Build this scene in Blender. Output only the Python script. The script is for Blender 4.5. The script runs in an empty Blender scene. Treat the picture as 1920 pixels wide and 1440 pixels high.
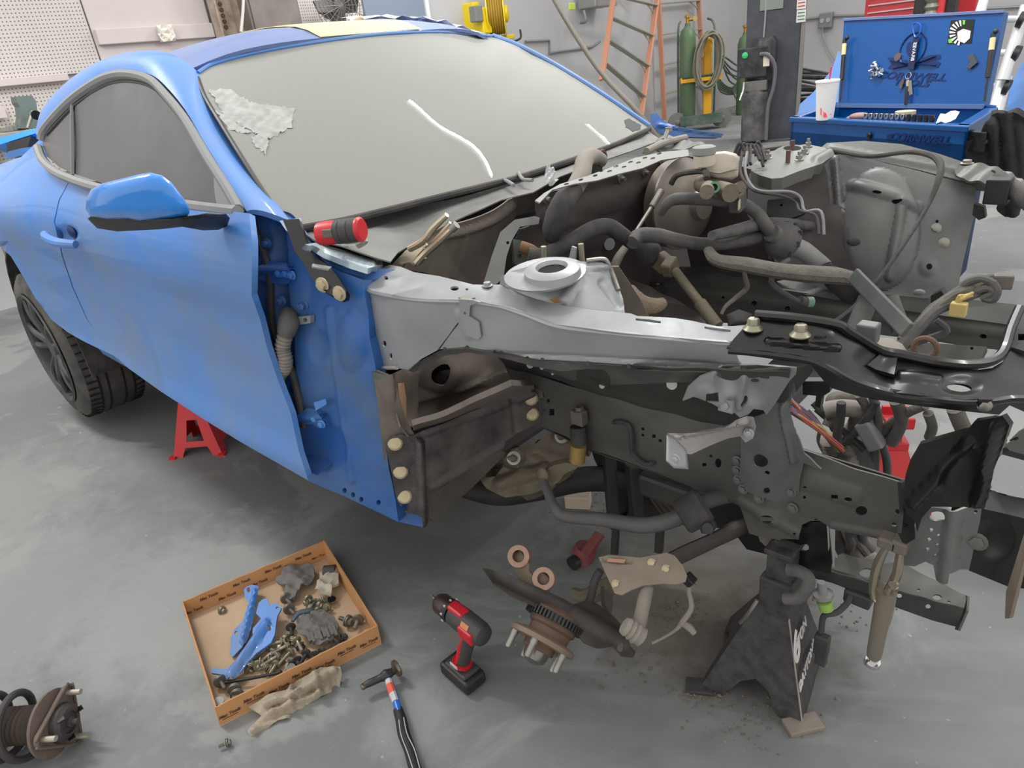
import bpy, bmesh, math, random
import numpy as np
from mathutils import Vector, Matrix
from mathutils.geometry import delaunay_2d_cdt
random.seed(7)
SC = bpy.context.scene
COL = SC.collection
# ---------------------------------------------------------------- camera
CAM = Vector((0.77825, -1.52439, 1.32494)); YAW, PITCH, ROLL, FOC = 2.362957, 0.447303, -0.122626, 1273.54
_f = Vector((math.cos(PITCH)*math.cos(YAW), math.cos(PITCH)*math.sin(YAW), -math.sin(PITCH)))
_r0 = Vector((math.sin(YAW), -math.cos(YAW), 0)); _u0 = _r0.cross(_f)
_r = math.cos(ROLL)*_r0 + math.sin(ROLL)*_u0; _u = -math.sin(ROLL)*_r0 + math.cos(ROLL)*_u0
cd = bpy.data.cameras.new('camera'); cam = bpy.data.objects.new('camera', cd); COL.objects.link(cam)
cd.sensor_width = 36; cd.lens = FOC/1920*36; cd.clip_start = .02; cd.clip_end = 100
m = Matrix((_r, _u, -_f)).transposed().to_4x4(); m.translation = CAM; cam.matrix_world = m
SC.camera = cam
# ---------------------------------------------------------------- world, exposure
SC.view_settings.view_transform = 'Standard'; SC.view_settings.look = 'None'
SC.view_settings.gamma = 1; SC.view_settings.exposure = 0.0; SC.view_settings.use_curve_mapping = False
w = bpy.data.worlds.new('world'); SC.world = w; w.use_nodes = True
w.node_tree.nodes['Background'].inputs[0].default_value = (1, .985, .95, 1)
w.node_tree.nodes['Background'].inputs[1].default_value = 1.2
# ceiling strip lamps of the shop, later entries added unseen for light: (centre, length, along)
LAMPS = [((-.80, 1.85, 3.6), 1.28, 34, 95), ((-.83, 4.4, 3.6), .3, 23, 30), ((-3.1, -1.3, 3.6), 1.3, 34, 95), ((3.2, 1.2, 3.6), 1.3, 34, 30), ((-4.2, 3.4, 3.6), 1.3, 34, 60), ((-2.2, 8.2, 3.6), 1.3, 34, 80)]
for i, (c, L, ang, pw) in enumerate(LAMPS):
    ld = bpy.data.lights.new('strip_light', 'AREA'); ld.shape = 'RECTANGLE'; ld.size = L; ld.size_y = .03; ld.energy = pw
    ld.color = (1, .99, .965)
    lo = bpy.data.objects.new('strip_light', ld); COL.objects.link(lo); lo.location = (c[0], c[1], c[2]-.07)
    lo.rotation_euler = (0, 0, math.radians(ang))
# ---------------------------------------------------------------- helpers
def ray(px, py): return _f*FOC + _r*(px-960) - _u*(py-720)
def Q(px, py, ax, v):
    d = ray(px, py); i = 'xyz'.index(ax); return CAM + d*((v-CAM[i])/d[i])
def PL(px, py, p0, n):
    d = ray(px, py); return CAM + d*((p0-CAM).dot(n)/d.dot(n))
class Surf:
    """smooth surface through control points given as sight line + one known coordinate"""
    def __init__(s, ctl, lam=0.0):
        P = []; W = []
        for c in ctl:
            if isinstance(c[2], str):
                d = ray(c[0], c[1]); i = 'xyz'.index(c[2]); W.append(d[i]/(c[3]-CAM[i]))
            else:
                W.append(1/((Vector(c[2])-CAM).dot(_f)/FOC))
            P.append((c[0]/1000, c[1]/1000))
        P = np.array(P); W = np.array(W); n = len(P); s.P = P
        if n == 3:
            s.w = None; s.a = np.linalg.solve(np.c_[np.ones(3), P], W)
        else:
            K = s.k(np.linalg.norm(P[:, None]-P[None], axis=2)) + lam*np.eye(n)
            B = np.c_[np.ones(n), P]; A = np.block([[K, B], [B.T, np.zeros((3, 3))]])
            sol = np.linalg.solve(A + 1e-12*np.eye(n+3), np.r_[W, 0, 0, 0]); s.w = sol[:n]; s.a = sol[n:]
    @staticmethod
    def k(r): return np.where(r > 1e-9, r*r*np.log(np.maximum(r, 1e-9)), 0)
    def __call__(s, px, py):
        q = np.array((px/1000, py/1000)); w = s.a[0]+s.a[1]*q[0]+s.a[2]*q[1]
        if s.w is not None: w += float((s.w*s.k(np.linalg.norm(s.P-q, axis=1))).sum())
        return CAM + ray(px, py)*(1/w)
def cr(pts, n=6, closed=False):
    P = [Vector(p) for p in pts]; N = len(P); out = []
    if N < 3: return P
    for i in range(N if closed else N-1):
        if closed: a, b, c, d = P[i-1], P[i], P[(i+1) % N], P[(i+2) % N]
        else: a, b, c, d = P[max(i-1, 0)], P[i], P[i+1], P[min(i+2, N-1)]
        for k in range(n):
            t = k/n; out.append(.5*((2*b)+(c-a)*t+(2*a-5*b+4*c-d)*t*t+(3*b-a-3*c+d)*t*t*t))
    if not closed: out.append(P[-1])
    return out
def frame(d):
    d = d.normalized(); a = Vector((0, 0, 1)) if abs(d.z) < .9 else Vector((1, 0, 0))
    x = a.cross(d).normalized(); return x, d.cross(x)
def ell(cx, cy, rx, ry=None, ang=0, n=14):
    ry = ry or rx; a = math.radians(ang)
    return [(cx+rx*math.cos(t)*math.cos(a)-ry*math.sin(t)*math.sin(a), cy+rx*math.cos(t)*math.sin(a)+ry*math.sin(t)*math.cos(a)) for t in [2*math.pi*k/n for k in range(n)]]
def inside(p, poly):
    x, y = p; c = False; n = len(poly)
    for i in range(n):
        x1, y1 = poly[i][0], poly[i][1]; x2, y2 = poly[i-1][0], poly[i-1][1]
        if (y1 > y) != (y2 > y) and x < (x2-x1)*(y-y1)/(y2-y1)+x1: c = not c
    return c
def dens(poly, step):
    out = []
    for i in range(len(poly)):
        a, b = poly[i], poly[(i+1) % len(poly)]
        L = math.hypot(b[0]-a[0], b[1]-a[1]); k = max(1, int(round(L/step)))
        for j in range(k): out.append((a[0]+(b[0]-a[0])*j/k, a[1]+(b[1]-a[1])*j/k))
    return out
class G:
    def __init__(s, ref=None): s.ref = Vector(ref) if ref else CAM; s.v = []; s.f = []; s.mi = []; s.m = 0
    def add(s, vs, fs):
        b = len(s.v); s.v += [Vector(v) for v in vs]; s.f += [[b+i for i in f] for f in fs]; s.mi += [s.m]*len(fs); return s
    def box(s, c, sz, R=None):
        c = Vector(c); vs = []
        for x in (-.5, .5):
            for y in (-.5, .5):
                for z in (-.5, .5):
                    p = Vector((x*sz[0], y*sz[1], z*sz[2])); vs.append(c+(R @ p if R else p))
        return s.add(vs, [(0, 1, 3, 2), (4, 6, 7, 5), (0, 4, 5, 1), (2, 3, 7, 6), (0, 2, 6, 4), (1, 5, 7, 3)])
    def hexa(s, bot, top):   # two quads
        return s.add(list(bot)+list(top), [(3, 2, 1, 0), (4, 5, 6, 7)]+[(i, (i+1) % 4, 4+(i+1) % 4, 4+i) for i in range(4)])
    def bar(s, a, b, w, h, up=(0, 0, 1)):
        a = Vector(a); b = Vector(b); d = (b-a).normalized(); x = d.cross(Vector(up)).normalized(); y = x.cross(d)
        q = lambda p: [p-x*w/2-y*h/2, p+x*w/2-y*h/2, p+x*w/2+y*h/2, p-x*w/2+y*h/2]
        return s.hexa(q(a), q(b))
    def lathe(s, o, ax, prof, n=20, caps=True):
        o = Vector(o); ax = Vector(ax).normalized(); x, y = frame(ax); vs = []; fs = []
        for r, h in prof:
            for k in range(n):
                t = 2*math.pi*k/n; vs.append(o+ax*h+(x*math.cos(t)+y*math.sin(t))*r)
        for j in range(len(prof)-1):
            for k in range(n): fs.append((j*n+k, j*n+(k+1) % n, (j+1)*n+(k+1) % n, (j+1)*n+k))
        if caps: fs += [tuple(reversed(range(n))), tuple((len(prof)-1)*n+k for k in range(n))]
        return s.add(vs, fs)
    def cyl(s, a, b, r, r2=None, n=16):
        a = Vector(a); b = Vector(b); return s.lathe(a, b-a, [(r, 0), (r if r2 is None else r2, (b-a).length)], n)
    def tube(s, pts, r, n=10, sm=5, closed=False, ridge=0, flat=1.0):
        P = cr(pts, sm, closed) if sm else [Vector(p) for p in pts]
        N = len(P); L = len(pts)
        rr = (lambda i: r) if not isinstance(r, (list, tuple)) else (lambda i: float(np.interp(i/(sm or 1), range(L), r)))
        vs = []; fs = []; x = None
        for i, p in enumerate(P):
            d = ((P[(i+1) % N]-P[i-1]) if closed else (P[min(i+1, N-1)]-P[max(i-1, 0)]))
            d = d.normalized() if d.length > 1e-9 else Vector((0, 0, 1))
            x = frame(d)[0] if x is None else (x-d*x.dot(d)).normalized(); y = d.cross(x)
            q = rr(i)*(1+(ridge if i % 2 else 0))
            for k in range(n):
                t = 2*math.pi*k/n; vs.append(p+(x*math.cos(t)+y*math.sin(t)*flat)*q)
        for i in range(N if closed else N-1):
            for k in range(n): fs.append((i*n+k, i*n+(k+1) % n, ((i+1) % N)*n+(k+1) % n, ((i+1) % N)*n+k))
        if not closed: fs += [tuple(reversed(range(n))), tuple((N-1)*n+k for k in range(n))]
        return s.add(vs, fs)
    def ball(s, c, r, R=None, nu=16, nv=10):
        c = Vector(c); r = (r, r, r) if isinstance(r, (int, float)) else r; vs = []; fs = []
        for j in range(nv+1):
            ph = math.pi*j/nv
            for k in range(nu):
                t = 2*math.pi*k/nu; p = Vector((r[0]*math.sin(ph)*math.cos(t), r[1]*math.sin(ph)*math.sin(t), r[2]*math.cos(ph)))
                vs.append(c+(R @ p if R else p))
        for j in range(nv):
            for k in range(nu): fs.append((j*nu+k, (j+1)*nu+k, (j+1)*nu+(k+1) % nu, j*nu+(k+1) % nu))
        return s.add(vs, fs)
    def grid(s, rows, thick=0, closed=False):
        R = len(rows); Cn = len(rows[0]); vs = [Vector(p) for r in rows for p in r]; fs = []
        for j in range(R-1):
            for k in range(Cn if closed else Cn-1): fs.append((j*Cn+k, j*Cn+(k+1) % Cn, (j+1)*Cn+(k+1) % Cn, (j+1)*Cn+k))
        return s.solid(vs, fs, thick)
    def solid(s, vs, fs, thick):
        if not thick: return s.add(vs, fs)
        nr = [Vector((0, 0, 0)) for _ in vs]; tot = Vector((0, 0, 0)); cen = sum(vs, Vector((0, 0, 0)))/len(vs)
        for f in fs:
            n = (vs[f[1]]-vs[f[0]]).cross(vs[f[2]]-vs[f[0]])
            for i in f: nr[i] += n
            tot += n
        sg = 1 if tot.dot(s.ref-cen) > 0 else -1
        if sg < 0: fs = [tuple(reversed(f)) for f in fs]
        N = len(vs); back = [v-(n.normalized()*sg*thick if n.length > 1e-14 else Vector((0, 0, 0))) for v, n in zip(vs, nr)]
        cnt = {}
        for f in fs:
            for i in range(len(f)):
                a, b = f[i], f[(i+1) % len(f)]; cnt.setdefault((min(a, b), max(a, b)), []).append((a, b))
        side = [(b, a, a+N, b+N) for l in cnt.values() if len(l) == 1 for a, b in l]
        return s.add(vs+back, list(fs)+[tuple(i+N for i in reversed(f)) for f in fs]+side)
    def panel(s, out, fm, holes=(), step=22, thick=.0015, relief=(), sm=False, jag=0):
        """stamped sheet: outline and holes in photo coordinates laid onto the surface fm"""
        rw = [q[5] for q in relief if q[0] == 'ridge']+[min(q[3], q[4])*.6 for q in relief if q[0] == 'dome']+[q[1]*1.1 for q in relief if q[0] == 'noise']
        if rw: step = min(step, max(4, .4*min(rw)))
        if sm: out = [(p.x, p.y) for p in cr([(a, b, 0) for a, b in out], 5, True)]
        out = dens(out, step)
        if jag: out = [(a+random.uniform(-jag, jag), b+random.uniform(-jag, jag)) for a, b in out]
        loops = [out]+[list(h) for h in holes]; P = []; E = []
        for lp in loops:
            b = len(P); P += [Vector((a, c)) for a, c in lp]; E += [(b+i, b+(i+1) % len(lp)) for i in range(len(lp))]
        bd = list(P); xs = [p[0] for p in out]; ys = [p[1] for p in out]
        y = min(ys)+step/2; row = 0
        while y < max(ys):
            x = min(xs)+(step/2 if row % 2 else 0)
            while x < max(xs):
                if inside((x, y), out) and not any(inside((x, y), h) for h in holes):
                    if min((q.x-x)**2+(q.y-y)**2 for q in bd) > (step*.45)**2: P.append(Vector((x, y)))
                x += step
            y += step*.87; row += 1
        V, _, F, _, _, _ = delaunay_2d_cdt(P, E, [], 0, 1e-4)
        F = [f for f in F if inside((sum(V[i].x for i in f)/len(f), sum(V[i].y for i in f)/len(f)), out)
             and not any(inside((sum(V[i].x for i in f)/len(f), sum(V[i].y for i in f)/len(f)), h) for h in holes)]
        use = sorted({i for f in F for i in f}); mp = {i: k for k, i in enumerate(use)}
        vs = []
        for i in use:
            a, b = V[i].x, V[i].y; p = fm(a, b)
            if relief:
                e = .5; n = (fm(a+e, b)-p).cross(fm(a, b+e)-p).normalized()
                if n.dot(CAM-p) < 0: n = -n
                p = p+n*relh(relief, a, b)
            vs.append(p)
        return s.solid(vs, [tuple(mp[i] for i in f) for f in F], thick)
    def pillow(s, out, fm, hf, hb, n=6, step=8, inner=.0, dirv=None):
        """rounded solid body: outline in photo coordinates, front bulge hf, back bulge hb (metres)"""
        out = dens(out, step); N = len(out); cx = sum(p[0] for p in out)/N; cy = sum(p[1] for p in out)/N
        d = (CAM-fm(cx, cy)).normalized() if dirv is None else Vector(dirv).normalized(); rings = []
        for sg, h in ((1, hf), (-1, hb)):
            for k in range(n+1):
                a = math.pi/2*k/n; sc = math.cos(a)*(1-inner)+inner if k < n else inner+.001
                rg = [fm(cx+(p[0]-cx)*sc, cy+(p[1]-cy)*sc)+d*(sg*h*math.sin(a)) for p in out]
                if sg == 1: rings.insert(0, rg)
                elif k: rings.append(rg)
        vs = [p for rg in rings for p in rg]; fs = []
        for j in range(len(rings)-1):
            for k in range(N): fs.append((j*N+k, j*N+(k+1) % N, (j+1)*N+(k+1) % N, (j+1)*N+k))
        fs += [tuple(range(N)), tuple((len(rings)-1)*N+k for k in reversed(range(N)))]
        return s.add(vs, fs)
    def bolt(s, p, ax, r=.008, h=.008, flange=True, stud=0):
        p = Vector(p); ax = Vector(ax).normalized()
        if flange: s.lathe(p-ax*.001, ax, [(r*1.5, 0), (r*1.5, h*.2), (r*1.1, h*.35)], 14)
        s.lathe(p, ax, [(r, 0), (r, h), (r*.8, h*1.08)], 6)
        if stud: s.lathe(p, ax, [(r*.55, 0), (r*.55, h+stud)], 10)
        return s
    def text(s, txt, size, o, xd, yd, ex=.0008, bold=False, shear=0, align='CENTER', ys=1):
        c = bpy.data.curves.new('t', 'FONT'); c.body = txt; c.size = size; c.extrude = ex; c.align_x = align; c.align_y = 'CENTER'; c.shear = shear
        if bold: c.offset = size*.025
        o_ = bpy.data.objects.new('t', c); COL.objects.link(o_); me = bpy.data.meshes.new_from_object(o_)
        xd = Vector(xd).normalized(); yd = Vector(yd); yd = (yd-xd*yd.dot(xd)).normalized(); zd = xd.cross(yd)
        s.add([Vector(o)+xd*v.co.x+yd*v.co.y*ys+zd*v.co.z for v in me.vertices], [tuple(p.vertices) for p in me.polygons])
        bpy.data.objects.remove(o_); bpy.data.curves.remove(c); bpy.data.meshes.remove(me); return s
def relh(rel, a, b):
    h = 0
    for q in rel:
        if q[0] == 'dome':
            d = ((a-q[1])/q[3])**2+((b-q[2])/q[4])**2
            if d < 1: h += q[5]*(1-d)**(q[6] if len(q) > 6 else .5 if q[5] > 0 else 1)
        elif q[0] == 'ridge':
            x0, y0, x1, y1, wd, hh = q[1:7]; L2 = (x1-x0)**2+(y1-y0)**2
            t = max(0, min(1, ((a-x0)*(x1-x0)+(b-y0)*(y1-y0))/L2)); d = math.hypot(a-x0-t*(x1-x0), b-y0-t*(y1-y0))/wd
            if d < 1: h += hh*(1-d*d)
        elif q[0] == 'noise':
            h += q[2]*(math.sin(a/q[1]+1.3*math.sin(b/q[1]*.7))*math.cos(b/q[1]*1.1+a/q[1]*.4))
    return h
def root_loc(p):
    while p.parent: p = p.parent
    return p.location.copy()
def obj(name, g, mats, parent=None, sm=35, bev=0, local=False, loc=None):
    me = bpy.data.meshes.new(name); o = bpy.data.objects.new(name, me); COL.objects.link(o)
    off = Vector((0, 0, 0))
    if parent is not None: o.parent = parent; off = Vector((0, 0, 0)) if local else root_loc(parent)
    elif loc is not None: off = Vector(loc); o.location = off
    me.from_pydata([tuple(v-off) for v in g.v], [], g.f)
    for mt in (mats if isinstance(mats, (list, tuple)) else [mats]): me.materials.append(mt)
    me.polygons.foreach_set('material_index', g.mi)
    bm = bmesh.new(); bm.from_mesh(me); bmesh.ops.recalc_face_normals(bm, faces=bm.faces); bm.to_mesh(me); bm.free()
    if sm:
        me.shade_smooth(); me.set_sharp_from_angle(angle=math.radians(sm))
    if bev:
        b = o.modifiers.new('bevel', 'BEVEL'); b.width = bev; b.segments = 2; b.limit_method = 'ANGLE'; b.angle_limit = math.radians(40)
    return o
def tag(o, label, cat, group=None):
    o['label'] = label; o['category'] = cat
    if group: o['group'] = group
    return o
def thing(name, loc, label, cat, group=None):
    o = bpy.data.objects.new(name, None); COL.objects.link(o); o.location = loc; o.empty_display_size = .1; return tag(o, label, cat, group)
def struct(o): o['kind'] = 'structure'; return o
def copy_tree(o, parent=None):
    c = o.copy(); COL.objects.link(c); c.parent = parent
    for ch in list(o.children): copy_tree(ch, c)
    return c
# ---------------------------------------------------------------- materials
def s2l(c): return tuple(((x/255/12.92) if x/255 <= .04045 else ((x/255+.055)/1.055)**2.4) for x in c)+(1,)
_mc = {}
def M(name, col, rough=.5, metal=0, dust=0, dcol=(150, 145, 138), dscale=6, bump=0, bscale=60, coat=0, alpha=1, trans=0, col2=None, c2scale=3, c2amt=.5):
    if name in _mc: return _mc[name]
    mt = bpy.data.materials.new(name); mt.use_nodes = True; nt = mt.node_tree; n = nt.nodes; l = nt.links
    b = n['Principled BSDF']; b.inputs['Roughness'].default_value = rough; b.inputs['Metallic'].default_value = metal
    b.inputs['Base Color'].default_value = s2l(col); mt.diffuse_color = s2l(col)
    if coat: b.inputs['Coat Weight'].default_value = coat; b.inputs['Coat Roughness'].default_value = .06 if name != 'dusty_windshield' else .008
    if trans: b.inputs['Transmission Weight'].default_value = trans
    if alpha < 1: b.inputs['Alpha'].default_value = alpha
    tc = n.new('ShaderNodeTexCoord'); src = None
    def noise(sc, det=6, ro=.6):
        t = n.new('ShaderNodeTexNoise'); t.inputs['Scale'].default_value = sc; t.inputs['Detail'].default_value = det; t.inputs['Roughness'].default_value = ro
        l.new(tc.outputs['Object'], t.inputs['Vector']); return t
    def mix(fac, a, bb):
        x = n.new('ShaderNodeMix'); x.data_type = 'RGBA'; l.new(fac, x.inputs[0])
        if isinstance(a, tuple): x.inputs[6].default_value = a
        else: l.new(a, x.inputs[6])
        x.inputs[7].default_value = bb; return x.outputs[2]
    def ramp(o, lo, hi, amt):
        mr = n.new('ShaderNodeMapRange'); l.new(o, mr.inputs[0]); mr.inputs[1].default_value = lo; mr.inputs[2].default_value = hi; mr.inputs[4].default_value = amt; return mr.outputs[0]
    cur = s2l(col)
    if col2: cur = mix(ramp(noise(c2scale).outputs[0], .42, .62, c2amt*2 if c2amt < .5 else 1), cur, s2l(col2))
    if dust:
        fac = ramp(noise(dscale, 8, .65).outputs[0], .35, .68, dust); cur = mix(fac, cur, s2l(dcol))
        mr = n.new('ShaderNodeMapRange'); l.new(fac, mr.inputs[0]); mr.inputs[3].default_value = rough; mr.inputs[4].default_value = min(1, rough+.4); l.new(mr.outputs[0], b.inputs['Roughness'])
        if metal:
            mr2 = n.new('ShaderNodeMapRange'); l.new(fac, mr2.inputs[0]); mr2.inputs[3].default_value = metal; mr2.inputs[4].default_value = metal*.2; l.new(mr2.outputs[0], b.inputs['Metallic'])
    if not isinstance(cur, tuple): l.new(cur, b.inputs['Base Color'])
    if bump:
        bp = n.new('ShaderNodeBump'); bp.inputs['Strength'].default_value = bump; bp.inputs['Distance'].default_value = .01; l.new(noise(bscale, 4).outputs[0], bp.inputs['Height']); l.new(bp.outputs[0], b.inputs['Normal'])
    _mc[name] = mt; return mt
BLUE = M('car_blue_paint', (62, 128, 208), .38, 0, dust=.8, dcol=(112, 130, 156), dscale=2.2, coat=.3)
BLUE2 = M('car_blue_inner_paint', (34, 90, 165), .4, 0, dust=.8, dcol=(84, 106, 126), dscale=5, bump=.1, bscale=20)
BLUEG = M('mirror_blue_gloss', (40, 132, 222), .2, 0, coat=.6)
ROOFB = M('dusty_roof_paint', (88, 112, 165), .5, 0, dust=.7, dcol=(122, 134, 164), dscale=2.5, coat=.15)
GLASSD = M('dusty_glass', (134, 135, 133), .16, 0, dust=.6, dcol=(160, 160, 155), dscale=1.6, coat=.5)
GLASSS = M('dusty_side_glass', (74, 76, 78), .3, 0, dust=.6, dcol=(98, 99, 99), dscale=3, coat=.25)
TRIMG = M('dusty_grey_trim', (128, 130, 130), .6, dust=.4)
BLK = M('black_plastic', (24, 24, 26), .45, dust=.25, dcol=(70, 70, 70), dscale=14)
BLKD = M('dusty_black_rubber', (42, 41, 41), .75, dust=.6, dcol=(96, 92, 88), dscale=12, bump=.15)
BLKG = M('gloss_black_steel', (13, 12, 13), .3, .0, dust=.15, dcol=(44, 40, 40), dscale=8, coat=.12)
SILV = M('silver_primer_steel', (164, 166, 168), .34, .5, dust=.7, dcol=(122, 126, 128), dscale=6)
SILVD = M('dull_silver_edge', (175, 172, 166), .55, .6, bump=.5, bscale=140)
GREY = M('grey_painted_steel', (84, 88, 86), .42, .25, dust=.5, dcol=(118, 114, 106), dscale=6, bump=.08, bscale=12)
GREYD = M('dark_grey_steel', (56, 58, 56), .5, .2, dust=.5, dcol=(88, 84, 76), dscale=7, bump=.12, bscale=20)
BRWN = M('brownish_dusty_steel', (92, 84, 80), .5, .2, dust=.6, dcol=(138, 128, 118), dscale=5, bump=.1, bscale=15)
BRWD = M('dark_brown_firewall', (66, 60, 59), .5, .15, dust=.5, dcol=(98, 90, 86), dscale=6, bump=.1)
SHADE = M('painted_hollow_shade', (5, 5, 5), .9)  # near-black that paints shade into hollows
STL = M('bare_steel', (150, 148, 142), .35, .85, dust=.4, dcol=(120, 112, 100), dscale=20)
ZINC = M('zinc_bolt', (150, 146, 128), .4, .7, dust=.4, dcol=(120, 112, 96), dscale=30)
GOLD = M('yellow_zinc_bolt', (184, 172, 144), .45, .4, dust=.4, dcol=(170, 150, 110), dscale=30)
CHRM = M('chrome', (205, 205, 205), .16, 1)
NICK = M('nickel_plier', (196, 184, 160), .26, .9)
ALU = M('dirty_cast_aluminium', (120, 112, 98), .6, .4, dust=.6, dcol=(96, 84, 70), dscale=9, bump=.2)
RUST = M('rusty_steel', (98, 76, 64), .65, .4, dust=.6, dcol=(118, 100, 88), dscale=18, bump=.25)
TYRE = M('tyre_rubber', (52, 52, 52), .8, dust=.6, dcol=(112, 106, 98), dscale=10, bump=.2)
RIM = M('dark_alloy_rim', (62, 63, 66), .4, .5, dust=.6, dcol=(104, 102, 100), dscale=12)
RED = M('red_stand_paint', (205, 36, 44), .4, dust=.3, dcol=(180, 80, 80), dscale=15)
REDT = M('red_tool_plastic', (190, 28, 40), .4)
HOSE = M('dusty_hose', (70, 69, 69), .7, dust=.65, dcol=(112, 109, 105), dscale=14, bump=.15)
HOSEL = M('light_dusty_hose', (128, 122, 114), .8, dust=.5, dcol=(150, 142, 132), dscale=14, bump=.15)
TAPE = M('grey_wrapped_harness', (84, 81, 76), .75, dust=.6, dcol=(122, 116, 106), dscale=18, bump=.4, bscale=90)
KNIT = M('beige_knit_sleeve', (176, 160, 140), .9, dust=.5, dcol=(140, 120, 100), bump=.8, bscale=220)
CARD = M('brown_cardboard', (188, 138, 92), .85, dust=.3, dcol=(165, 118, 76), dscale=8)
CARDI = M('cardboard_inside', (186, 160, 132), .85, dust=.4, dcol=(160, 130, 100), dscale=5)
CLOTH = M('beige_rag', (168, 156, 138), .95, dust=.4, dcol=(140, 128, 110), dscale=9, bump=.3, bscale=120)
INK = M('brown_ink', (84, 58, 46), .8)
def proj(P):
    d = Vector(P)-CAM; k = d.dot(_f); return 960+FOC*d.dot(_r)/k, 720-FOC*d.dot(_u)/k
# windscreen as a lofted, gently crowned pane
def wsp(s, v):
    q = 1-v*v; b = Vector((-.665+.075*q, v*.753, 1.048-.03*q)); h = Vector((-1.26+.105*q, v*.588, 1.387+.046*q))
    return b.lerp(h, s)+Vector((.55, 0, .83))*(.028*4*s*(1-s))
WS = Surf([(*proj(wsp(s, v)), tuple(wsp(s, v))) for s in (0, .25, .5, .75, 1) for v in (-1, -.66, -.33, 0, .33, .66, 1)])
# ================================================================ SETTING
def floor_mat():
    mt = bpy.data.materials.new('painted_concrete_floor'); mt.use_nodes = True; n = mt.node_tree.nodes; l = mt.node_tree.links; b = n['Principled BSDF']
    tc = n.new('ShaderNodeTexCoord')
    def noise(sc, det=8, ro=.6, dist=0, off=None):
        t = n.new('ShaderNodeTexNoise'); t.inputs['Scale'].default_value = sc; t.inputs['Detail'].default_value = det; t.inputs['Roughness'].default_value = ro; t.inputs['Distortion'].default_value = dist
        v = tc.outputs['Object']
        if off: mp = n.new('ShaderNodeMapping'); mp.inputs['Location'].default_value = off; l.new(v, mp.inputs[0]); v = mp.outputs[0]
        l.new(v, t.inputs['Vector']); return t.outputs[0]
    def rg(o, lo, hi, a=1.0):
        mr = n.new('ShaderNodeMapRange'); l.new(o, mr.inputs[0]); mr.inputs[1].default_value = lo; mr.inputs[2].default_value = hi; mr.inputs[4].default_value = a; return mr.outputs[0]
    def mix(f, a, c):
        x = n.new('ShaderNodeMix'); x.data_type = 'RGBA'; l.new(f, x.inputs[0])
        if isinstance(a, tuple): x.inputs[6].default_value = a
        else: l.new(a, x.inputs[6])
        x.inputs[7].default_value = c; return x.outputs[2]
    c = mix(rg(noise(.9, 5), .4, .62), s2l((110, 113, 114)), s2l((120, 122, 121)))
    c = mix(rg(noise(1.3, 9, .62, .6, (3.1, 1.7, 0)), .53, .57, .7), c, s2l((138, 140, 137)))     # worn paler patches
    c = mix(rg(noise(3.2, 10, .7, .4, (9, 4, 0)), .60, .68, .5), c, s2l((136, 134, 128)))
    c = mix(rg(noise(38, 4, .5), .70, .74, .6), c, s2l((186, 186, 180)))                              # flecks
    c = mix(rg(noise(22, 6, .7, 0, (5, 5, 5)), .66, .74, .5), c, s2l((86, 82, 76)))
    # dried mud where the stand and front axle are
    def spot(cx, cy, r, col, amt, prev):
        v = n.new('ShaderNodeVectorMath'); v.operation = 'DISTANCE'; l.new(tc.outputs['Object'], v.inputs[0]); v.inputs[1].default_value = (cx, cy, 0)
        a = n.new('ShaderNodeMath'); a.operation = 'MULTIPLY_ADD'; l.new(noise(9, 9, .7), a.inputs[0]); a.inputs[1].default_value = r*1.6; l.new(v.outputs['Value'], a.inputs[2])
        return mix(rg(a.outputs[0], r*1.9, r*1.3, amt), prev, s2l(col))
    c = spot(-1.05, -1.15, .42, (146, 148, 145), .8, c); c = spot(-1.5, -1.45, .5, (136, 138, 136), .6, c); c = spot(-2.3, -1.6, .7, (142, 141, 137), .6, c); c = spot(-.2, -1.0, .12, (150, 152, 150), .6, c)
    c = spot(.12, -.35, .26, (104, 96, 84), .75, c); c = spot(.02, -.1, .3, (98, 92, 84), .6, c); c = spot(.33, -.33, .2, (72, 68, 62), .7, c); c = spot(-.75, -.55, .3, (92, 88, 84), .5, c)
    l.new(c, b.inputs['Base Color'])
    l.new(rg(noise(4, 6), .3, .7), b.inputs['Roughness'])
    rr = n.new('ShaderNodeMapRange'); l.new(noise(4, 6), rr.inputs[0]); rr.inputs[3].default_value = .48; rr.inputs[4].default_value = .8; l.new(rr.outputs[0], b.inputs['Roughness'])
    bp = n.new('ShaderNodeBump'); bp.inputs['Strength'].default_value = .25; bp.inputs['Distance'].default_value = .004; l.new(noise(30, 8, .7), bp.inputs['Height']); l.new(bp.outputs[0], b.inputs['Normal'])
    return mt
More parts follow.
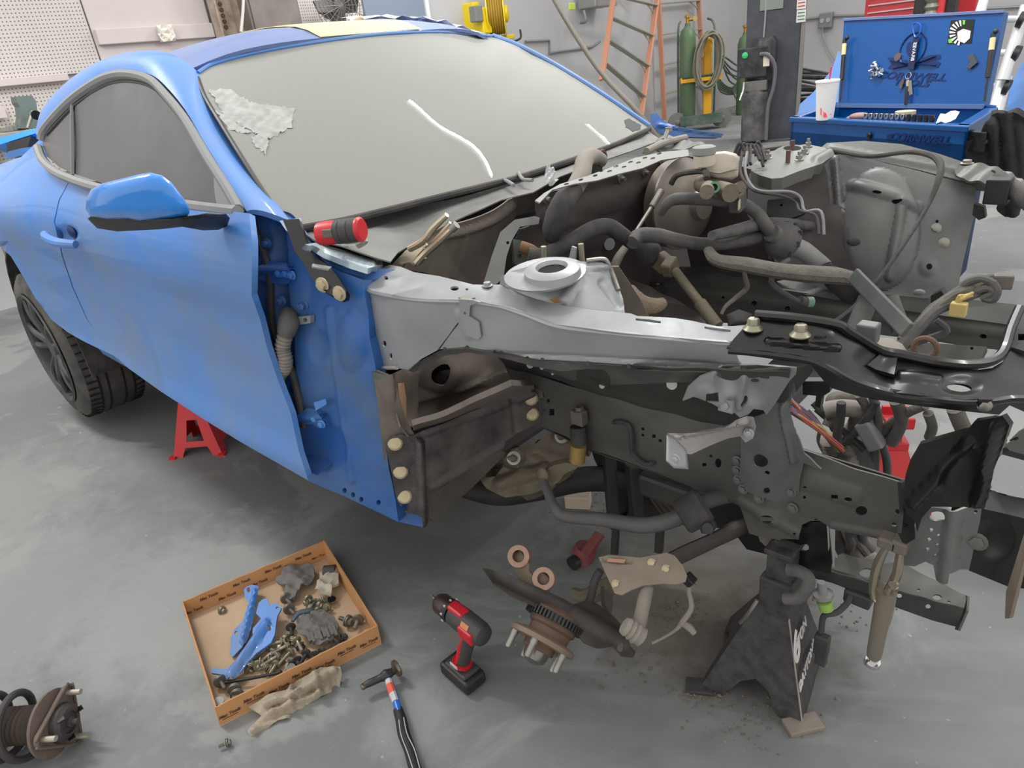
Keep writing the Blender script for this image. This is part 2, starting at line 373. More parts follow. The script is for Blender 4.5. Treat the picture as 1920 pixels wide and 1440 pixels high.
def wall_mat(name, col, peg=False):
    mt = M(name, col, .75, dust=.5, dcol=tuple(int(x*.93) for x in col), dscale=1.2)
    if peg:
        n = mt.node_tree.nodes; l = mt.node_tree.links; b = n['Principled BSDF']; prev = b.inputs['Base Color'].links[0].from_socket
        tc = n.new('ShaderNodeTexCoord'); mp = n.new('ShaderNodeMapping'); mp.inputs['Scale'].default_value = (39.4,)*3; l.new(tc.outputs['Object'], mp.inputs[0])
        fr = n.new('ShaderNodeVectorMath'); fr.operation = 'FRACTION'; l.new(mp.outputs[0], fr.inputs[0])
        sp = n.new('ShaderNodeSeparateXYZ'); l.new(fr.outputs[0], sp.inputs[0]); cb = n.new('ShaderNodeCombineXYZ'); l.new(sp.outputs[1], cb.inputs[1]); l.new(sp.outputs[2], cb.inputs[2])
        ds = n.new('ShaderNodeVectorMath'); ds.operation = 'DISTANCE'; l.new(cb.outputs[0], ds.inputs[0]); ds.inputs[1].default_value = (0, .5, .5)
        lt = n.new('ShaderNodeMath'); lt.operation = 'LESS_THAN'; l.new(ds.outputs['Value'], lt.inputs[0]); lt.inputs[1].default_value = .2
        x = n.new('ShaderNodeMix'); x.data_type = 'RGBA'; l.new(lt.outputs[0], x.inputs[0]); l.new(prev, x.inputs[6]); x.inputs[7].default_value = s2l((120, 100, 95)); l.new(x.outputs[2], b.inputs['Base Color'])
    return mt
XW = -5.6; YF = 12.0
WALLG = wall_mat('grey_wall_paint', (184, 184, 186)); WALLP = wall_mat('white_wall_board', (202, 192, 190))
PEG = wall_mat('pegboard', (200, 194, 190), True)
struct(obj('floor', G().box((1.2, 3.5, -.05), (13.6, 17, .1)), floor_mat(), sm=0))
struct(obj('wall_rear', G().box((XW-.1, 3.5, 1.8), (.2, 17, 3.6)), WALLG, sm=0))
struct(obj('wall_far', G().box((1.2, YF+.1, 1.8), (13.6, .2, 3.6)), WALLG, sm=0))
for i, (c, L, ang, pw) in enumerate(LAMPS):
    t = thing('ceiling_light', c, 'white strip ceiling lamp above the shop floor, outside the picture', 'ceiling light', 'ceiling strip lamps')
    R = Matrix.Rotation(math.radians(ang), 3, 'Z')
    obj('housing', G().box(c, (L, .16, .05), R), M('lamp_housing', (220, 220, 220), .5), t, sm=0)
    e = M('lamp_tube', (255, 255, 255), .5); e.node_tree.nodes['Principled BSDF'].inputs['Emission Color'].default_value = (1, 1, .97, 1); e.node_tree.nodes['Principled BSDF'].inputs['Emission Strength'].default_value = 9
    obj('lamp_tube', G().cyl(Vector(c)+R @ Vector((-L/2, 0, -.04)), Vector(c)+R @ Vector((L/2, 0, -.04)), .012), e, t)
W = lambda px, py, x=XW: Q(px, py, 'x', x)
def wpan(pts, x=XW, th=.02, g=None):   # flat board standing at distance x before the rear wall
    g = g or G(); P = [W(a, b, x) for a, b in pts]; n = len(P)
    B = [p+Vector((-th, 0, 0)) for p in P]
    return g.add(P+B, [tuple(range(n)), tuple(reversed(range(n, 2*n)))]+[(i, (i+1) % n, n+(i+1) % n, n+i) for i in range(n)])
# vertical seams follow the wall: use world boxes
def wbox(y0, y1, z0, z1, th=.02, x=XW+.012): return G().box((x+th/2, (y0+y1)/2, (z0+z1)/2), (th, y1-y0, z1-z0))
ys = lambda px, py: W(px, py).y
zs = lambda px, py: W(px, py).z
yA = ys(155, 0); yA2 = ys(178, 120)
seam = (yA+yA2)/2
o = tag(obj('pegboard', wbox(-3.5, seam, zs(120, 140), 3.2, .02), PEG, sm=0), 'white pegboard panel on the rear wall above the shelf rail', 'pegboard')
o = tag(obj('pegboard', wbox(-3.5, seam, .9, zs(120, 150), .02), PEG, sm=0), 'white pegboard panel below the shelf rail, behind the bench vise', 'pegboard')
o = tag(obj('shelf_rail', wbox(-3.5, ys(120, 140), zs(120, 152), zs(120, 138), .07, XW+.022), WALLP, sm=0, bev=.005), 'white horizontal shelf rail across the pegboard', 'shelf')
o = tag(obj('wall_board', wbox(seam+.01, ys(385, 30), .9, 3.3, .03), WALLP, sm=0), 'plain white board on the rear wall right of the pegboard', 'wall board')
tag(obj('trim_rail', wbox(seam+.02, ys(390, 50), zs(300, 78), zs(300, 50), .06, XW+.03), WALLP, sm=0, bev=.006), 'white wooden rail across the plain wall board', 'rail')
def crumple(c, w, h, n=10, amp=.02, seed=1, axis='x'):
    rnd = random.Random(seed); rows = []
    for j in range(n+1):
        rw = []
        for k in range(n+1):
            u, v = (k/n-.5)*w, (j/n-.5)*h; d = rnd.uniform(-amp, amp)
            rw.append(Vector(c)+(Vector((d, u, v)) if axis == 'x' else Vector((u, v, d+amp))))
        rows.append(rw)
    return rows
tag(obj('paper_scrap', G().grid(crumple(W(312, 62, XW+.13), .13, .12, 6, .02, 3), .001), M('paper', (226, 220, 210), .8), sm=0), 'crumpled grey paper scrap on the rail of the wall board', 'paper')
# steel column
c0 = W(405, 20); t = thing('steel_column', (XW+.1, c0.y, 0), 'worn cream steel column with bolt holes standing at the rear wall', 'column')
CRM = M('worn_cream_paint', (186, 172, 158), .6, dust=.7, dcol=(120, 100, 88), dscale=9)
g = G().box((XW+.09, c0.y, 1.7), (.012, .2, 3.4)).box((XW+.15, c0.y-.1, 1.7), (.13, .012, 3.4)).box((XW+.15, c0.y+.1, 1.7), (.13, .012, 3.4)); obj('channel', g, CRM, t, sm=0)
g = G()
for k in range(5): p = W(402+2*k, 8+k*11, XW+.099); g.lathe((XW+.09, c0.y, p.z), (1, 0, 0), [(.018, 0), (.018, .015)], 12)
obj('bolt', g, RUST, t)
# grey cabinet behind the roof
yc0, yc1 = ys(425, 20), ys(520, 20); t = thing('metal_cabinet', (XW+.2, (yc0+yc1)/2, 0), 'dark grey glossy metal cabinet by the steel column', 'cabinet')
obj('body', wbox(yc0, yc1, .5, 2.1, .35, XW+.02), M('dark_cabinet', (120, 112, 108), .3, .3, dust=.4), t, sm=0, bev=.008)
obj('door', wbox(yc0+.02, yc1-.02, .55, 2.05, .012, XW+.372), M('dark_cabinet'  , (0, 0, 0)), t, sm=0, bev=.004)
obj('handle', G().box((XW+.4, yc1-.06, 1.5), (.03, .015, .12)), BLK, t, sm=0)
tag(obj('drain_pipe', G().tube([W(456, -60, XW+.45), W(456, 10, XW+.45), W(452, 60, XW+.45)], .012), M('white_cable', (214, 210, 202), .6)), 'white hanging cable in front of the dark cabinet', 'cable')
tag(obj('pegboard', wbox(ys(532, 10), ys(690, 10), .9, 3.2, .02), PEG, sm=0), 'white pegboard panel behind the shop fan', 'pegboard')
# fan
fc = W(632, 12, XW+.35); t = thing('shop_fan', fc, 'round grey shop fan in front of the pegboard, above the roof', 'fan')
FANM = M('fan_grey', (112, 108, 106), .5, .3, dust=.4); g = G()
for rr in [.06, .1, .14, .18, .22, .26]: g.tube([fc+Vector((.05, rr*math.cos(a), rr*math.sin(a))) for a in [k*math.pi/10 for k in range(20)]], .004, 6, 1, True)
for k in range(18): a = k*math.pi/9; g.tube([fc+Vector((.07, 0, 0)), fc+Vector((.04, .26*math.cos(a), .26*math.sin(a)))], .003, 5, 0)
obj('cage', g, FANM, t)
g = G()
for k in range(4): 
    a = k*math.pi/2; R = Matrix.Rotation(a, 3, 'X') @ Matrix.Rotation(.5, 3, 'Y'); g.box(fc+Matrix.Rotation(a, 3, 'X') @ Vector((0, .13, 0)), (.02, .2, .12), Matrix.Rotation(a, 3, 'X') @ Matrix.Rotation(.5, 3, 'Y'))
obj('blade', g, M('fan_blade', (90, 86, 84), .5), t, sm=0); obj('motor', G().lathe(fc+Vector((-.2, 0, 0)), (1, 0, 0), [(.07, 0), (.09, .04), (.09, .2), (.03, .24)]), FANM, t)
obj('foot', G().box(fc+Vector((-.1, 0, -.35)), (.3, .3, .03)).box(fc+Vector((-.1, 0, -.2)), (.04, .04, .3)), FANM, t, sm=0)
struct(obj('door_1', wbox(ys(675, 10), ys(788, 10), .02, 2.25, .05), M('slate_door', (122, 134, 152), .5), sm=0, bev=.004))
struct(obj('trim_1', wbox(ys(789, 10), ys(795, 10), .02, 2.3, .07), M('white_trim', (225, 225, 222), .6), sm=0))
# hose reel
hc = W(930, 28, XW+.28); YEL = M('yellow_reel', (228, 200, 20), .35, dust=.25, dcol=(190, 170, 60)); t = thing('hose_reel', hc, 'yellow air hose reel mounted on the rear wall', 'hose reel')
g = G(); ax = Vector((.75, .66, 0)).normalized()
g.lathe(hc-ax*.10, ax, [(.10, 0), (.25, .0), (.25, .012), (.10, .02)], 28); g.lathe(hc+ax*.09, ax, [(.10, 0), (.25, .0), (.25, .012), (.10, .012)], 28); obj('flange', g, YEL, t)
g = G()
for k in range(6): g.tube([hc+ax*(-.07+k*.028)+(Vector((0, 0, 1))*math.cos(a)+ax.cross(Vector((0, 0, 1)))*math.sin(a))*.19 for a in [j*math.pi/10 for j in range(20)]], .015, 8, 1, True)
obj('hose', g, M('yellowish_hose', (150, 120, 30), .5), t); obj('hub', G().lathe(hc-ax*.13, ax, [(.09, 0), (.09, .26), (.05, .28)], 20), YEL, t)
obj('bracket', G().box(hc+Vector((-.02, -.22, -.05)), (.16, .14, .26)).box(hc+Vector((.02, -.05, -.24)), (.12, .5, .05)).box(hc+Vector((-.2, -.2, 0)), (.2, .1, .3)), YEL, t, sm=0, bev=.01)
obj('outlet', G().box(hc+Vector((.02, -.34, .02)), (.10, .12, .16)), M('reel_grey', (120, 122, 120), .5), t, sm=0, bev=.01)
obj('guide_arm', G().tube([hc+Vector((.1, .28, -.18)), hc+Vector((.16, .2, -.27)), hc+Vector((.12, .05, -.3))], .012), BLK, t)
# diagonal pipe leaning past the car
tag(obj('leaning_pipe', G().tube([Q(1020, -60, 'x', -3.6), Q(1040, 0, 'x', -3.5), Q(1122, 130, 'x', -3.2), Q(1200, 215, 'x', -2.9), Q(1255, 290, 'x', -2.75)], .022, 12, 4), M('grey_pipe', (128, 122, 112), .5, .4, dust=.4)), 'long thin grey pipe leaning behind the windshield', 'pipe')
# wall conduits and lamp
COND = M('conduit', (140, 142, 144), .5, .5)
tag(obj('wall_conduit', G().tube([W(985, 78, XW+.03), W(1030, 76, XW+.03), W(1030, 100, XW+.03), W(1110, 88, XW+.03), W(1125, 78, XW+.03)], .016, 8, 0), COND), 'thin grey conduit run on the wall below the leaning pipe', 'conduit')
t = thing('wall_heater', W(1110, 8, XW+.2), 'grey wall unit with a small green lamp above the ladders', 'wall unit')
obj('casing', G().box(W(1120, 2, XW+.2), (.3, .5, .16)), M('unit_grey', (150, 150, 148), .4, .3, dust=.3), t, sm=0, bev=.015)
obj('indicator', G().box(W(1072, 12, XW+.37), (.03, .12, .08)), M('green_yellow', (190, 215, 90), .4), t, sm=0, bev=.01); obj('pipe', G().tube([W(1095, 20, XW+.2), W(1098, 40, XW+.25), W(1085, 42, XW+.35)], .02), COND, t)
# step ladders
FIB = M('orange_fibreglass', (206, 140, 112), .55, dust=.5, dcol=(180, 150, 130), dscale=12); STEP = M('ladder_step', (165, 165, 150), .5, .4)
def ladder(L0, L1, R0, R1, nst, label, step0, back=None):
    t = thing('step_ladder', (L1+R1)/2, label, 'ladder')
    for a, b in ((L0, L1), (R0, R1)): obj('rail', G().bar(a, b, .075, .035, (0, 1, 0)), FIB, t, sm=0, bev=.004)
    for k in range(nst):
        u = (k+step0)/nst; p = L0.lerp(L1, u); q = R0.lerp(R1, u); obj('step', G().bar(p, q, .09, .02), STEP, t, sm=0, bev=.003)
        obj('brace', G().bar(q+Vector((0, 0, -.12)), q.lerp(p, .25), .012, .02), STEP, t, sm=0)
    return t
LX = -5.1
ladder(Q(1158, -60, 'x', LX), Q(1128, 150, 'x', LX+.35), Q(1240, -60, 'x', LX), Q(1201, 225, 'x', LX+.35), 5, 'orange fibreglass step ladder directly behind the right end of the windshield', .25)
ladder(Q(1232, -60, 'x', LX-.38), Q(1246, 225, 'x', LX-.3), Q(1306, -60, 'x', LX-.38), Q(1322, 200, 'x', LX-.3), 5, 'orange fibreglass step ladder behind the gas cylinders', .1)
# gas cylinders on cart
cz = Q(1310, 243, 'z', 0); t = thing('cylinder_cart', cz, 'green two wheeled cylinder cart with yellow chains', 'cart')
GRN = M('cylinder_green', (84, 110, 78), .45, dust=.4, dcol=(110, 120, 100)); GRND = M('cart_green', (52, 82, 72), .5, dust=.4)
YEL2 = M('yellow_paint', (226, 168, 36), .5)
gx = Vector((.75, .66, 0)).normalized()  # along picture
tow = Vector((.66, -.75, 0)).normalized() # towards viewer
g = G().box(cz+Vector((0, 0, .10)), (.62, .34, .03), Matrix.Rotation(math.atan2(gx.y, gx.x), 3, 'Z')).box(cz+tow*.17+Vector((0, 0, .16)), (.62, .015, .14), Matrix.Rotation(math.atan2(gx.y, gx.x), 3, 'Z')).box(cz+Vector((0, 0, .75)), (.56, .3, .03), Matrix.Rotation(math.atan2(gx.y, gx.x), 3, 'Z'))
for s in (-1, 1): g.tube([cz+gx*.27*s-tow*.18+Vector((0, 0, .1)), cz+gx*.27*s-tow*.18+Vector((0, 0, 1.3)), cz+gx*.2*s-tow*.35+Vector((0, 0, 1.5))], .016)
obj('frame', g, GRND, t)
WH = M('grey_cart_tyre', (118, 116, 112), .7)
for s in (-1, 1): 
    wg = G().lathe(cz+gx*.33*s+tow*.05+Vector((0, 0, .14)), tow, [(.04, -.03), (.14, -.025), (.14, .025), (.04, .03), (.02, .05)], 22); obj('wheel', wg, WH, t)
obj('chain', G().box(cz+tow*.14+Vector((0, 0, .72)), (.6, .02, .07), Matrix.Rotation(math.atan2(gx.y, gx.x), 3, 'Z')), YEL2, t, sm=0)
obj('handle_bar', G().box(cz+gx*.12+tow*.02+Vector((0, 0, .7)), (.12, .04, 1.1), Matrix.Rotation(math.atan2(gx.y, gx.x), 3, 'Z')), YEL2, t, sm=0, bev=.01)
def cylinder(c, r, h, label, red=False):
    t = thing('gas_cylinder', c, label, 'gas cylinder'); obj('bottle', G().lathe(c, (0, 0, 1), [(r*.9, 0), (r, .03), (r, h*.86), (r*.8, h*.93), (r*.35, h*.97), (r*.3, h)], 24), GRN, t)
    obj('valve', G().lathe(c+Vector((0, 0, h)), (0, 0, 1), [(.025, 0), (.025, .06), (.04, .07), (.04, .1), (.01, .11)], 12).cyl(c+Vector((0, 0, h+.04)), c+Vector((0, 0, h+.04))+gx*.09, .018), M('brass', (190, 150, 70), .35, .8), t)
    obj('gauge', G().lathe(c+gx*.1+Vector((0, 0, h+.05)), tow, [(.03, 0), (.035, .01), (.035, .03)], 16), M('gauge_brass', (200, 180, 120), .4, .6) if not red else RED, t)
cylinder(cz-gx*.17+Vector((0, 0, .115)), .115, 1.35, 'tall green gas cylinder on the left side of the cart')
cylinder(Q(1392, 215, 'z', 0), .11, 1.25, 'green gas cylinder with red gauge half hidden behind the lift motor', True)
# coiled hose
HC = M('grey_hose_coil', (128, 126, 108), .7, dust=.4); hc = Q(1328, 110, 'z', 1.12)
cc = cz+gx*.1+tow*.15+Vector((0, 0, .95)); g = G(); rnd = random.Random(5)
for k in range(9):
    a0 = .13+.02*rnd.random()+.02*(k % 3); b0 = .3+.05*rnd.random()+.02*(k % 4); dx = rnd.uniform(-.05, .05)
    g.tube([cc+gx*(a0*math.cos(a)+dx+.05*math.sin(a)*rnd.uniform(.2, 1))+Vector((0, 0, b0*math.sin(a)))+tow*(.02*k-.05) for a in [j*math.pi/6 for j in range(12)]], .013, 7, 3, True)
tag(obj('coiled_hose', g, HC, loc=cc), 'grey welding hose coiled over the cylinder cart', 'hose')
g = G()
for k in range(5): 
    g.tube([Q(1345+rnd.uniform(-4, 4), 105, 'x', LX)+Vector((0, 0, 0)), Q(1370+rnd.uniform(-8, 8), 120+k*8, 'x', LX), Q(1392, 135+k*7, 'x', LX), Q(1372, 165+k*3, 'x', LX), Q(1347, 145+k*5, 'x', LX)], .014, 7, 4, True)
p_ = Q(1372, 168, 'x', LX); g.tube([p_, p_+Vector((.1, .02, -.2)), Vector((p_.x+.15, p_.y, .014)), Vector((p_.x+.4, p_.y-.1, .014))], .014, 7, 4)
tag(obj('coiled_hose', g, M('green_hose', (92, 108, 88), .6)), 'greenish tangled hose between the coil and the lift motor', 'hose')
# wall arms
tag(obj('wall_conduit', G().tube([Q(1305, 52, 'y', YF-.05), Q(1420, 48, 'y', YF-.05), Q(1560, 30, 'y', YF-.05), Q(1640, 28, 'y', YF-.05), Q(1960, 10, 'y', YF-.05)], .02, 8, 0), COND), 'horizontal grey conduit on the far wall behind the lift post', 'conduit')
ob = Q(1549, 38, 'y', YF-.08); t = thing('outlet_box', ob, 'grey electrical outlet box on the far wall', 'outlet box')
obj('box', G().box(ob, (.22, .1, .24)), COND, t, sm=0, bev=.015)
for dx in (-.05, .05): obj('socket', G().lathe(ob+Vector((dx, -.05, 0)), (0, -1, 0), [(.035, 0), (.035, .012)], 14), M('socket_grey', (170, 172, 172), .5), t)
tag(obj('hanging_cord', G().tube([ob+Vector((-.03, -.05, -.12)), Q(1543, 70, 'y', YF-.1), Q(1560, 105, 'y', YF-.1), Q(1580, 125, 'y', YF-.1)], .012), M('grey_cord', (150, 150, 150), .6)), 'thin grey cord hanging below the outlet box', 'cord')
# ================================================================ LIFT POST
# post stands ~6.5 m off; its face is turned a little to the viewer
pz = Q(1455, 262, 'z', 0); pl = Q(1400, 150, 'y', pz.y); pr_ = Q(1480, 150, 'y', pz.y)
PM = M('lift_post_dark', (62, 66, 74), .5, .2, dust=.5, dcol=(100, 102, 106), dscale=5); PM2 = M('lift_post_side', (128, 128, 130), .5, .2, dust=.4)
t = thing('lift_post', (pz.x, pz.y, 0), 'tall dark grey vehicle lift post behind the engine bay', 'lift post')
RZ = Matrix.Rotation(math.radians(20), 3, 'Z')
pw = (pr_-pl).length*1.12; pc = Vector((Q(1445, 150, 'y', pz.y).x, pz.y, 0))
def pv(x, y, z): return pc+RZ @ Vector((x, y, 0))+Vector((0, 0, z))
obj('column', G().box(pv(0, 0, 1.8), (pw, .04, 3.6), RZ).box(pv(pw/2-.02, .16, 1.8), (.04, .32, 3.6), RZ).box(pv(-pw/2+.02, .16, 1.8), (.04, .32, 3.6), RZ), PM, t, sm=0, bev=.01)
obj('side_flange', G().box(pv(pw/2+.025, .1, 1.8), (.05, .2, 3.6), RZ), PM2, t, sm=0, bev=.006)
obj('base_plate', G().box(pv(0, .1, .01), (.6, .6, .02), RZ), PM, t, sm=0)
fr = lambda px, py, off=-.03: PL(px, py, pv(0, off, 0), RZ @ Vector((0, 1, 0)))
xd = RZ @ Vector((1, 0, 0))
o = fr(1447, 4); obj('switch_plate', G().box(o, (.26, .02, .16), RZ), M('grey_green_plate', (130, 140, 132), .5), t, sm=0, bev=.004)
obj('conduit', G().tube([fr(1437, -30), fr(1435, 30), fr(1431, 78)], .012), M('pale_conduit', (160, 165, 168), .4, .5), t)
sd = PL(1503, 22, pv(pw/2+.052, 0, 0), RZ @ Vector((0, 1, 0)))
for (a, b, cc_) in ((1503, 5, (225, 225, 225)), (1502, 30, (226, 228, 226))):
    p = fr(a, b, -.022); obj('warning_sticker', G().box(p, (.10, .006, .13), RZ), M('sticker_white', (226, 226, 224), .5), t, sm=0)
    g = G()
    for k in range(3): g.box(p+xd*0+Vector((0, 0, .035-.035*k))-RZ @ Vector((0, .004, 0)), (.075, .003, .012), RZ)
    obj('sticker_print', g, M('sticker_red', (190, 60, 60), .5) if b < 10 else M('sticker_green', (40, 130, 90), .5), t, sm=0)
# power unit in front of the post
t = thing('lift_power_unit', fr(1412, 262), 'black lift motor unit with green button and cylinder reservoir on the lift post', 'motor unit')
PB = M('unit_black', (34, 36, 40), .35, .2, dust=.45, dcol=(90, 90, 90), dscale=9, coat=.2)
q = lambda a, b, off=-.2: fr(a, b, off)
def boxpx(x0, y0, x1, y1, off, dep):
    a, b = q(x0, y0, off), q(x1, y1, off); u = (b-a).dot(xd); h = abs(b.z-a.z); c = (a+b)/2+RZ @ Vector((0, dep/2, 0)); return c, (abs(u), dep, h)
c, s_ = boxpx(1383, 92, 1436, 143, -.34, .22); obj('switch_box', G().box(c, s_, RZ), PB, t, sm=0, bev=.012)
obj('green_button', G().lathe(q(1397, 104, -.34), -(RZ @ Vector((0, 1, 0))), [(.035, 0), (.035, .02), (.02, .03)], 18), M('green_button', (60, 190, 110), .4), t)
c, s_ = boxpx(1402, 76, 1460, 150, -.2, .16); obj('motor', G().lathe(q(1430, 150, -.14), (0, 0, 1), [(.13, 0), (.15, .05), (.15, abs(s_[2])*.9), (.12, abs(s_[2]))], 22), PB, t)
obj('pump_block', G().box(q(1418, 160, -.18), (.26, .2, .12), RZ), M('pump_alloy', (110, 110, 108), .4, .6, dust=.4), t, sm=0, bev=.012)
obj('release_lever', G().tube([q(1395, 155, -.32), q(1393, 170, -.36), q(1387, 188, -.38)], .014), CHRM, t)
rb = q(1412, 262, -.18); obj('reservoir', G().lathe(rb, (0, 0, 1), [(.145, 0), (.15, .02), (.15, (q(1412, 176, -.18)-rb).z), (.09, (q(1412, 165, -.18)-rb).z)], 24), M('reservoir_dark', (72, 74, 78), .45, .3, dust=.5), t)
obj('hose', G().tube([q(1425, 102, -.36), q(1440, 103, -.38), q(1453, 125, -.36), q(1450, 165, -.36), q(1440, 200, -.36), q(1436, 262, -.34)], .022, 10, 6), M('conduit_grey', (96, 98, 102), .6), t)
obj('label', G().box(q(1437, 112, -.345), (.07, .004, .14), RZ), M('label_cream', (220, 210, 190), .6), t, sm=0)
# heap of black tubes
g0 = M('black_tube', (44, 46, 48), .5, .2, dust=.3); rnd = random.Random(3); hx = Q(1530, 190, 'y', 8.2)
for k in range(11):
    y = 8+rnd.uniform(-.3, .5); a = Q(1495+rnd.uniform(-6, 5), 128+k*8+rnd.uniform(-4, 4), 'y', y); b = Q(1585+rnd.uniform(-15, 20), 138+k*6+rnd.uniform(-6, 14), 'y', y-.3)
    tag(obj('black_tube', G().cyl(a, b, rnd.choice((.016, .022, .03)), n=8), g0), 'one of the black metal tubes heaped behind the lift post', 'tube', 'black tubes heaped between post and tool cart')
tag(obj('low_cabinet', G().box(Q(1540, 215, 'y', 8.2)+Vector((0, .1, 0)), (1.2, .6, .25)), M('black_bench', (38, 40, 42), .6), sm=0, bev=.02), 'black low cabinet under the heap of metal tubes', 'cabinet')
# red tool chest
RC = M('red_chest', (186, 34, 44), .35, dust=.15, dcol=(190, 90, 90), coat=.3); y0 = 7.0
a, b = Q(1617, 30, 'y', y0), Q(1722, -5, 'y', y0); t = thing('red_tool_chest', (a.x+.8, y0+.3, 0), 'red tool chest with drawers behind the open blue lid', 'tool chest')
x1 = Q(1830, 0, 'y', y0).x; z0 = Q(1640, 36, 'y', y0).z
obj('body', G().box(((a.x+x1)/2, y0+.3, z0/2+.2), (x1-a.x, .5, z0+.8)), RC, t, sm=0, bev=.01)
for k, py in enumerate((28, 14, 0, -14)):
    zz = Q(1660, py, 'y', y0).z; d = obj('drawer', G().box((a.x+.45, y0+.04, zz), (.8, .04, .085)), RC, t, sm=0, bev=.006); obj('handle', G().box((a.x+.45, y0+.01, zz+.035), (.8, .03, .012)), M('drawer_trim', (200, 190, 190), .3, .7), d, sm=0)
t = thing('impact_tool', Q(1750, 12, 'y', 6.3), 'dark machine part with a red grip standing behind the blue lid', 'machine')
c = Q(1750, 8, 'y', 6.3); obj('body', G().box(c+Vector((0, .1, .1)), (.34, .16, .45)), BLK, t, sm=0, bev=.02); obj('coil', G().lathe(c+Vector((0, -.02, -.1)), (0, 0, 1), [(.06, 0), (.07, .02), (.05, .05), (.07, .08), (.05, .11), (.07, .14), (.06, .3)], 18), STL, t)
obj('grip', G().box(c+Vector((.07, -.02, .02)), (.06, .06, .3)), RED, t, sm=0, bev=.015)
# ================================================================ BLUE TOOL CART
TB = M('tool_cart_blue', (4, 74, 138), .32, 0, coat=.3); TBD = M('tool_cart_blue_dark', (12, 62, 130), .4, .1)
A = Q(1483, 223, 'z', .85); B = Q(1813, 240, 'z', .85); ex = (B-A).normalized(); ey = Vector((-ex.y, ex.x, 0)); W_ = (B-A).length
es = (Q(1868, 205, 'z', .85)-B); DP = es.length; es.normalize()
def tb(u, v, z): return A+ex*u+es*v+Vector((0, 0, z-.85-.05))
RT = Matrix((ex, es, Vector((0, 0, 1)))).transposed()
def tbox(g, u0, u1, v0, v1, z0, z1): return g.box(tb((u0+u1)/2, (v0+v1)/2, (z0+z1)/2), (u1-u0, v1-v0, z1-z0), RT)
t = thing('tool_cart', tb(W_/2, DP/2, 0), 'blue tool cart with open lid standing beyond the engine bay', 'tool cart')
g = G(); tbox(g, 0, W_, 0, .03, .12, .90); tbox(g, 0, W_, DP-.02, DP, .12, .92); tbox(g, 0, .03, 0, DP, .12, .90); tbox(g, W_-.03, W_, 0, DP, .12, .90); tbox(g, 0, W_, 0, DP, .12, .84)
tbox(g, -.01, W_+.01, -.012, .04, .885, .91); tbox(g, -.01, .05, 0, DP, .885, .91); tbox(g, W_-.05, W_+.01, 0, DP, .885, .91)
obj('body', g, TB, t, sm=0, bev=.006)
def fp(px, py, off=-.004): return PL(px, py, tb(0, off, 0), ey)
zt, zb = fp(1640, 282).z, fp(1640, 320).z
for k in range(4):
    z1_ = zt-.0-k*.16
    d = obj('drawer', tbox(G(), .06, W_-.06, -.012, .01, z1_-.14, z1_), TB, t, sm=0, bev=.005); obj('handle', tbox(G(), .1, W_-.08, -.03, -.01, z1_-.02, z1_-.004), M('alu_handle', (170, 172, 175), .3, .8), d, sm=0, bev=.003)
obj('caster', G().lathe(tb(.1, .1, .06)-ex*.02, ex, [(.06, 0), (.06, .04)], 16).lathe(tb(W_-.1, .1, .06)-ex*.02, ex, [(.06, 0), (.06, .04)], 16).lathe(tb(.1, DP-.1, .06)-ex*.02, ex, [(.06, 0), (.06, .04)], 16).lathe(tb(W_-.1, DP-.1, .06)-ex*.02, ex, [(.06, 0), (.06, .04)], 16).cyl(tb(.1, .1, .05), tb(.1, .1, .14), .02).cyl(tb(W_-.1, .1, .05), tb(W_-.1, .1, .14), .02).cyl(tb(.1, DP-.1, .05), tb(.1, DP-.1, .14), .02).cyl(tb(W_-.1, DP-.1, .05), tb(W_-.1, DP-.1, .14), .02), BLK, t)
lk = fp(1631, 254); obj('lock', G().lathe(lk, -ey, [(.014, 0), (.014, .008), (.007, .012)], 16), BLKG, t)
up = Vector((0, 0, 1))
p = fp(1718, 260); NAVY = M('navy_print', (6, 38, 92), .4); pw_ = (fp(1775, 262)-fp(1662, 258)).length
obj('maker_name', G().text('CORNWELL', pw_*.185, p+ex*.012-ey*.002, ex, up, bold=True, shear=.25, ys=.75).lathe(p-ex*pw_*.47-ey*.0, -ey, [(.012, 0), (.012, .002), (.008, .002)], 16), NAVY, t, sm=0)
# side handle bracket
obj('side_bracket', tbox(G(), W_, W_+.08, .05, .1, .80, .88), BLK, t, sm=0, bev=.004); obj('side_handle', G().cyl(tb(W_+.07, .07, .84), tb(W_+.07, DP-.03, .84), .013), CHRM, t)
# lid
H0 = PL(1573, 200, tb(0, DP, 0), ey); H1 = PL(1842, 204, tb(0, DP, 0), ey)
ln = (ey*.97-up*.2).normalized()   # lid leans back a little
lp = lambda px, py, off=0: PL(px, py, tb(0, DP-.03, .92)-ln*off, ln)
L = [lp(1571, 198), lp(1846, 200), lp(1883, 21), lp(1582, 37)]
g = G(); g.hexa([v+ln*.035 for v in L], L); lid = obj('lid', g, TB, t, sm=0, bev=.004)
obj('lid_edge', G().bar(L[3]-ln*.004, L[2]-ln*.004, .012, .012), M('lid_edge_pale', (120, 140, 190), .4, .4), lid, sm=0)
obj('hinge', G().bar(L[0]-ln*.008, L[1]-ln*.008, .012, .02), M('hinge_zinc', (120, 150, 190), .4, .6), t, sm=0)
lx = (L[2]-L[3]).normalized(); lu = lx.cross(ln).normalized(); lu = lu if lu.z > 0 else -lu
tw = (lp(1770, 145)-lp(1646, 145)).length
g = G().text('CORNWELL', tw*.19, lp(1707, 143.5, .002), lx, lu, bold=True, shear=.2, ys=.6).text('TOOLS', tw*.17, lp(1708, 156, .002), lx, lu, bold=True, shear=.2, ys=.6)
g.tube([lp(1711, 92, .003)+(lx*math.cos(a)+lu*math.sin(a))*tw*.19 for a in [k*math.pi/12 for k in range(24)]], .004, 4, 0, True)
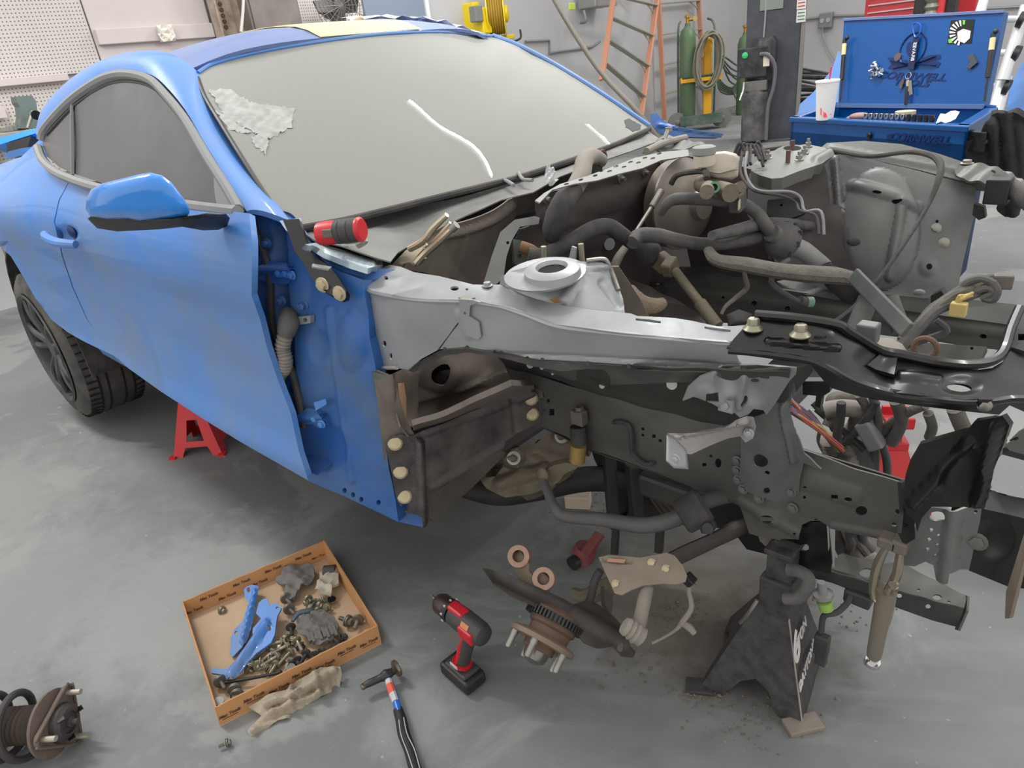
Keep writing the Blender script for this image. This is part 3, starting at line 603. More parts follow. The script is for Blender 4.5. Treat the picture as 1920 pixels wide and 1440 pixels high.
g.tube([lp(1670, 112, .003), lp(1700, 118, .003), lp(1755, 122, .003)], .012, 4, 2, flat=.2); g.tube([lp(1755, 105, .003), lp(1720, 118, .003), lp(1675, 128, .003)], .010, 4, 2, flat=.2)
g.panel([(1745, 103), (1762, 102), (1764, 110), (1752, 112), (1764, 118), (1758, 127), (1742, 122), (1724, 116), (1724, 110)], lambda a, b: lp(a, b, .003), step=8, thick=.001)
g.panel([(1664, 108), (1678, 108), (1684, 114), (1700, 112), (1702, 120), (1684, 124), (1676, 130), (1664, 128), (1672, 120)], lambda a, b: lp(a, b, .003), step=8, thick=.001)
g.panel(ell(1708, 92, 9, 14), lambda a, b: lp(a, b, .003), step=8, thick=.001)
obj('maker_emblem', g, NAVY, lid, sm=0)
# sticker: black square with white rays and a white patch
s_ = obj('sticker', G().panel([(1783, 38), (1827, 36), (1821, 81), (1776, 82)], lambda a, b: lp(a, b, .003), step=10, thick=.001), M('sticker_black', (16, 18, 18), .4), lid, sm=0)
g = G()
for k in range(9):
    a = math.radians(100+k*19); cx, cy = 1804, 62
    g.panel([(cx+13*math.cos(a-.06), cy-13*math.sin(a-.06)), (cx+24*math.cos(a-.09), cy-24*math.sin(a-.09)), (cx+24*math.cos(a+.09), cy-24*math.sin(a+.09)), (cx+13*math.cos(a+.06), cy-13*math.sin(a+.06))], lambda a, b: lp(a, b, .005), step=9, thick=.001)
g.panel([(1795, 60), (1806, 54), (1820, 58), (1818, 72), (1808, 81), (1796, 76)], lambda a, b: lp(a, b, .005), step=9, thick=.001)
obj('sticker_print', g, M('sticker_white', (0, 0, 0)), s_, sm=0)
obj('sticker_accent', G().panel([(1778, 74), (1784, 72), (1786, 80), (1779, 81)], lambda a, b: lp(a, b, .005), step=9, thick=.001).panel([(1805, 38), (1810, 38), (1809, 46), (1805, 46)], lambda a, b: lp(a, b, .005), step=9, thick=.001), M('sticker_lime', (110, 190, 60), .5), s_, sm=0)
# gas struts
for (a, b) in (((1584, 74), (1575, 190)), ((1863, 62), (1846, 190))):
    s0 = obj('gas_strut', G().cyl(lp(*a, .03), lp(a[0]*.35+b[0]*.65, a[1]*.35+b[1]*.65, .03), .011, n=10).cyl(lp(a[0]*.4+b[0]*.6, a[1]*.4+b[1]*.6, .03), lp(*b, .03), .005, n=8).ball(lp(a[0]+4, a[1]-3, .03), .012), BLK, t)
    obj('strut_label', G().cyl(lp(a[0]*.93+b[0]*.07, a[1]*.93+b[1]*.07, .03), lp(a[0]*.75+b[0]*.25, a[1]*.75+b[1]*.25, .03), .0118, n=10), M('label_cream2', (220, 200, 150), .6), s0)
# carabiner, lanyard, keys
t = thing('carabiner', lp(1718, 55, .01), 'blue carabiner hooked at the top of the open blue lid', 'carabiner')
obj('hook', G().tube([lp(a, b, .02) for a, b in ((1712, 47), (1719, 43), (1726, 48), (1724, 62), (1717, 70), (1713, 60))], .0035, 8, 4, True), M('blue_anodised', (70, 110, 220), .25, .8), t)
t = thing('lanyard', lp(1714, 100, .01), 'navy strap with white lettering hanging from the carabiner on the lid', 'lanyard')
obj('strap', G().panel([(1713, 68), (1723, 69), (1713, 130), (1701, 130)], lambda a, b: lp(a, b, .018), step=10, thick=.003), M('navy_strap', (26, 34, 66), .8), t, sm=0)
sx = (lp(1709, 120, .02)-lp(1716, 75, .02)).normalized(); g = G()
g.text('BRAVES', .026, lp(1713, 97, .0205), -sx, sx.cross(ln)*1, bold=True); obj('strap_lettering', g, M('strap_white', (190, 195, 205), .7), t, sm=0)
t = thing('key_bunch', lp(1702, 165, .01), 'bunch of dark keys and fobs hanging on the lanyard', 'keys')
obj('key_ring', G().tube([lp(1703, 142, .02)+(lx*math.cos(a)+lu*math.sin(a))*.016 for a in [k*math.pi/6 for k in range(12)]], .002, 6, 2, True), CHRM, t)
for i, (a, b, c_, d_, mt) in enumerate(((1694, 148, 1688, 166, RUST), (1702, 150, 1702, 172, GOLD), (1700, 162, 1698, 196, BLK), (1706, 152, 1708, 178, STL))):
    obj('key', G().bar(lp(a, b, .012+.004*i), lp(c_, d_, .012+.004*i), .017, .004, up=ln), mt, t, sm=0, bev=.001)
# magnets
g = G(); rnd = random.Random(1)
for k in range(16): p = lp(1644+rnd.uniform(-11, 11), 133+rnd.uniform(-10, 10), .012); g.lathe(p, Vector((rnd.uniform(-1, 1), rnd.uniform(-1, 1), rnd.uniform(-1, 1))), [(.006, 0), (.006, .02), (.01, .021), (.01, .026)], 7)
tag(obj('screw_cluster', g, CHRM, loc=lp(1644, 133)), 'clump of bright screws stuck on a magnet on the lid', 'screws')
tag(obj('round_magnet', G().lathe(lp(1685, 107, .0), -ln, [(.02, 0), (.02, .01)], 20), M('magnet_grey', (120, 110, 108), .4, .7), loc=lp(1685, 107)), 'round grey magnet beside the emblem on the lid', 'magnet')
tag(obj('magnet_clip', G().panel([(1815, 105), (1824, 101), (1832, 117), (1818, 129), (1812, 125), (1819, 116)], lambda a, b: lp(a, b, .012), step=8, thick=.012), M('clip_grey', (84, 86, 92), .4, .5), loc=lp(1820, 115), sm=0), 'grey bent metal clip held on the right of the lid', 'clip')
# cup
cp = Q(1546, 224, 'z', .855); sc = .055; h = .185
t = thing('drink_cup', cp, 'white foam drink cup with red straw on the corner of the tool cart', 'cup')
obj('cup', G().lathe(cp, (0, 0, 1), [(sc*.74, 0), (sc*.76, .01), (sc*.98, h*.95), (sc*1.05, h*.96), (sc*1.05, h), (sc*.95, h*1.01), (sc*.2, h*1.01)], 28), M('foam_white', (236, 234, 234), .6), t)
obj('straw', G().cyl(cp+Vector((0, 0, .1)), cp+Vector((.012, 0, .245)), .004, n=8), M('straw_red', (210, 30, 70), .4), t)
cm = lambda a, b: (lambda d: CAM+d*(((cp-CAM).dot(_f)-sc*.93)/d.dot(_f)))(ray(a, b))
g = G().panel([(1546, 192), (1549, 192), (1550, 200), (1552, 206), (1549, 212), (1551, 219), (1544, 219), (1545, 212), (1543, 206), (1545, 200)], cm, step=5, thick=.002)
g.panel([(1557, 204), (1561, 195), (1564, 195), (1560, 206), (1558, 215), (1556, 213)], cm, step=5, thick=.002); g.panel([(1539, 200), (1540.6, 200), (1540, 216), (1538.6, 216)], cm, step=5, thick=.002)
obj('cup_print', g, M('cup_red', (214, 30, 50), .5), t, sm=0)
# sockets in the tray
S0 = Q(1623, 222, 'z', .86); S1 = Q(1747, 226, 'z', .86)
for k in range(13):
    p = S0.lerp(S1, k/12); r_ = .011 if k < 8 else .010
    tag(obj('socket', G().lathe(p-Vector((0, 0, .012)), up, [(r_, 0), (r_, .035), (r_*.8, .036), (r_*.7, .025)], 14), CHRM if k < 8 else BLK, loc=p), ('chrome' if k < 8 else 'black')+' wrench socket, '+('first second third fourth fifth sixth seventh eighth ninth tenth eleventh twelfth thirteenth'.split()[k])+' from the left of the row in the cart tray', 'socket', 'wrench sockets in the tray')
tag(obj('work_glove', G().ball(Q(1612, 218, 'z', .86), (.05, .03, .018)).ball(Q(1600, 221, 'z', .85), (.035, .025, .012)), M('pinkish_glove', (150, 110, 108), .9, dust=.4), loc=Q(1612, 218, 'z', .85)), 'dusty pink cloth lump lying left of the sockets', 'glove')
tag(obj('tape_roll', G().lathe(Q(1697, 217, 'z', .855), up, [(.02, 0), (.045, 0), (.045, .022), (.02, .022)], 20), M('tape_tan', (190, 180, 150), .7), loc=Q(1697, 217, 'z', .85)), 'pale tape roll behind the sockets in the tray', 'tape')
tag(obj('paper_towel', G().grid([[p+Vector((0, 0, .006*math.sin(i*2+j))) for i, p in enumerate(r_)] for j, r_ in enumerate([[Q(1755+k*9+j*3, 231-j*6-k*1.5, 'z', .865) for k in range(5)] for j in range(4)])], .002), M('paper_white', (232, 234, 236), .8), loc=Q(1770, 225, 'z', .865)), 'white paper towel at the right end of the cart tray', 'paper towel')
# jacket on side handle
JK = M('black_fabric', (40, 38, 40), .95, dust=.3, dcol=(64, 60, 60), bump=.4, bscale=60)
js = Surf([(1860, 215, tuple(tb(W_+.10, .12, 1.0))), (1912, 230, tuple(tb(W_+.14, .12, .95))), (1900, 400, tuple(tb(W_+.12, .05, .3))), (1835, 300, tuple(tb(W_+.06, .0, .6)))])
g = G().panel([(1845, 232), (1862, 214), (1885, 207), (1908, 213), (1928, 226), (1935, 330), (1912, 402), (1885, 408), (1870, 396), (1878, 340), (1850, 318), (1812, 300), (1806, 270), (1835, 256)], js, step=9, thick=.03, relief=[('noise', 16, .010), ('ridge', 1885, 215, 1900, 400, 14, .03), ('ridge', 1862, 230, 1865, 320, 12, .03), ('ridge', 1910, 240, 1915, 380, 12, .02)])
tag(obj('jacket', g, JK, loc=tb(W_+.1, .1, .84)), 'black jacket hanging over the side handle of the tool cart', 'jacket')
# blue panels and white ladder right
tag(obj('leaning_fender', G().panel([(1494, 330), (1494, 222), (1500, 195), (1524, 174), (1560, 130), (1572, 95), (1576, 130), (1573, 215), (1570, 340)], Surf([(1500, 210, 'y', 3.6), (1570, 100, 'y', 3.7), (1573, 215, 'y', 3.4)]), step=12, thick=.02), BLUE, loc=Q(1540, 200, 'y', 3.5)), 'blue curved car panel standing left of the tool cart', 'car panel')
tag(obj('leaning_fender', G().panel([(1880, 250), (1895, 160), (1915, 118), (1960, 100), (1965, 328), (1893, 334)], Surf([(1880, 250, 'y', 4.2), (1915, 118, 'y', 4.4), (1990, 250, 'y', 4.0)]), step=16, thick=.02), BLUE, loc=Q(1940, 250, 'y', 4.2)), 'blue car panel standing at the right edge behind the white ladder', 'car panel')
WL = M('white_aluminium', (214, 216, 218), .35, .5, dust=.2); t = thing('telescopic_ladder', Q(1868, 215, 'y', 4.0), 'white telescopic ladder leaning right of the tool cart', 'ladder')
for (a, b, r0) in (((1848, -10), (1836, 30), .028), ((1925, 10), (1880, 150), .034), ((1884, 145), (1862, 222), .045)): obj('rail', G().cyl(Q(*a, 'y', 4.1), Q(*b, 'y', 4.0), r0, r0*1.1), WL, t)
for (a, b) in (((1880, 36), (1915, 36)), ((1868, 99), (1906, 99)), ((1850, 162), (1888, 162))): 
    obj('rung', G().cyl(Q(*a, 'y', 4.15), Q(*b, 'y', 4.05), .02), WL, t); obj('collar', G().cyl(Q(b[0]-5, b[1], 'y', 4.03), Q(b[0]+5, b[1]+2, 'y', 4.03), .045), BLK, t)
# bench with vise at left
t = thing('work_bench', Q(30, 245, 'x', -5.0), 'cluttered grey work bench below the pegboard behind the rear wing', 'bench')
zb_ = Q(60, 242, 'x', -5.0).z
obj('bench_top', G().box((-5.25, -1.9+.2, zb_-.03), (.7, 3.2, .06)), M('bench_grey', (150, 142, 136), .7, dust=.6), t, sm=0, bev=.006); obj('back_rail', G().box((-5.52, -1.7, zb_+.13), (.04, 3.2, .08)), WALLP, t, sm=0)
for k in range(2): obj('leg', G().box((-5.05, -3.1+k*2.6, zb_/2-.03), (.08, .08, zb_-.06)), M('bench_grey', (0, 0, 0)), t, sm=0)
g = G(); rnd = random.Random(9)
for k in range(9):
    p = Q(8+k*4, 228-rnd.random()*8, 'x', -5.1); p.z = zb_+.02; tag(obj('bench_scrap', G().box(p, (.1, .08*rnd.uniform(.6, 1.4), .035), Matrix.Rotation(rnd.random()*3, 3, 'Z')), rnd.choice((STL, BRWN, TRIMG)), sm=0, bev=.004, loc=p), 'small metal scrap lying on the bench left of the vise', 'scrap', 'metal scraps on the bench')
VG = M('vise_green', (96, 112, 108), .5, .2, dust=.5, dcol=(120, 126, 122)); v0 = Q(58, 240, 'x', -4.98); t = thing('bench_vise', v0, 'dark green bench vise on the bench at the left edge', 'vise')
vs_ = Surf([(35, 180, 'x', -4.98), (75, 180, 'x', -4.98), (55, 240, 'x', -4.98)])
obj('body', G().panel([(30, 181), (60, 179), (68, 190), (70, 205), (78, 222), (76, 240), (36, 241), (40, 222), (38, 200), (32, 192)], vs_, step=10, thick=.14), VG, t, sm=0, bev=.004)
obj('screw', G().cyl(Q(62, 212, 'x', -4.9), Q(68, 216, 'x', -4.80), .03), CHRM, t); obj('handle', G().cyl(Q(62, 208, 'x', -4.82), Q(52, 240, 'x', -4.82), .012), STL, t)
# ================================================================ CAR
car = thing('car', (-.9, 0, 0), 'blue two door coupe with its front end stripped down to the bare frame', 'car')
def cp_(name, g, mt, parent=None, **k): return obj(name, g, mt, parent or car, **k)
# ---- side body
ZK = [.25, .40, .46, .50, .56, .70, .86, .93, 1.0, 1.06, 1.11, 1.16, 1.25, 1.33, 1.39, 1.45]
YK = [-.86, -.895, -.918, -.922, -.905, -.893, -.905, -.930, -.928, -.905, -.868, -.835, -.765, -.705, -.645, -.58]
def Ys(x, z):
    y = float(np.interp(z, ZK, YK))
    if x < -1.9: y -= .035*math.exp(-((x+2.72)/.42)**2)*max(0, min(1, (z-.3)/.3))*(1 if z < 1.05 else max(0, 1-(z-1.05)*6))
    if x < -1.9 and z > 1.02: y += .13*min(1, (z-1.02)*6)*(min(1, (-1.9-x)/1.0))**1.5
    if x < -3.0: y += .25*(-3.0-x)**2
    if x > -.9: y += .03*(x+.9)
    return y
def SD(px, py):
    d = ray(px, py); t = .0005
    lo, hi = (-.99-CAM.y)/d.y, (-.55-CAM.y)/d.y
    for _ in range(30):
        md = (lo+hi)/2; p = CAM+d*md
        if p.y > Ys(p.x, p.z): hi = md
        else: lo = md
    return CAM+d*lo
# smooth the side profile with a spline-like resample
_z = np.linspace(.2, 1.5, 66); _y = np.interp(_z, ZK, YK); _y = np.convolve(np.pad(_y, 1, 'edge'), [.25, .5, .25], 'valid'); ZK, YK = list(_z), list(_y)
door_o = [(133, 335), (190, 352), (290, 378), (380, 390), (467, 400), (472, 450), (472, 555), (488, 600), (500, 650), (520, 710), (545, 775), (560, 845), (578, 901), (520, 868), (450, 828), (380, 785), (300, 733), (240, 690), (200, 655), (165, 600), (138, 540), (118, 480), (103, 415), (112, 375)]
door = cp_('door', G().panel(door_o, SD, step=15, thick=.014, relief=[('dome', 122, 440, 26, 20, -.02, 1)]), BLUE)
h = [SD(104, 436)+Vector((0, -.03, 0)), SD(118, 440)+Vector((0, -.045, 0)), SD(138, 448)+Vector((0, -.045, 0)), SD(152, 456)+Vector((0, -.015, 0))]
cp_('door_handle', G().tube(h, [.014, .015, .015, .012], 10), BLUE, door); cp_('handle_recess', G().ball(SD(128, 436)+Vector((0, .010, 0)), (.036, .008, .020)), M('recess_dark_blue', (12, 40, 90), .5), door)
quarter_o = [(133, 333), (112, 325), (90, 308), (77, 290), (74, 262), (40, 294), (0, 308), (-14, 314), (-14, 452), (0, 462), (20, 480), (40, 513), (67, 560), (97, 600), (127, 623), (157, 640), (215, 668), (240, 688), (200, 653), (163, 600), (136, 540), (116, 480), (101, 415), (110, 375)]
def QD(px, py):
    p = SD(px, py); return p if p.x > -3.72 else Q(px, py, 'x', -3.72)
cp_('rear_quarter_panel', G().panel(quarter_o, QD, step=15, thick=.02), BLUE)
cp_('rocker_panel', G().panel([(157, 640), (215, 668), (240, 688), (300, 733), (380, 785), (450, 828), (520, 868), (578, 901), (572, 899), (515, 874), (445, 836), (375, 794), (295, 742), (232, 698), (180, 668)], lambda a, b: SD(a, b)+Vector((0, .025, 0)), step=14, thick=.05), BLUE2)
# side rail: band between windows and silhouette
inner = [(77, 262), (90, 232), (130, 186), (180, 152), (215, 137), (248, 133), (285, 141), (315, 166), (350, 210), (385, 270), (425, 335), (462, 396)]
outer = [(74, 250), (84, 205), (120, 163), (165, 128), (215, 106), (268, 95), (318, 100), (368, 132), (392, 178), (430, 248), (480, 328), (545, 415)]
iy = [-.80, -.79, -.75, -.715, -.70, -.695, -.70, -.715, -.745, -.78, -.81, -.835]
oy = [-.72, -.72, -.68, -.645, -.62, -.60, -.595, -.59, -.62, -.66, -.71, -.755]
I3 = cr([Q(a, b, 'y', y) for (a, b), y in zip(inner, iy)], 6); O3 = cr([Q(a, b, 'y', y) for (a, b), y in zip(outer, oy)], 6)
rows = []
for k in range(7):
    u = k/6; rows.append([p.lerp(q_, u)+((q_-p).cross(Vector((0, 0, 1))).cross(q_-p)).normalized()*0+Vector((0, -.6, .8))*(.018*4*u*(1-u)) for p, q_ in zip(I3, O3)])
cp_('roof_side_rail', G().grid(rows, .012), BLUE)
# roof
def zr(x, y):
    zc = float(np.interp(-x, [1.10, 1.16, 1.22, 1.30, 1.45, 1.6, 1.8, 2.0, 2.3, 2.6, 3.0, 3.4], [1.42, 1.437, 1.462, 1.482, 1.494, 1.496, 1.49, 1.477, 1.44, 1.38, 1.28, 1.18])); return zc-.085*(abs(y)/.6)**3.2
hx_ = lambda y: -1.15-.11*(abs(y)/.59)**2.2
rows = []
for k in range(29):
    u = k/28; rows.append([Vector((hx_(yy)*(1-u)+(-3.3)*u, yy*(1-.05*u), zr(hx_(yy)*(1-u)+(-3.3)*u, yy))) for yy in [(-.6+1.2*j/24) for j in range(25)]])
roof = cp_('roof_panel', G((0, 0, 90)).grid(rows, .01), ROOFB)
TP = M('yellow_masking_tape', (232, 214, 150), .6, dust=.3, dcol=(220, 205, 165))
def strip(y0, y1, x0=-1.16):
    rr = []
    for k in range(16):
        u = k/15; rr.append([Vector(((hx_(yy)+.0)*(1-u)+(-2.1)*u, yy, zr(hx_(yy)*(1-u)+(-2.1)*u, yy)+.004)) for yy in [y0+(y1-y0)*j/6 for j in range(7)]])
    return G((0, 0, 90)).grid(rr, .002)
def yroof(px, py):   # where the sight line meets the header
    lo, hi = -.6, .6
    for _ in range(40):
        md = (lo+hi)/2; P = Vector((hx_(md), md, zr(hx_(md), md)))-CAM; x = 960+FOC*P.dot(_r)/P.dot(_f)
        if x < px: lo = md
        else: hi = md
    return md
cp_('masking_tape', strip(yroof(602, 78), yroof(755, 62)), TP, roof); cp_('masking_tape', strip(yroof(768, 62), yroof(790, 62)), TP, roof)
cp_('masking_tape', strip(yroof(757, 62), yroof(766, 62)), M('pale_tape', (200, 205, 225), .6), roof)
# crumpled film on the far roof edge
def film(x0, y0, x1, y1, n=18, w_=.09, amp=.018, seed=2):
    rnd = random.Random(seed); rr = []
    for j in range(5):
        rr.append([Vector((x0+(x1-x0)*k/n-w_*(j/4-.5)+rnd.uniform(-.01, .01), y0+(y1-y0)*k/n+rnd.uniform(-.01, .01), 0)) for k in range(n+1)])
    return [[Vector((p.x, p.y, zr(p.x, p.y)+.006+rnd.uniform(0, amp))) for p in r__] for r__ in rr]
tag(obj('plastic_film', G().grid(film(-1.5, .15, -1.33, .60), .001), M('white_film', (214, 218, 230), .35, coat=.3), sm=0, loc=(-1.45, .4, 1.48)), 'crumpled white plastic film lying on the far roof edge', 'plastic film')
_b = Vector((-1.62, .36, zr(-1.62, .36)+.012)); tag(obj('sanding_block', G().box(_b, (.05, .34, .012), Matrix.Rotation(-.25, 3, 'Z')), BLK, sm=0, bev=.003, loc=_b), 'flat black strip with holes lying on the far roof edge', 'strip')
# ---- windshield
ws_o = [(372, 150), (372, 138), (400, 122), (460, 105), (530, 91), (605, 79), (700, 67), (775, 62), (850, 62), (925, 69), (975, 88), (1040, 122), (1110, 165), (1170, 205), (1216, 237), (1210, 248), (1150, 270), (1060, 302), (970, 331), (905, 347), (820, 368), (720, 393), (640, 412), (560, 425), (535, 412), (500, 365), (455, 295), (415, 230), (385, 180)]
wsg = G().panel(ws_o, WS, step=26, thick=.006)
WSM = M('dusty_windshield', (132, 132, 127), .7, 0, dust=.35, dcol=(142, 142, 136), dscale=1.3, coat=.3)
ws = cp_('windshield', wsg, WSM)
edge = [(925, 69), (975, 88), (1040, 122), (1110, 165), (1170, 205), (1218, 238)]
cp_('windshield_trim', G().tube([WS(a, b)+Vector((0, 0, .004)) for a, b in edge], .009, 8), BLUE, ws)
cp_('windshield_trim', G().tube([WS(a, b)+Vector((0, 0, .002)) for a, b in ws_o[1:10]], .006, 8), BLUE, ws)
cp_('windshield_seal', G().tube([WS(a, b)+Vector((.004, 0, -.003)) for a, b in [(1216, 240), (1150, 270), (1060, 302), (970, 331), (905, 347), (820, 368), (720, 393), (640, 412), (560, 426)]], .009, 8), BLKD, ws)
cp_('windshield_seal', G().tube([WS(a, b)+Vector((0, -.002, -.002)) for a, b in [(372, 145), (385, 180), (415, 230), (455, 295), (500, 365), (537, 414)]], .006, 8), BLK, ws)
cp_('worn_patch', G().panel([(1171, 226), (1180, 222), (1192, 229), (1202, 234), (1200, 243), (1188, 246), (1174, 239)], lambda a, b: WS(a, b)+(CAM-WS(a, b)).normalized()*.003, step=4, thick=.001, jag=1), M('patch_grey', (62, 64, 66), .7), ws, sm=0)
# pale crumpled patches laid over the left part of the glass
rnd = random.Random(4)
PATCHM = M('greyish_patch', (168, 169, 166), .5, dust=.9, dcol=(140, 141, 137), dscale=26)
PW = [[(392, 168), (428, 166), (470, 190), (555, 205), (545, 240), (500, 262), (462, 240), (420, 215)], [(470, 255), (505, 250), (498, 288), (480, 275)], [(400, 205), (440, 225), (470, 248), (430, 245)]]
for i, o_ in enumerate(PW):
    cp_('pale_glass_patch', G().panel(o_, lambda a, b: WS(a, b)+(CAM-WS(a, b)).normalized()*.003, step=9, thick=.001, jag=3, relief=[('noise', 5, .0015)]), PATCHM, ws, sm=0)
# ---- side glass
SG = Surf([(90, 262, 'y', -.80), (130, 330, 'y', -.855), (245, 150, 'y', -.70), (440, 385, 'y', -.845), (330, 210, 'y', -.745), (140, 190, 'y', -.75), (290, 370, 'y', -.86)])
cp_('side_window', G().panel([(140, 196), (180, 162), (215, 148), (250, 147), (282, 156), (308, 180), (345, 226), (385, 292), (420, 350), (440, 386), (350, 377), (250, 358), (190, 343), (140, 326)], SG, step=22, thick=.005), GLASSS, door)
cp_('quarter_window', G().panel([(82, 250), (100, 226), (136, 199), (137, 325), (112, 314), (90, 295), (80, 275)], SG, step=18, thick=.005), GLASSS)
cp_('window_divider', G().bar(SG(138, 198)+Vector((0, -.006, 0)), SG(140, 328)+Vector((0, -.006, 0)), .014, .008, (0, 1, 0)), TRIMG, door, sm=0)
t3 = [SG(a, b)+Vector((0, -.005, 0)) for a, b in [(80, 262), (88, 240), (132, 192), (180, 157), (215, 142), (250, 140), (285, 150), (312, 175), (350, 222), (390, 290), (428, 350), (452, 392)]]
cp_('window_trim', G().tube(t3, .011, 8, flat=1.3), TRIMG)
cp_('window_seal', G().tube([p+Vector((.012, -.002, -.02)) for p in t3[1:9]], .007, 8), BLK)
cp_('belt_trim', G().tube([SG(a, b)+Vector((0, -.012, 0)) for a, b in [(78, 275), (88, 300), (110, 320), (140, 334), (190, 350), (290, 372), (380, 386), (455, 395)]], .014, 8), TRIMG)
cp_('window_corner_patch', G().panel([(404, 318), (452, 392), (412, 388), (407, 360)], lambda a, b: SG(a, b)+Vector((0, -.006, 0)), step=14, thick=.004), TRIMG, door, sm=0)
# interior floor behind the glass so that the cabin is closed
cp_('cabin_lining', G().box((-1.9, 0, .72), (2.2, 1.3, .5)), BLKD, sm=0)
# ---- mirror
mir = cp_('side_mirror', G().pillow([(164, 410), (172, 404), (250, 410), (330, 408), (358, 404), (392, 399), (424, 401), (431, 409), (426, 424), (410, 431), (380, 432), (345, 425), (300, 430), (220, 434), (182, 428)], Surf([(164, 410, 'y', -1.09), (260, 425, 'y', -1.03), (356, 415, 'y', -.98), (430, 412, 'y', -.89)]), .025, .05, inner=.15), BLK, sm=50)
msf = Surf([(165, 380, 'y', -1.09), (350, 400, 'y', -.985), (255, 410, 'y', -1.04)])
cp_('mirror_cap', G().pillow([(160, 392), (162, 372), (170, 356), (190, 344), (230, 334), (262, 326), (282, 323), (303, 328), (322, 342), (342, 368), (355, 388), (356, 398), (352, 405), (330, 410), (262, 415), (240, 411), (200, 411), (170, 406)], msf, .05, .07, inner=.3, n=8), BLUEG, mir, sm=70)
# ---- spoiler and tail
sp = Surf([(0, 262, 'x', -3.55), (70, 240, 'x', -3.35), (30, 300, 'x', -3.4)])
cp_('rear_spoiler', G().panel([(-14, 262), (0, 258), (70, 240), (66, 250), (0, 271), (-14, 275)], sp, step=16, thick=.12), BLUEG)
cp_('spoiler_strut', G().panel([(14, 268), (58, 255), (50, 282), (12, 286)], sp, step=12, thick=.08), BLKG)
cp_('trunk_lid', G().grid([[Vector((-3.2-.35*k/6, y, 1.16-.02*k/6+0*y)) for k in range(7)] for y in (-.62, -.3, 0, .3, .62)], .03), BLUE)
# ---- rear wheel
WC = Vector((-2.717, -.93, .385)); wh = cp_('rear_wheel', G().lathe(WC+Vector((0, .27, 0)), (0, -1, 0), [(.245, 0), (.30, -.0), (.335, .015), (.345, .05), (.347, .13), (.345, .21), (.335, .25), (.305, .27), (.255, .272), (.25, .26), (.25, .02)], 56, caps=False), TYRE)
g = G()
for rr in (.06, .10, .165, .20): g.lathe(WC+Vector((0, .27-rr, 0)), (0, -1, 0), [(.3475, 0), (.3487, .0), (.3487, .008), (.3475, .008)], 56, caps=False)
for k in range(60):
    a = k*math.pi/30; d_ = Vector((math.cos(a), 0, math.sin(a))); R = Matrix.Rotation(-a, 3, 'Y')
    g.box(WC+d_*.3435+Vector((0, .045, 0)), (.008, .05, .005), R); g.box(WC+d_*.3440+Vector((0, .225, 0)), (.008, .05, .005), R)
cp_('tyre_tread', g, M('tread_groove', (20, 20, 20), .9), wh, sm=0)
g = G().lathe(WC+Vector((0, .26, 0)), (0, -1, 0), [(.25, 0), (.235, .02), (.225, .15), (.235, .25), (.25, .262), (.256, .268), (.248, .274), (.232, .262), (.215, .16), (.215, .02)], 56, caps=False)
for k in range(5):
    for dd in (-.13, .13):
        a = k*2*math.pi/5+.5; b_ = a+dd*1.7
        p0 = WC+Vector((math.cos(a+dd*.8)*.05, .03, math.sin(a+dd*.8)*.05)); p1 = WC+Vector((math.cos(b_)*.15, .005, math.sin(b_)*.15)); p2 = WC+Vector((math.cos(b_)*.235, .01, math.sin(b_)*.235))
        g.tube([p0, p1, p2], [.02, .014, .012], 8, 4)
g.lathe(WC+Vector((0, .06, 0)), (0, -1, 0), [(.07, 0), (.07, .03), (.05, .05), (.03, .05)], 24)
cp_('alloy_rim', g, RIM, wh)
cp_('brake_disc', G().lathe(WC+Vector((0, .14, 0)), (0, -1, 0), [(.05, 0), (.19, 0), (.19, .025), (.05, .025)], 36), GREYD, wh)
cp_('wheel_arch_liner', G().grid([[Vector((-2.717+math.cos(a)*.44, y, .40+math.sin(a)*.44)) for a in [math.pi*(k/16)*1.1-.15 for k in range(17)]] for y in (-.90, -.6, -.4)], .01), BLKD)
cp_('inner_wheel_well', G().box((-2.7, -.42, .6), (1.1, .04, .8)), BLKD, sm=0)
cp_('underbody', G().box((-1.85, 0, .42), (2.6, 1.5, .06)).box((-1.9, -.66, .36), (1.9, .1, .12)).box((-3.2, 0, .5), (.9, 1.3, .25)), BLKD, sm=0)
cp_('exhaust_pipe', G().tube([Vector((-2.4, -.35, .3)), Vector((-1.6, -.3, .28)), Vector((-.9, -.2, .3))], .035), STL)
# ---- hinge pillar
HP = Surf([(480, 420, 'y', -.79), (545, 415, 'y', -.755), (500, 640, 'y', -.84), (578, 895, 'y', -.87), (680, 525, 'y', -.765), (700, 690, 'y', -.785), (742, 972, 'y', -.80), (600, 640, 'y', -.80), (640, 800, 'y', -.815)])
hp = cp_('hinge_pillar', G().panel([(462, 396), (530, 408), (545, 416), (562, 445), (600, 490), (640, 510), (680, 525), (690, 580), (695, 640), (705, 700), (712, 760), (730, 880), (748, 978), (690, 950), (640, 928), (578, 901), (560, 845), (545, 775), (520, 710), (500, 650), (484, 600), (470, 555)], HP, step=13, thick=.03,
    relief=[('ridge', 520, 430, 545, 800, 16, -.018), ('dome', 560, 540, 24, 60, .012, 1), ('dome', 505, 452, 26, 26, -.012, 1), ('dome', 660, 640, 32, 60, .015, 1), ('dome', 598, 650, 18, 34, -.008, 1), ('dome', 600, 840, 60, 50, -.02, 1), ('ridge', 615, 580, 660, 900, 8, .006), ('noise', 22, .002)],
    holes=[ell(498, 622, 7, 8), ell(646, 920, 4, 5), ell(662, 928, 4, 5), ell(678, 936, 4, 5), ell(710, 942, 4, 5)]), BLUE2)
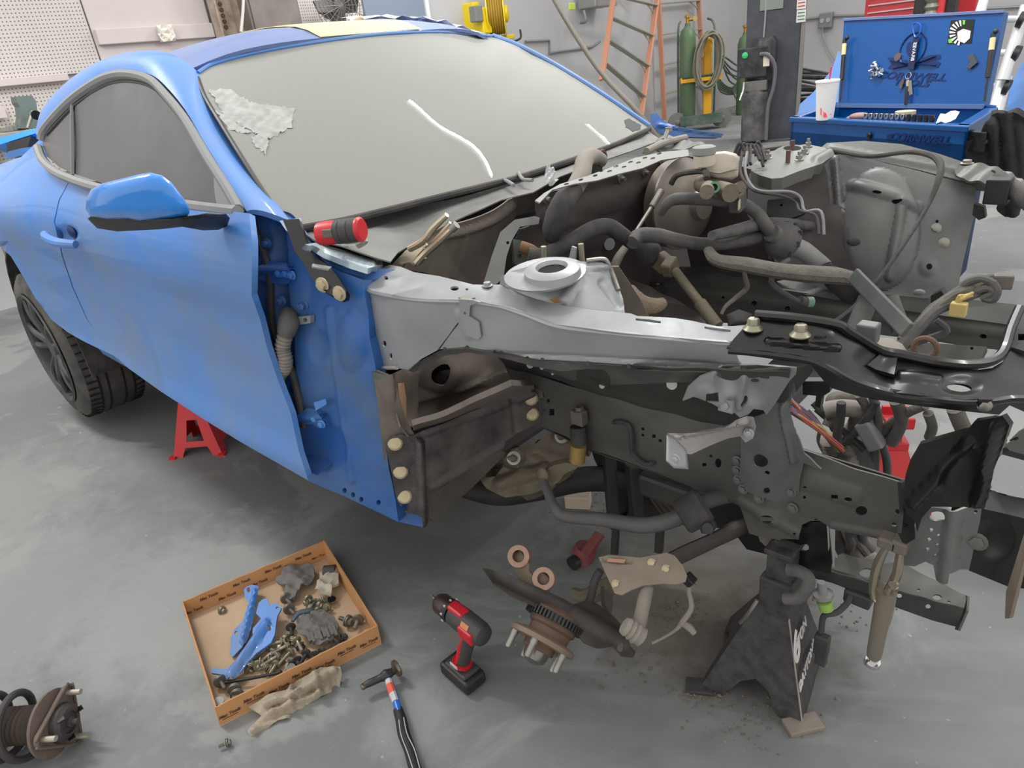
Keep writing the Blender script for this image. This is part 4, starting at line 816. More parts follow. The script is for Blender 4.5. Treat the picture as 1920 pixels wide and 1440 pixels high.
cp_('sill_end', G().panel([(578, 901), (650, 932), (745, 978), (800, 990), (795, 965), (760, 940), (700, 900), (620, 860)], Surf([(578, 901, 'y', -.86), (745, 978, 'y', -.79), (800, 985, 'y', -.74), (640, 870, 'y', -.80)]), step=14, thick=.02), BLUE2)
hpo = lambda a, b, o=.01: HP(a, b)+(CAM-HP(a, b)).normalized()*o
cp_('door_seal', G().tube([hpo(a, b, .012) for a, b in [(468, 402), (482, 440), (497, 480), (506, 520), (508, 580), (513, 620), (530, 660), (548, 700), (560, 745), (570, 800)]], .009, 8), BLKD)
# hinges
for (pts, x0, y0, bl, nm) in (([(470, 497), (486, 500), (500, 490), (535, 493), (552, 505), (550, 522), (538, 533), (505, 530), (478, 522)], 525, 512, ((523, 512), (536, 513), (547, 516)), 'upper'), ([(548, 775), (556, 780), (575, 765), (592, 768), (610, 780), (612, 800), (598, 803), (585, 795), (565, 798), (552, 792)], 592, 782, ((590, 785), (603, 795)), 'lower')):
    hg = cp_('door_hinge', G().panel(pts, lambda a, b: hpo(a, b, .02), step=9, thick=.018, relief=[('ridge', pts[0][0], pts[0][1]+8, pts[4][0], pts[4][1], 10, .012)]), BLUE2, hp)
    g = G()
    for a, b in bl: g.bolt(hpo(a, b, .03), (.3, -1, 0), .0075, .007)
    cp_('hinge_bolt', g, BLUE, hg) if False else obj('hinge_arm', g, BLUE, hp)
obj('hinge_strap', G().panel([(588, 755), (610, 748), (612, 758), (592, 770)], lambda a, b: hpo(a, b, .04), step=8, thick=.003), BLUE, hp)
for (a, b) in ((501, 456), (474, 470), (529, 563), (567, 573), (571, 572), (541, 745)): obj('bolt', G().bolt(hpo(a, b, .006), (.3, -1, 0), .008, .012), BLUE2 if a not in (474, 541) else STL, hp)
obj('clip_bracket', G().panel([(558, 594), (582, 592), (582, 606), (560, 609)], lambda a, b: hpo(a, b, .02), step=8, thick=.012, holes=[ell(572, 600, 4)]), SILV, hp)
# boot of the door wiring
bt = cp_('wiring_boot', G().tube([hpo(540, 590, .02), hpo(541, 605, .05), hpo(536, 625, .055)], [.02, .024, .02], 14), HOSE)
P = cr([hpo(536, 625, .055), hpo(530, 650, .06), hpo(534, 672, .06), hpo(532, 690, .055), hpo(520, 702, .05), hpo(508, 690, .045)], 8)
obj('boot_bellows', G().tube(P, .015, 14, 0, ridge=.22), HOSEL, bt, sm=60)
obj('boot_end', G().ball(hpo(519, 706, .04), (.022, .02, .022)), HOSEL, bt); obj('boot_end', G().ball(hpo(506, 668, .03), (.02, .018, .02)), HOSEL, bt)
# black fender bracket running down from the windshield corner
FB = Surf([(550, 425, 'y', -.79), (580, 480, 'y', -.80), (645, 550, 'y', -.80), (620, 500, 'y', -.785)])
fbk = cp_('fender_bracket', G().panel([(530, 412), (560, 410), (565, 425), (570, 440), (580, 470), (600, 488), (618, 500), (634, 520), (650, 545), (648, 556), (638, 560), (620, 552), (600, 540), (585, 522), (570, 495), (552, 470), (542, 440)], FB, step=9, thick=.02), BLKG)
for a, b in ((606, 533), (638, 549)): obj('bolt', G().bolt(FB(a, b)+Vector((.002, -.004, 0)), (.3, -1, 0), .011, .008), GOLD, fbk)
CHG = M('blueish_zinc_strip', (176, 192, 200), .3, .7, dust=.3)
st = Surf([(535, 415, 'y', -.78), (570, 460, 'z', 1.03), (600, 465, 'z', 1.0), (718, 490, 'z', .955), (740, 505, 'z', .95), (650, 480, 'z', .98)])
cp_('zinc_strip', G().panel([(572, 458), (592, 455), (640, 468), (690, 487), (716, 485), (718, 496), (690, 503), (655, 492), (610, 475)], st, step=9, thick=.012, relief=[('ridge', 585, 462, 700, 494, 6, .006)], holes=[ell(704, 490, 8, 3, 0)]), CHG)
cp_('zinc_strip', G().panel([(524, 414), (565, 408), (566, 420), (545, 424), (560, 445), (572, 468), (564, 462), (548, 440), (536, 432)], Surf([(524, 414, 'y', -.785), (565, 408, 'y', -.75), (570, 465, 'y', -.78)]), step=8, thick=.006), CHG)
cp_('bracket_tab', G().panel([(586, 494), (622, 500), (616, 505), (586, 500)], st, step=8, thick=.003), SILV)
# blue inner skirt right of the hinge pillar and below the zinc strip
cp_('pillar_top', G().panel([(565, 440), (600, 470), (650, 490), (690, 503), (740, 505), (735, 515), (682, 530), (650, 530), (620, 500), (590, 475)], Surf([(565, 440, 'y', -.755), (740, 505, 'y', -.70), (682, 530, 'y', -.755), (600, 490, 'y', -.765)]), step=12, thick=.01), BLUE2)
# ---- cowl and dash
COWL = M('cowl_dusty_steel', (96, 95, 93), .5, .3, dust=.6, dcol=(146, 146, 142), dscale=4)
CW = Surf([(570, 432, 'y', -.72), (1215, 248, 'y', .74), (905, 355, 'y', -.12), (700, 475, 'x', -.42), (900, 395, 'x', -.42), (1010, 355, 'x', -.42), (1290, 285, 'x', -.40), (745, 485, 'x', -.40)])
cp_('cowl_panel', G().panel([(556, 428), (640, 414), (720, 396), (820, 371), (905, 350), (970, 334), (1060, 305), (1150, 273), (1214, 246), (1240, 262), (1180, 285), (1120, 305), (1050, 330), (1000, 360), (940, 375), (870, 405), (800, 440), (745, 475), (732, 492), (690, 478), (640, 462), (590, 450)], CW, step=16, thick=.003, relief=[('ridge', 600, 440, 1200, 262, 14, -.012), ('noise', 30, .002)]), COWL)
DS = Surf([(745, 480, 'x', -.42), (870, 408, 'x', -.43), (980, 365, 'x', -.44), (800, 520, 'x', -.48), (930, 530, 'x', -.50), (940, 440, 'x', -.52)])
cp_('dash_panel', G().panel([(735, 500), (770, 462), (830, 425), (900, 396), (960, 372), (1008, 360), (1012, 395), (965, 405), (935, 440), (915, 500), (905, 535), (860, 532), (800, 512)], DS, step=13, thick=.003, relief=[('dome', 905, 440, 70, 90, .02, 1), ('ridge', 862, 440, 850, 520, 7, .008), ('ridge', 770, 470, 960, 385, 8, .012)]), BRWN)
cp_('dash_flange', G().panel([(1003, 405), (1012, 408), (1010, 420), (975, 425), (960, 450), (950, 480), (944, 520), (925, 538), (905, 536), (922, 480), (938, 435), (965, 412)], Surf([(1005, 410, 'x', -.36), (950, 450, 'x', -.37), (920, 536, 'x', -.33)]), step=10, thick=.003, holes=[ell(952, 455, 3)]), GREY)
FW = Surf([(1010, 370, 'x', -.38), (1290, 300, 'x', -.36), (1010, 450, 'x', -.40), (1280, 400, 'x', -.42), (1150, 560, 'x', -.48), (1150, 380, 'x', -.37)])
cp_('firewall', G().panel([(1006, 378), (1035, 358), (1080, 348), (1140, 330), (1200, 312), (1290, 292), (1318, 300), (1345, 350), (1350, 430), (1330, 530), (1240, 560), (1160, 600), (1090, 500), (1000, 500), (960, 470), (975, 430), (1005, 420)], FW, step=18, thick=.004, relief=[('ridge', 1030, 410, 1300, 330, 26, .02), ('dome', 1080, 440, 60, 40, .02, 1), ('noise', 24, .003), ('dome', 1230, 370, 40, 30, -.02, 1)], holes=[ell(1161, 329, 4), ell(1042, 352, 3)]), BRWD)
TPm = M('perforated_top', (120, 122, 120), .5, .4, dust=.5)
TPs = Surf([(1005, 375, 'z', 1.035), (1290, 285, 'z', 1.02), (1040, 345, 'z', 1.045), (1230, 282, 'z', 1.04)])
hs = [ell(a, b, 5, 2, -15, 8) for a, b in [(1062+k*27+j*12, 345-k*8-j*9) for k in range(7) for j in range(2)] if 1045 < a < 1270]
cp_('cowl_bracket_plate', G().panel([(1003, 376), (1020, 362), (1050, 345), (1100, 330), (1150, 312), (1190, 296), (1240, 285), (1290, 280), (1292, 292), (1240, 300), (1205, 315), (1160, 326), (1120, 338), (1075, 345), (1035, 356), (1012, 380)], TPs, step=9, thick=.003, holes=hs), TPm)
for a, b in ((1162, 335), (1207, 324), (1022, 373), (1018, 398), (1240, 302)): cp_('firewall_stud', G().lathe(FW(a, b), (1, -.2, 0), [(.012, 0), (.012, .006), (.006, .008), (.006, .022)], 12), BRWN)
cp_('clear_plastic_scrap', G().panel([(1020, 342), (1025, 310), (1032, 307), (1042, 325), (1046, 340), (1030, 348)], Surf([(1020, 345, 'x', -.36), (1030, 305, 'x', -.38), (1046, 345, 'x', -.34)]), step=6, thick=.001, relief=[('noise', 3, .01)]), M('clear_plastic', (215, 215, 215), .15, alpha=.55, coat=.6))
for pp in ([(932, 346), (950, 352), (965, 362)], [(973, 336), (982, 350), (1000, 352)]): cp_('wiper_clip', G().tube([CW(a, b)+Vector((0, 0, .02)) for a, b in pp], .005, 8, 3), TRIMG)
# loops at wiper motor, far hood hinge
cp_('hood_hinge', G().panel([(1218, 215), (1232, 212), (1245, 228), (1275, 240), (1320, 246), (1357, 252), (1352, 258), (1300, 257), (1262, 256), (1238, 250), (1222, 235)], Surf([(1220, 215, 'y', .86), (1250, 250, 'y', .84), (1357, 255, 'y', .88)]), step=10, thick=.012, relief=[('ridge', 1235, 235, 1350, 252, 5, .008)]), BLUE2)
cp_('wiper_arm', G().tube([Q(1212, 284, 'x', -.38), Q(1240, 270, 'x', -.4), Q(1260, 264, 'x', -.42), Q(1285, 258, 'x', -.44)], .011, 10), HOSEL)
cp_('wiper_pivot', G().cyl(Q(1245, 262, 'x', -.42), Q(1254, 240, 'x', -.42), .007).lathe(Q(1254, 246, 'x', -.42), (0, 0, 1), [(.012, 0), (.012, .012)], 8), STL)
cp_('cowl_far_bracket', G().panel([(1205, 285), (1235, 258), (1262, 255), (1300, 262), (1325, 268), (1300, 278), (1250, 282)], Surf([(1205, 285, 'x', -.40), (1262, 252, 'x', -.5), (1325, 270, 'x', -.38)]), step=10, thick=.004, relief=[('noise', 8, .008)]), GREY)
# ---- silver apron rail
APt = Surf([(672, 530, 'z', .93), (757, 557, 'z', .935), (853, 562, 'z', .94), (940, 573, 'z', .935), (1043, 609, 'z', .925), (1233, 630, 'z', .93), (1367, 640, 'z', .925), (745, 500, 'z', .955), (887, 535, 'z', .95), (1087, 577, 'z', .94), (1300, 600, 'z', .94), (1397, 613, 'z', .94)])
def cy(px, py, dy): p = APt(px, py); return p
def under(fx, fy, bx, by, dy):   # control point straight below a fold point
    p = APt(fx, fy); return (bx, by, 'y', p.y+dy)
fold = [(672, 531), (700, 546), (757, 557), (805, 561), (853, 562), (900, 566), (940, 573), (985, 588), (1043, 609), (1130, 620), (1233, 630), (1310, 637), (1372, 641)]
low = [(688, 690), (725, 688), (765, 693), (790, 673), (823, 655), (873, 650), (923, 658), (1007, 673), (1073, 677), (1170, 683), (1280, 689), (1385, 692)]
jagl = [(691, 672), (692, 655), (688, 640), (690, 622), (683, 606), (684, 590), (676, 572), (679, 556), (672, 545)]
APs = Surf([(a, b, tuple(APt(a, b))) for a, b in fold[::2]]+[under(672, 531, 688, 690, .0), under(757, 557, 765, 693, .01), under(805, 561, 823, 655, .015), under(853, 562, 873, 650, .01), under(985, 588, 1007, 673, .015), under(1170, 625, 1170, 683, .015), under(1372, 641, 1385, 692, .015)])
apo = fold+[(1390, 692)]+low[::-1][1:]+jagl
rail = cp_('apron_rail', G().panel(apo, APs, step=13, thick=.004, relief=[('ridge', 865, 590, 880, 625, 14, .004), ('ridge', 900, 660, 1385, 686, 5, -.003), ('noise', 45, .0015)],
    holes=[ell(692, 560, 4, 5), ell(720, 645, 4, 6), ell(732, 668, 3, 6)]), SILV)
farE = [(673, 523), (700, 512), (730, 496), (752, 500), (777, 510), (823, 517), (887, 535), (937, 533), (983, 553), (1033, 570), (1087, 577), (1140, 583), (1183, 588), (1195, 593), (1250, 596), (1267, 597), (1300, 602), (1345, 612), (1397, 612)]
obj('rail_top', G().panel(farE+[(1372, 641)]+fold[::-1][1:], APt, step=13, thick=.004, relief=[('ridge', 700, 510, 900, 548, 16, .003), ('noise', 40, .001)], holes=[ell(853, 543, 8, 4), ell(876, 545, 3, 2), ell(725, 523, 4, 3, 20), [(1192, 597), (1239, 603), (1239, 607), (1192, 601)], [(1321, 612), (1370, 619), (1370, 623), (1321, 616)]]), SILV, rail)
obj('rail_fold', G().tube([APt(a, b)+Vector((.0, .004, -.0045)) for a, b in fold], .0055, 8), SILV, rail)
obj('cut_edge', G().tube([APs(a+2, b)+Vector((0, -.003, 0)) for a, b in [(672, 531)]+jagl[::-1]+[(688, 690), (725, 688), (745, 688)]], .005, 6, 2), SILVD, rail)
obj('lower_flange', G().panel([(765, 695), (790, 676), (823, 658), (873, 653), (923, 661), (1007, 676), (1073, 680), (1170, 686), (1385, 695), (1490, 690), (1490, 684), (1400, 684), (1490, 690), (1480, 697), (1300, 697), (1170, 694), (1100, 692), (1050, 694), (1000, 687), (960, 676), (920, 667), (875, 661), (830, 668), (800, 685), (775, 699)][:9]+[(1480, 690), (1478, 697), (1300, 697), (1170, 694), (1100, 692), (1050, 696), (1000, 687), (960, 676), (920, 667), (875, 661), (830, 668), (800, 685), (775, 699)], Surf([(765, 695, tuple(APs(765, 695)+Vector((0, .012, 0)))), (873, 655, tuple(APs(873, 655)+Vector((0, .012, 0)))), (1170, 690, tuple(APs(1170, 690)+Vector((0, .012, 0)))), (1480, 692, tuple(APs(1385, 692)+Vector((.10, .012, 0))))]), step=9, thick=.003, jag=.6), BLKD, rail)
g = G()
for a, b in ((835, 656), (877, 653), (940, 663), (990, 673), (1018, 676), (1103, 683), (1180, 688), (1250, 691), (1335, 693)): g.lathe(APs(a, b-2)+Vector((0, -.0012, 0)), (.1, -1, 0), [(.004, 0), (.004, .001)], 10)
obj('spot_weld', g, GREYD, rail)
g = G().panel([(863, 560), (890, 562), (902, 566), (884, 572), (882, 592), (900, 604), (904, 630), (898, 636), (878, 628), (872, 600), (864, 598)], lambda a, b: APs(a, b)+Vector((.002, -.005, .001)), step=7, thick=.003, holes=[ell(874, 586, 2.5)])
obj('nut_clip', g, SILV, rail); obj('clip_top', G().panel([(860, 561), (873, 557), (891, 561), (878, 568)], lambda a, b: APt(a, b)+Vector((0, 0, .004)), step=6, thick=.003), STL, rail)
obj('seam_line', G().tube([APs(864, 600)+Vector((0, -.001, 0)), APs(823, 655)+Vector((0, -.001, 0))], .0012, 6, 0), BLK, rail)
obj('bolt', G().bolt(APt(914, 537)+Vector((0, 0, .002)), (0, 0, 1), .007, .006), SILV, rail)
# ---- near strut tower
twc = Vector((-.03, -.56, .0)); nt_ = Surf([(1040, 495, 'z', .985), (945, 520, 'z', .97), (1140, 495, 'z', .975), (940, 540, 'z', .945), (1033, 575, 'z', .93), (1095, 580, 'z', .93), (1175, 580, 'z', .91), (1150, 520, 'z', .95), (1090, 540, 'z', .955), (1000, 545, 'z', .955)])
tw_ = cp_('strut_tower', G().panel([(937, 533), (938, 520), (960, 508), (1000, 497), (1040, 487), (1085, 490), (1130, 492), (1142, 500), (1155, 525), (1168, 560), (1172, 590), (1140, 583), (1087, 577), (1033, 570), (983, 553)], nt_, step=9, thick=.005, relief=[('ridge', 1000, 525, 960, 533, 10, .006), ('ridge', 1085, 525, 1060, 560, 12, .008), ('ridge', 1130, 530, 1160, 570, 10, -.006), ('ridge', 950, 520, 1140, 500, 7, .005)]), SILV)
ptc = Q(1035, 504, 'z', .99)
obj('mount_plate', G().lathe(Q(1022, 516, 'z', .975), (.05, -.1, 1), [(.070, 0), (.072, .004), (.056, .007)], 32), SILV, tw_)
obj('bearing_ring', G().lathe(ptc+Vector((0, 0, -.012)), (.05, -.1, 1), [(.050, 0), (.048, .012), (.038, .017), (.028, .017), (.024, .008), (.001, .006)], 32), SILV, tw_)
obj('bearing_hole_shade', G().lathe(ptc+Vector((0, 0, -.004)), (.05, -.1, 1), [(.024, 0), (.024, .002)], 24), SHADE, tw_)  # black disc painted as the shade inside the bearing
for a, b, c_, d_ in ((1020, 487, 1019, 462), (1092, 495, 1089, 457)): obj('stud', G().cyl(Q(a, b, 'y', -.54), Q(c_, d_, 'y', -.54), .0055, n=10), ZINC, tw_)
obj('bracket_tab', G().panel([(1065, 490), (1072, 462), (1080, 465), (1078, 492)], Surf([(1065, 490, 'y', -.55), (1078, 492, 'y', -.55), (1072, 462, 'y', -.55)]), step=8, thick=.004), SILV, tw_)
obj('tower_lip', G().tube([nt_(a, b)+Vector((0, 0, .004)) for a, b in [(1100, 493), (1130, 490), (1140, 497), (1150, 520), (1160, 548)]], .004, 8), STL, tw_)
obj('rust_mark', G().panel([(1030, 563), (1045, 558), (1062, 560), (1058, 568), (1040, 570)], lambda a, b: nt_(a, b)+Vector((0, 0, .0015)), step=5, thick=.0005, jag=1), M('ochre_rust', (150, 110, 60), .8, dust=.5, dcol=(170, 150, 110), dscale=60), tw_, sm=0)
# tower inner wall
cp_('tower_side', G().panel([(1142, 500), (1172, 590), (1200, 640), (1240, 640), (1200, 560), (1160, 500)], Surf([(1142, 500, 'y', -.53), (1172, 590, 'y', -.50), (1220, 640, 'y', -.46)]), step=14, thick=.004), BRWN)
# ================================================================ FRONT STRUCTURE (all fixed to the car)
# ---- wheelhouse, splash brace
WB = Surf([(740, 710, 'y', -.78), (770, 820, 'y', -.75), (800, 690, 'x', -.47), (920, 690, 'x', -.42), (900, 770, 'x', -.42), (800, 800, 'x', -.49), (1000, 735, 'y', -.46), (860, 700, 'x', -.44)])
cp_('wheelhouse_panel', G().panel([(735, 702), (765, 688), (800, 668), (850, 650), (930, 655), (965, 675), (1010, 700), (1018, 745), (960, 755), (900, 785), (840, 800), (772, 828), (752, 800), (742, 750)], WB, step=13, thick=.004, holes=[ell(822, 698, 25, 19, -25, 16)],
    relief=[('ridge', 770, 700, 772, 800, 12, .014), ('ridge', 860, 735, 950, 700, 10, .01), ('dome', 822, 698, 46, 38, .018, .7), ('ridge', 790, 770, 960, 715, 16, -.012), ('noise', 26, .003)]), BRWN)
cp_('hollow_shade_backing', G().panel([(780, 670), (870, 665), (870, 735), (790, 740)], lambda a, b: WB(a, b)+Vector((-.07, .03, 0)), step=20, thick=.01), SHADE)  # black sheet paints the shade behind the oval hole
cp_('wheelhouse_beam', G().panel([(775, 800), (870, 765), (960, 722), (1000, 722), (1005, 735), (960, 760), (880, 795), (778, 830)], Surf([(775, 810, 'y', -.74), (1000, 730, 'y', -.48), (880, 780, 'x', -.38)]), step=12, thick=.012, relief=[('noise', 20, .002)]), BRWN)
cp_('pillar_inner_flange', G().panel([(700, 690), (735, 704), (745, 735), (762, 790), (776, 815), (738, 820), (722, 832), (735, 900), (748, 978), (742, 976), (722, 880), (708, 760)], Surf([(700, 690, 'y', -.783), (776, 815, 'y', -.75), (742, 976, 'y', -.797), (735, 740, 'y', -.785)]), step=12, thick=.004, relief=[('ridge', 712, 720, 750, 800, 8, .004), ('noise', 20, .001)]), BRWN)
cp_('grey_patch', G().panel([(700, 693), (744, 705), (745, 722), (735, 742), (708, 735)], lambda a, b: HP(700, b).lerp(WB(745, b), max(0, min(1, (a-700)/45)))+Vector((.004, -.008, 0)), step=10, thick=.002), GREY)
cp_('orange_primer_edge', G().panel([(746, 700), (756, 702), (762, 740), (768, 790), (775, 810), (764, 792), (750, 750)], lambda a, b: WB(a, b)+Vector((.006, -.006, 0)), step=8, thick=.002), M('tan_sealer', (176, 134, 104), .8, dust=.6, dcol=(130, 106, 90), dscale=30))
SB = Surf([(730, 830, 'y', -.80), (760, 960, 'y', -.80), (800, 985, 'y', -.765), (800, 850, 'y', -.735), (1010, 740, 'y', -.46), (1010, 790, 'y', -.46), (870, 840, 'y', -.64), (790, 900, 'y', -.755)])
sbm = M('scuffed_black_plastic', (54, 51, 52), .45, dust=.75, dcol=(100, 92, 88), dscale=11, bump=.2, bscale=50)
sb = cp_('splash_brace', G().panel([(722, 832), (730, 821), (750, 814), (773, 817), (800, 805), (873, 777), (940, 747), (973, 730), (1000, 733), (1010, 753), (1014, 790), (980, 808), (947, 827), (940, 843), (890, 870), (850, 897), (807, 923), (803, 940), (807, 973), (802, 990), (793, 990), (788, 965), (760, 962), (745, 940), (735, 890)], SB, step=11, thick=.004, holes=[ell(760, 951, 7, 8)],
    relief=[('ridge', 785, 830, 792, 980, 10, .018), ('ridge', 800, 812, 1000, 740, 8, .006), ('ridge', 810, 915, 945, 835, 8, .006), ('noise', 16, .0025), ('ridge', 960, 745, 968, 810, 7, -.006)]), sbm)
for a, b in ((741, 831), (751, 884), (759, 931), (996, 747), (998, 776)): obj('bolt', G().lathe(SB(a, b), (CAM-SB(a, b)), [(.016, 0), (.017, .003), (.013, .007), (.006, .008)], 16), GOLD, sb)
cp_('inner_sill', G().panel([(803, 938), (850, 898), (890, 870), (940, 845), (950, 850), (885, 915), (812, 980)], Surf([(803, 940, 'y', -.74), (945, 848, 'y', -.50), (812, 980, 'y', -.72)]), step=14, thick=.05), BRWN)
# ---- near frame rail and apron skin
RS = Surf([(955, 690, 'y', -.455), (1015, 795, 'y', -.45), (1370, 802, 'y', -.455), (1245, 890, 'y', -.45), (1500, 840, 'y', -.465), (1690, 905, 'y', -.465), (1692, 1015, 'y', -.46), (1400, 990, 'y', -.455), (1490, 1010, 'y', -.455)])
sq = lambda x, y, a, b=None: [(x-a, y-(b or a)), (x+a, y-(b or a)), (x+a, y+(b or a)), (x-a, y+(b or a))]
OLV = M('olive_grey_steel', (78, 78, 75), .45, .3, dust=.5, dcol=(104, 100, 92), dscale=5, bump=.08, bscale=18)
rl = cp_('frame_rail', G().panel([(945, 686), (1010, 705), (1060, 722), (1200, 758), (1370, 802), (1440, 822), (1520, 848), (1600, 878), (1692, 905), (1702, 960), (1694, 1016), (1640, 1008), (1560, 990), (1530, 972), (1503, 985), (1497, 1012), (1440, 1010), (1405, 1000), (1385, 945), (1245, 890), (1135, 852), (1100, 842), (1060, 818), (1016, 800), (1012, 740), (960, 716)], RS, step=16, thick=.003,
    holes=[ell(1027, 752, 3.5), ell(1022, 768, 3.5), sq(1034, 773, 5, 6), ell(1205, 805, 3.5), ell(1205, 816, 3), sq(1226, 818, 3.5), ell(1238, 826, 3.5), ell(1333, 855, 3), sq(1321, 871, 4, 3), ell(1347, 868, 6, 9), ell(1510, 913, 3.5), ell(1508, 933, 3), sq(1566, 930, 7, 5), ell(1592, 934, 8, 5), ell(1615, 958, 11, 9), ell(1440, 972, 15, 9, 10), ell(1682, 960, 5), ell(1676, 984, 5), ell(1490, 1000, 3)],
    relief=[('ridge', 1385, 940, 1500, 1005, 10, .004), ('ridge', 1450, 880, 1600, 930, 22, .006), ('noise', 30, .0015), ('dome', 1440, 972, 30, 20, .006, 1), ('ridge', 1560, 985, 1690, 1012, 8, .004)]), OLV)
obj('rail_inner_wall', G().panel([(1000, 715), (1370, 818), (1500, 862), (1690, 922), (1690, 1006), (1400, 985), (1245, 880), (1100, 835), (1016, 795)], lambda a, b: RS(a, b)+Vector((0, .035, 0)), step=40, thick=.004), GREYD, rl)
obj('rail_lower_wall', G().grid([[RS(a, b)+Vector((0, o, 0)) for a, b in [(1016, 800), (1100, 842), (1245, 890), (1385, 945)]] for o in (0, .09)], .003), GREYD, rl)
AP = Surf([(925, 664, tuple(APs(925, 660)+Vector((0, .02, -.01)))), (1170, 690, tuple(APs(1170, 684)+Vector((0, .02, -.01)))), (1480, 700, tuple(APs(1385, 690)+Vector((.10, .02, -.01)))), (955, 690, 'y', -.50), (1370, 802, 'y', -.47), (1150, 745, 'y', -.48), (1400, 740, 'y', -.57)])
ap = cp_('inner_apron', G().panel([(925, 660), (1000, 672), (1170, 688), (1480, 694), (1480, 740), (1440, 800), (1370, 804), (1200, 760), (1060, 724), (950, 690)], AP, step=16, thick=.003, relief=[('noise', 30, .003), ('ridge', 1000, 700, 1360, 790, 6, .004)]), GREYD)
g = G()
for a, b, rx in ((1131, 722, 6), (1262, 719, 9), (1018, 688, 5), (996, 682, 9), (1038, 700, 3)): g.lathe(AP(a, b)+Vector((0, -.003, 0)), (.2, -1, .3), [(.001*rx, 0), (.001*rx, .002)], 12)
obj('sealer_plug', g, M('pale_sealer', (172, 172, 166), .6), ap)
obj('grey_reinforcement', G().panel([(1005, 690), (1170, 694), (1370, 700), (1340, 715), (1150, 722), (1080, 715)], lambda a, b: AP(a, b)+Vector((0, -.004, .002)), step=16, thick=.002), GREY, ap)
# bracket plate with punched holes, on the rail
BP = Surf([(1395, 800, 'y', -.50), (1480, 730, 'y', -.56), (1490, 900, 'y', -.475), (1395, 900, 'y', -.475), (1445, 850, 'y', -.50)])
bpn = cp_('tower_bracket', G().panel([(1393, 800), (1405, 782), (1440, 770), (1466, 740), (1478, 712), (1494, 700), (1482, 740), (1482, 775), (1492, 810), (1508, 850), (1540, 880), (1525, 875), (1506, 868), (1500, 900), (1497, 940), (1470, 935), (1460, 940), (1440, 930), (1400, 915), (1388, 895), (1392, 850)], BP, step=10, thick=.003, holes=[ell(1431, 857, 14, 13), ell(1442, 879, 5, 4), ell(1440, 914, 6, 7)],
    relief=[('dome', 1435, 855, 60, 120, .012, 1), ('ridge', 1470, 760, 1490, 860, 8, .01), ('noise', 14, .0015)]), M('smooth_grey_steel', (108, 110, 110), .35, .45, dust=.4, dcol=(120, 118, 112), dscale=8))
for i, (a, b) in enumerate(((1384, 862), (1384, 880), (1386, 897), (1482, 865), (1482, 902), (1485, 920), (1498, 862), (1425, 932), (1395, 915), (1488, 950))): obj('weld_nut', G().bolt(RS(a, b)+Vector((0, -.006, 0)), (0, -1, .1), .007, .004), GREY, bpn)
cp_('rail_hook_bracket', G().panel([(1463, 978), (1553, 978), (1560, 1055), (1556, 1076), (1500, 1062), (1463, 1044)], Surf([(1463, 978, 'y', -.43), (1553, 978, 'y', -.43), (1510, 1060, 'y', -.43)]), step=16, thick=.004, holes=[ell(1509, 1027, 8, 7)]), BLKG)
cp_('bracket_side', G().panel([(1553, 978), (1566, 990), (1565, 1064), (1558, 1062)], Surf([(1553, 978, 'y', -.432), (1566, 990, 'y', -.38), (1560, 1062, 'y', -.42)]), step=14, thick=.003), TRIMG)
cp_('front_subframe_leg', G().panel([(1350, 925), (1405, 930), (1440, 1010), (1440, 1040), (1400, 1030), (1370, 990)], Surf([(1350, 925, 'y', -.36), (1440, 1010, 'y', -.40), (1400, 1035, 'y', -.38)]), step=16, thick=.08), BLKG)
cp_('mount_ear', G().panel([(1415, 985), (1440, 985), (1462, 1010), (1465, 1030), (1445, 1033), (1425, 1015)], Surf([(1415, 985, 'y', -.44), (1465, 1030, 'y', -.44), (1440, 985, 'y', -.44)]), step=10, thick=.02, holes=[ell(1453, 1004, 8, 6)]), BRWN)
# silver wing bracket
SW = Surf([(1363, 680, 'y', -.675), (1493, 692, 'y', -.66), (1437, 777, 'y', -.57), (1280, 752, 'y', -.69), (1387, 782, 'y', -.60), (1337, 700, 'y', -.69)])
swb = cp_('wing_bracket', G().panel([(1280, 752), (1290, 727), (1313, 707), (1337, 697), (1355, 686), (1420, 684), (1493, 691), (1492, 702), (1480, 715), (1467, 735), (1453, 758), (1437, 778), (1431, 769), (1413, 767), (1403, 777), (1387, 783), (1377, 774), (1357, 767), (1333, 753), (1300, 744)], SW, step=9, thick=.003, holes=[sq(1335, 743, 12, 8), ell(1395, 752, 9, 7), ell(1434, 708, 9, 4)],
    relief=[('dome', 1365, 715, 26, 26, -.012, 1), ('dome', 1415, 735, 26, 26, -.010, 1), ('ridge', 1395, 700, 1385, 760, 10, .008), ('ridge', 1320, 735, 1350, 755, 16, .004)]), M('bright_silver_steel', (178, 182, 184), .3, .65, dust=.3, dcol=(150, 154, 156), dscale=8))
obj('weld_nut', G().box(SW(1365, 757)+Vector((0, -.006, 0)), (.024, .006, .022)).bolt(SW(1365, 757)+Vector((0, -.008, 0)), (0, -1, .3), .007, .005), SILV, swb)
AR = Surf([(1413, 790, 'y', -.56), (1253, 815, 'y', -.72), (1290, 870, 'y', -.71), (1390, 820, 'y', -.57)])
arm = cp_('headlamp_arm', G().panel([(1400, 780), (1413, 782), (1418, 800), (1412, 822), (1398, 830), (1388, 818), (1365, 822), (1330, 836), (1296, 852), (1270, 848), (1254, 812), (1290, 812), (1340, 806), (1378, 788)], AR, step=9, thick=.004, holes=[ell(1277, 821, 4, 4), ell(1379, 795, 5, 3, -30)], relief=[('ridge', 1270, 818, 1400, 790, 7, .006)]), M('pinkish_silver', (160, 154, 154), .4, .5, dust=.4, dcol=(170, 166, 164)))
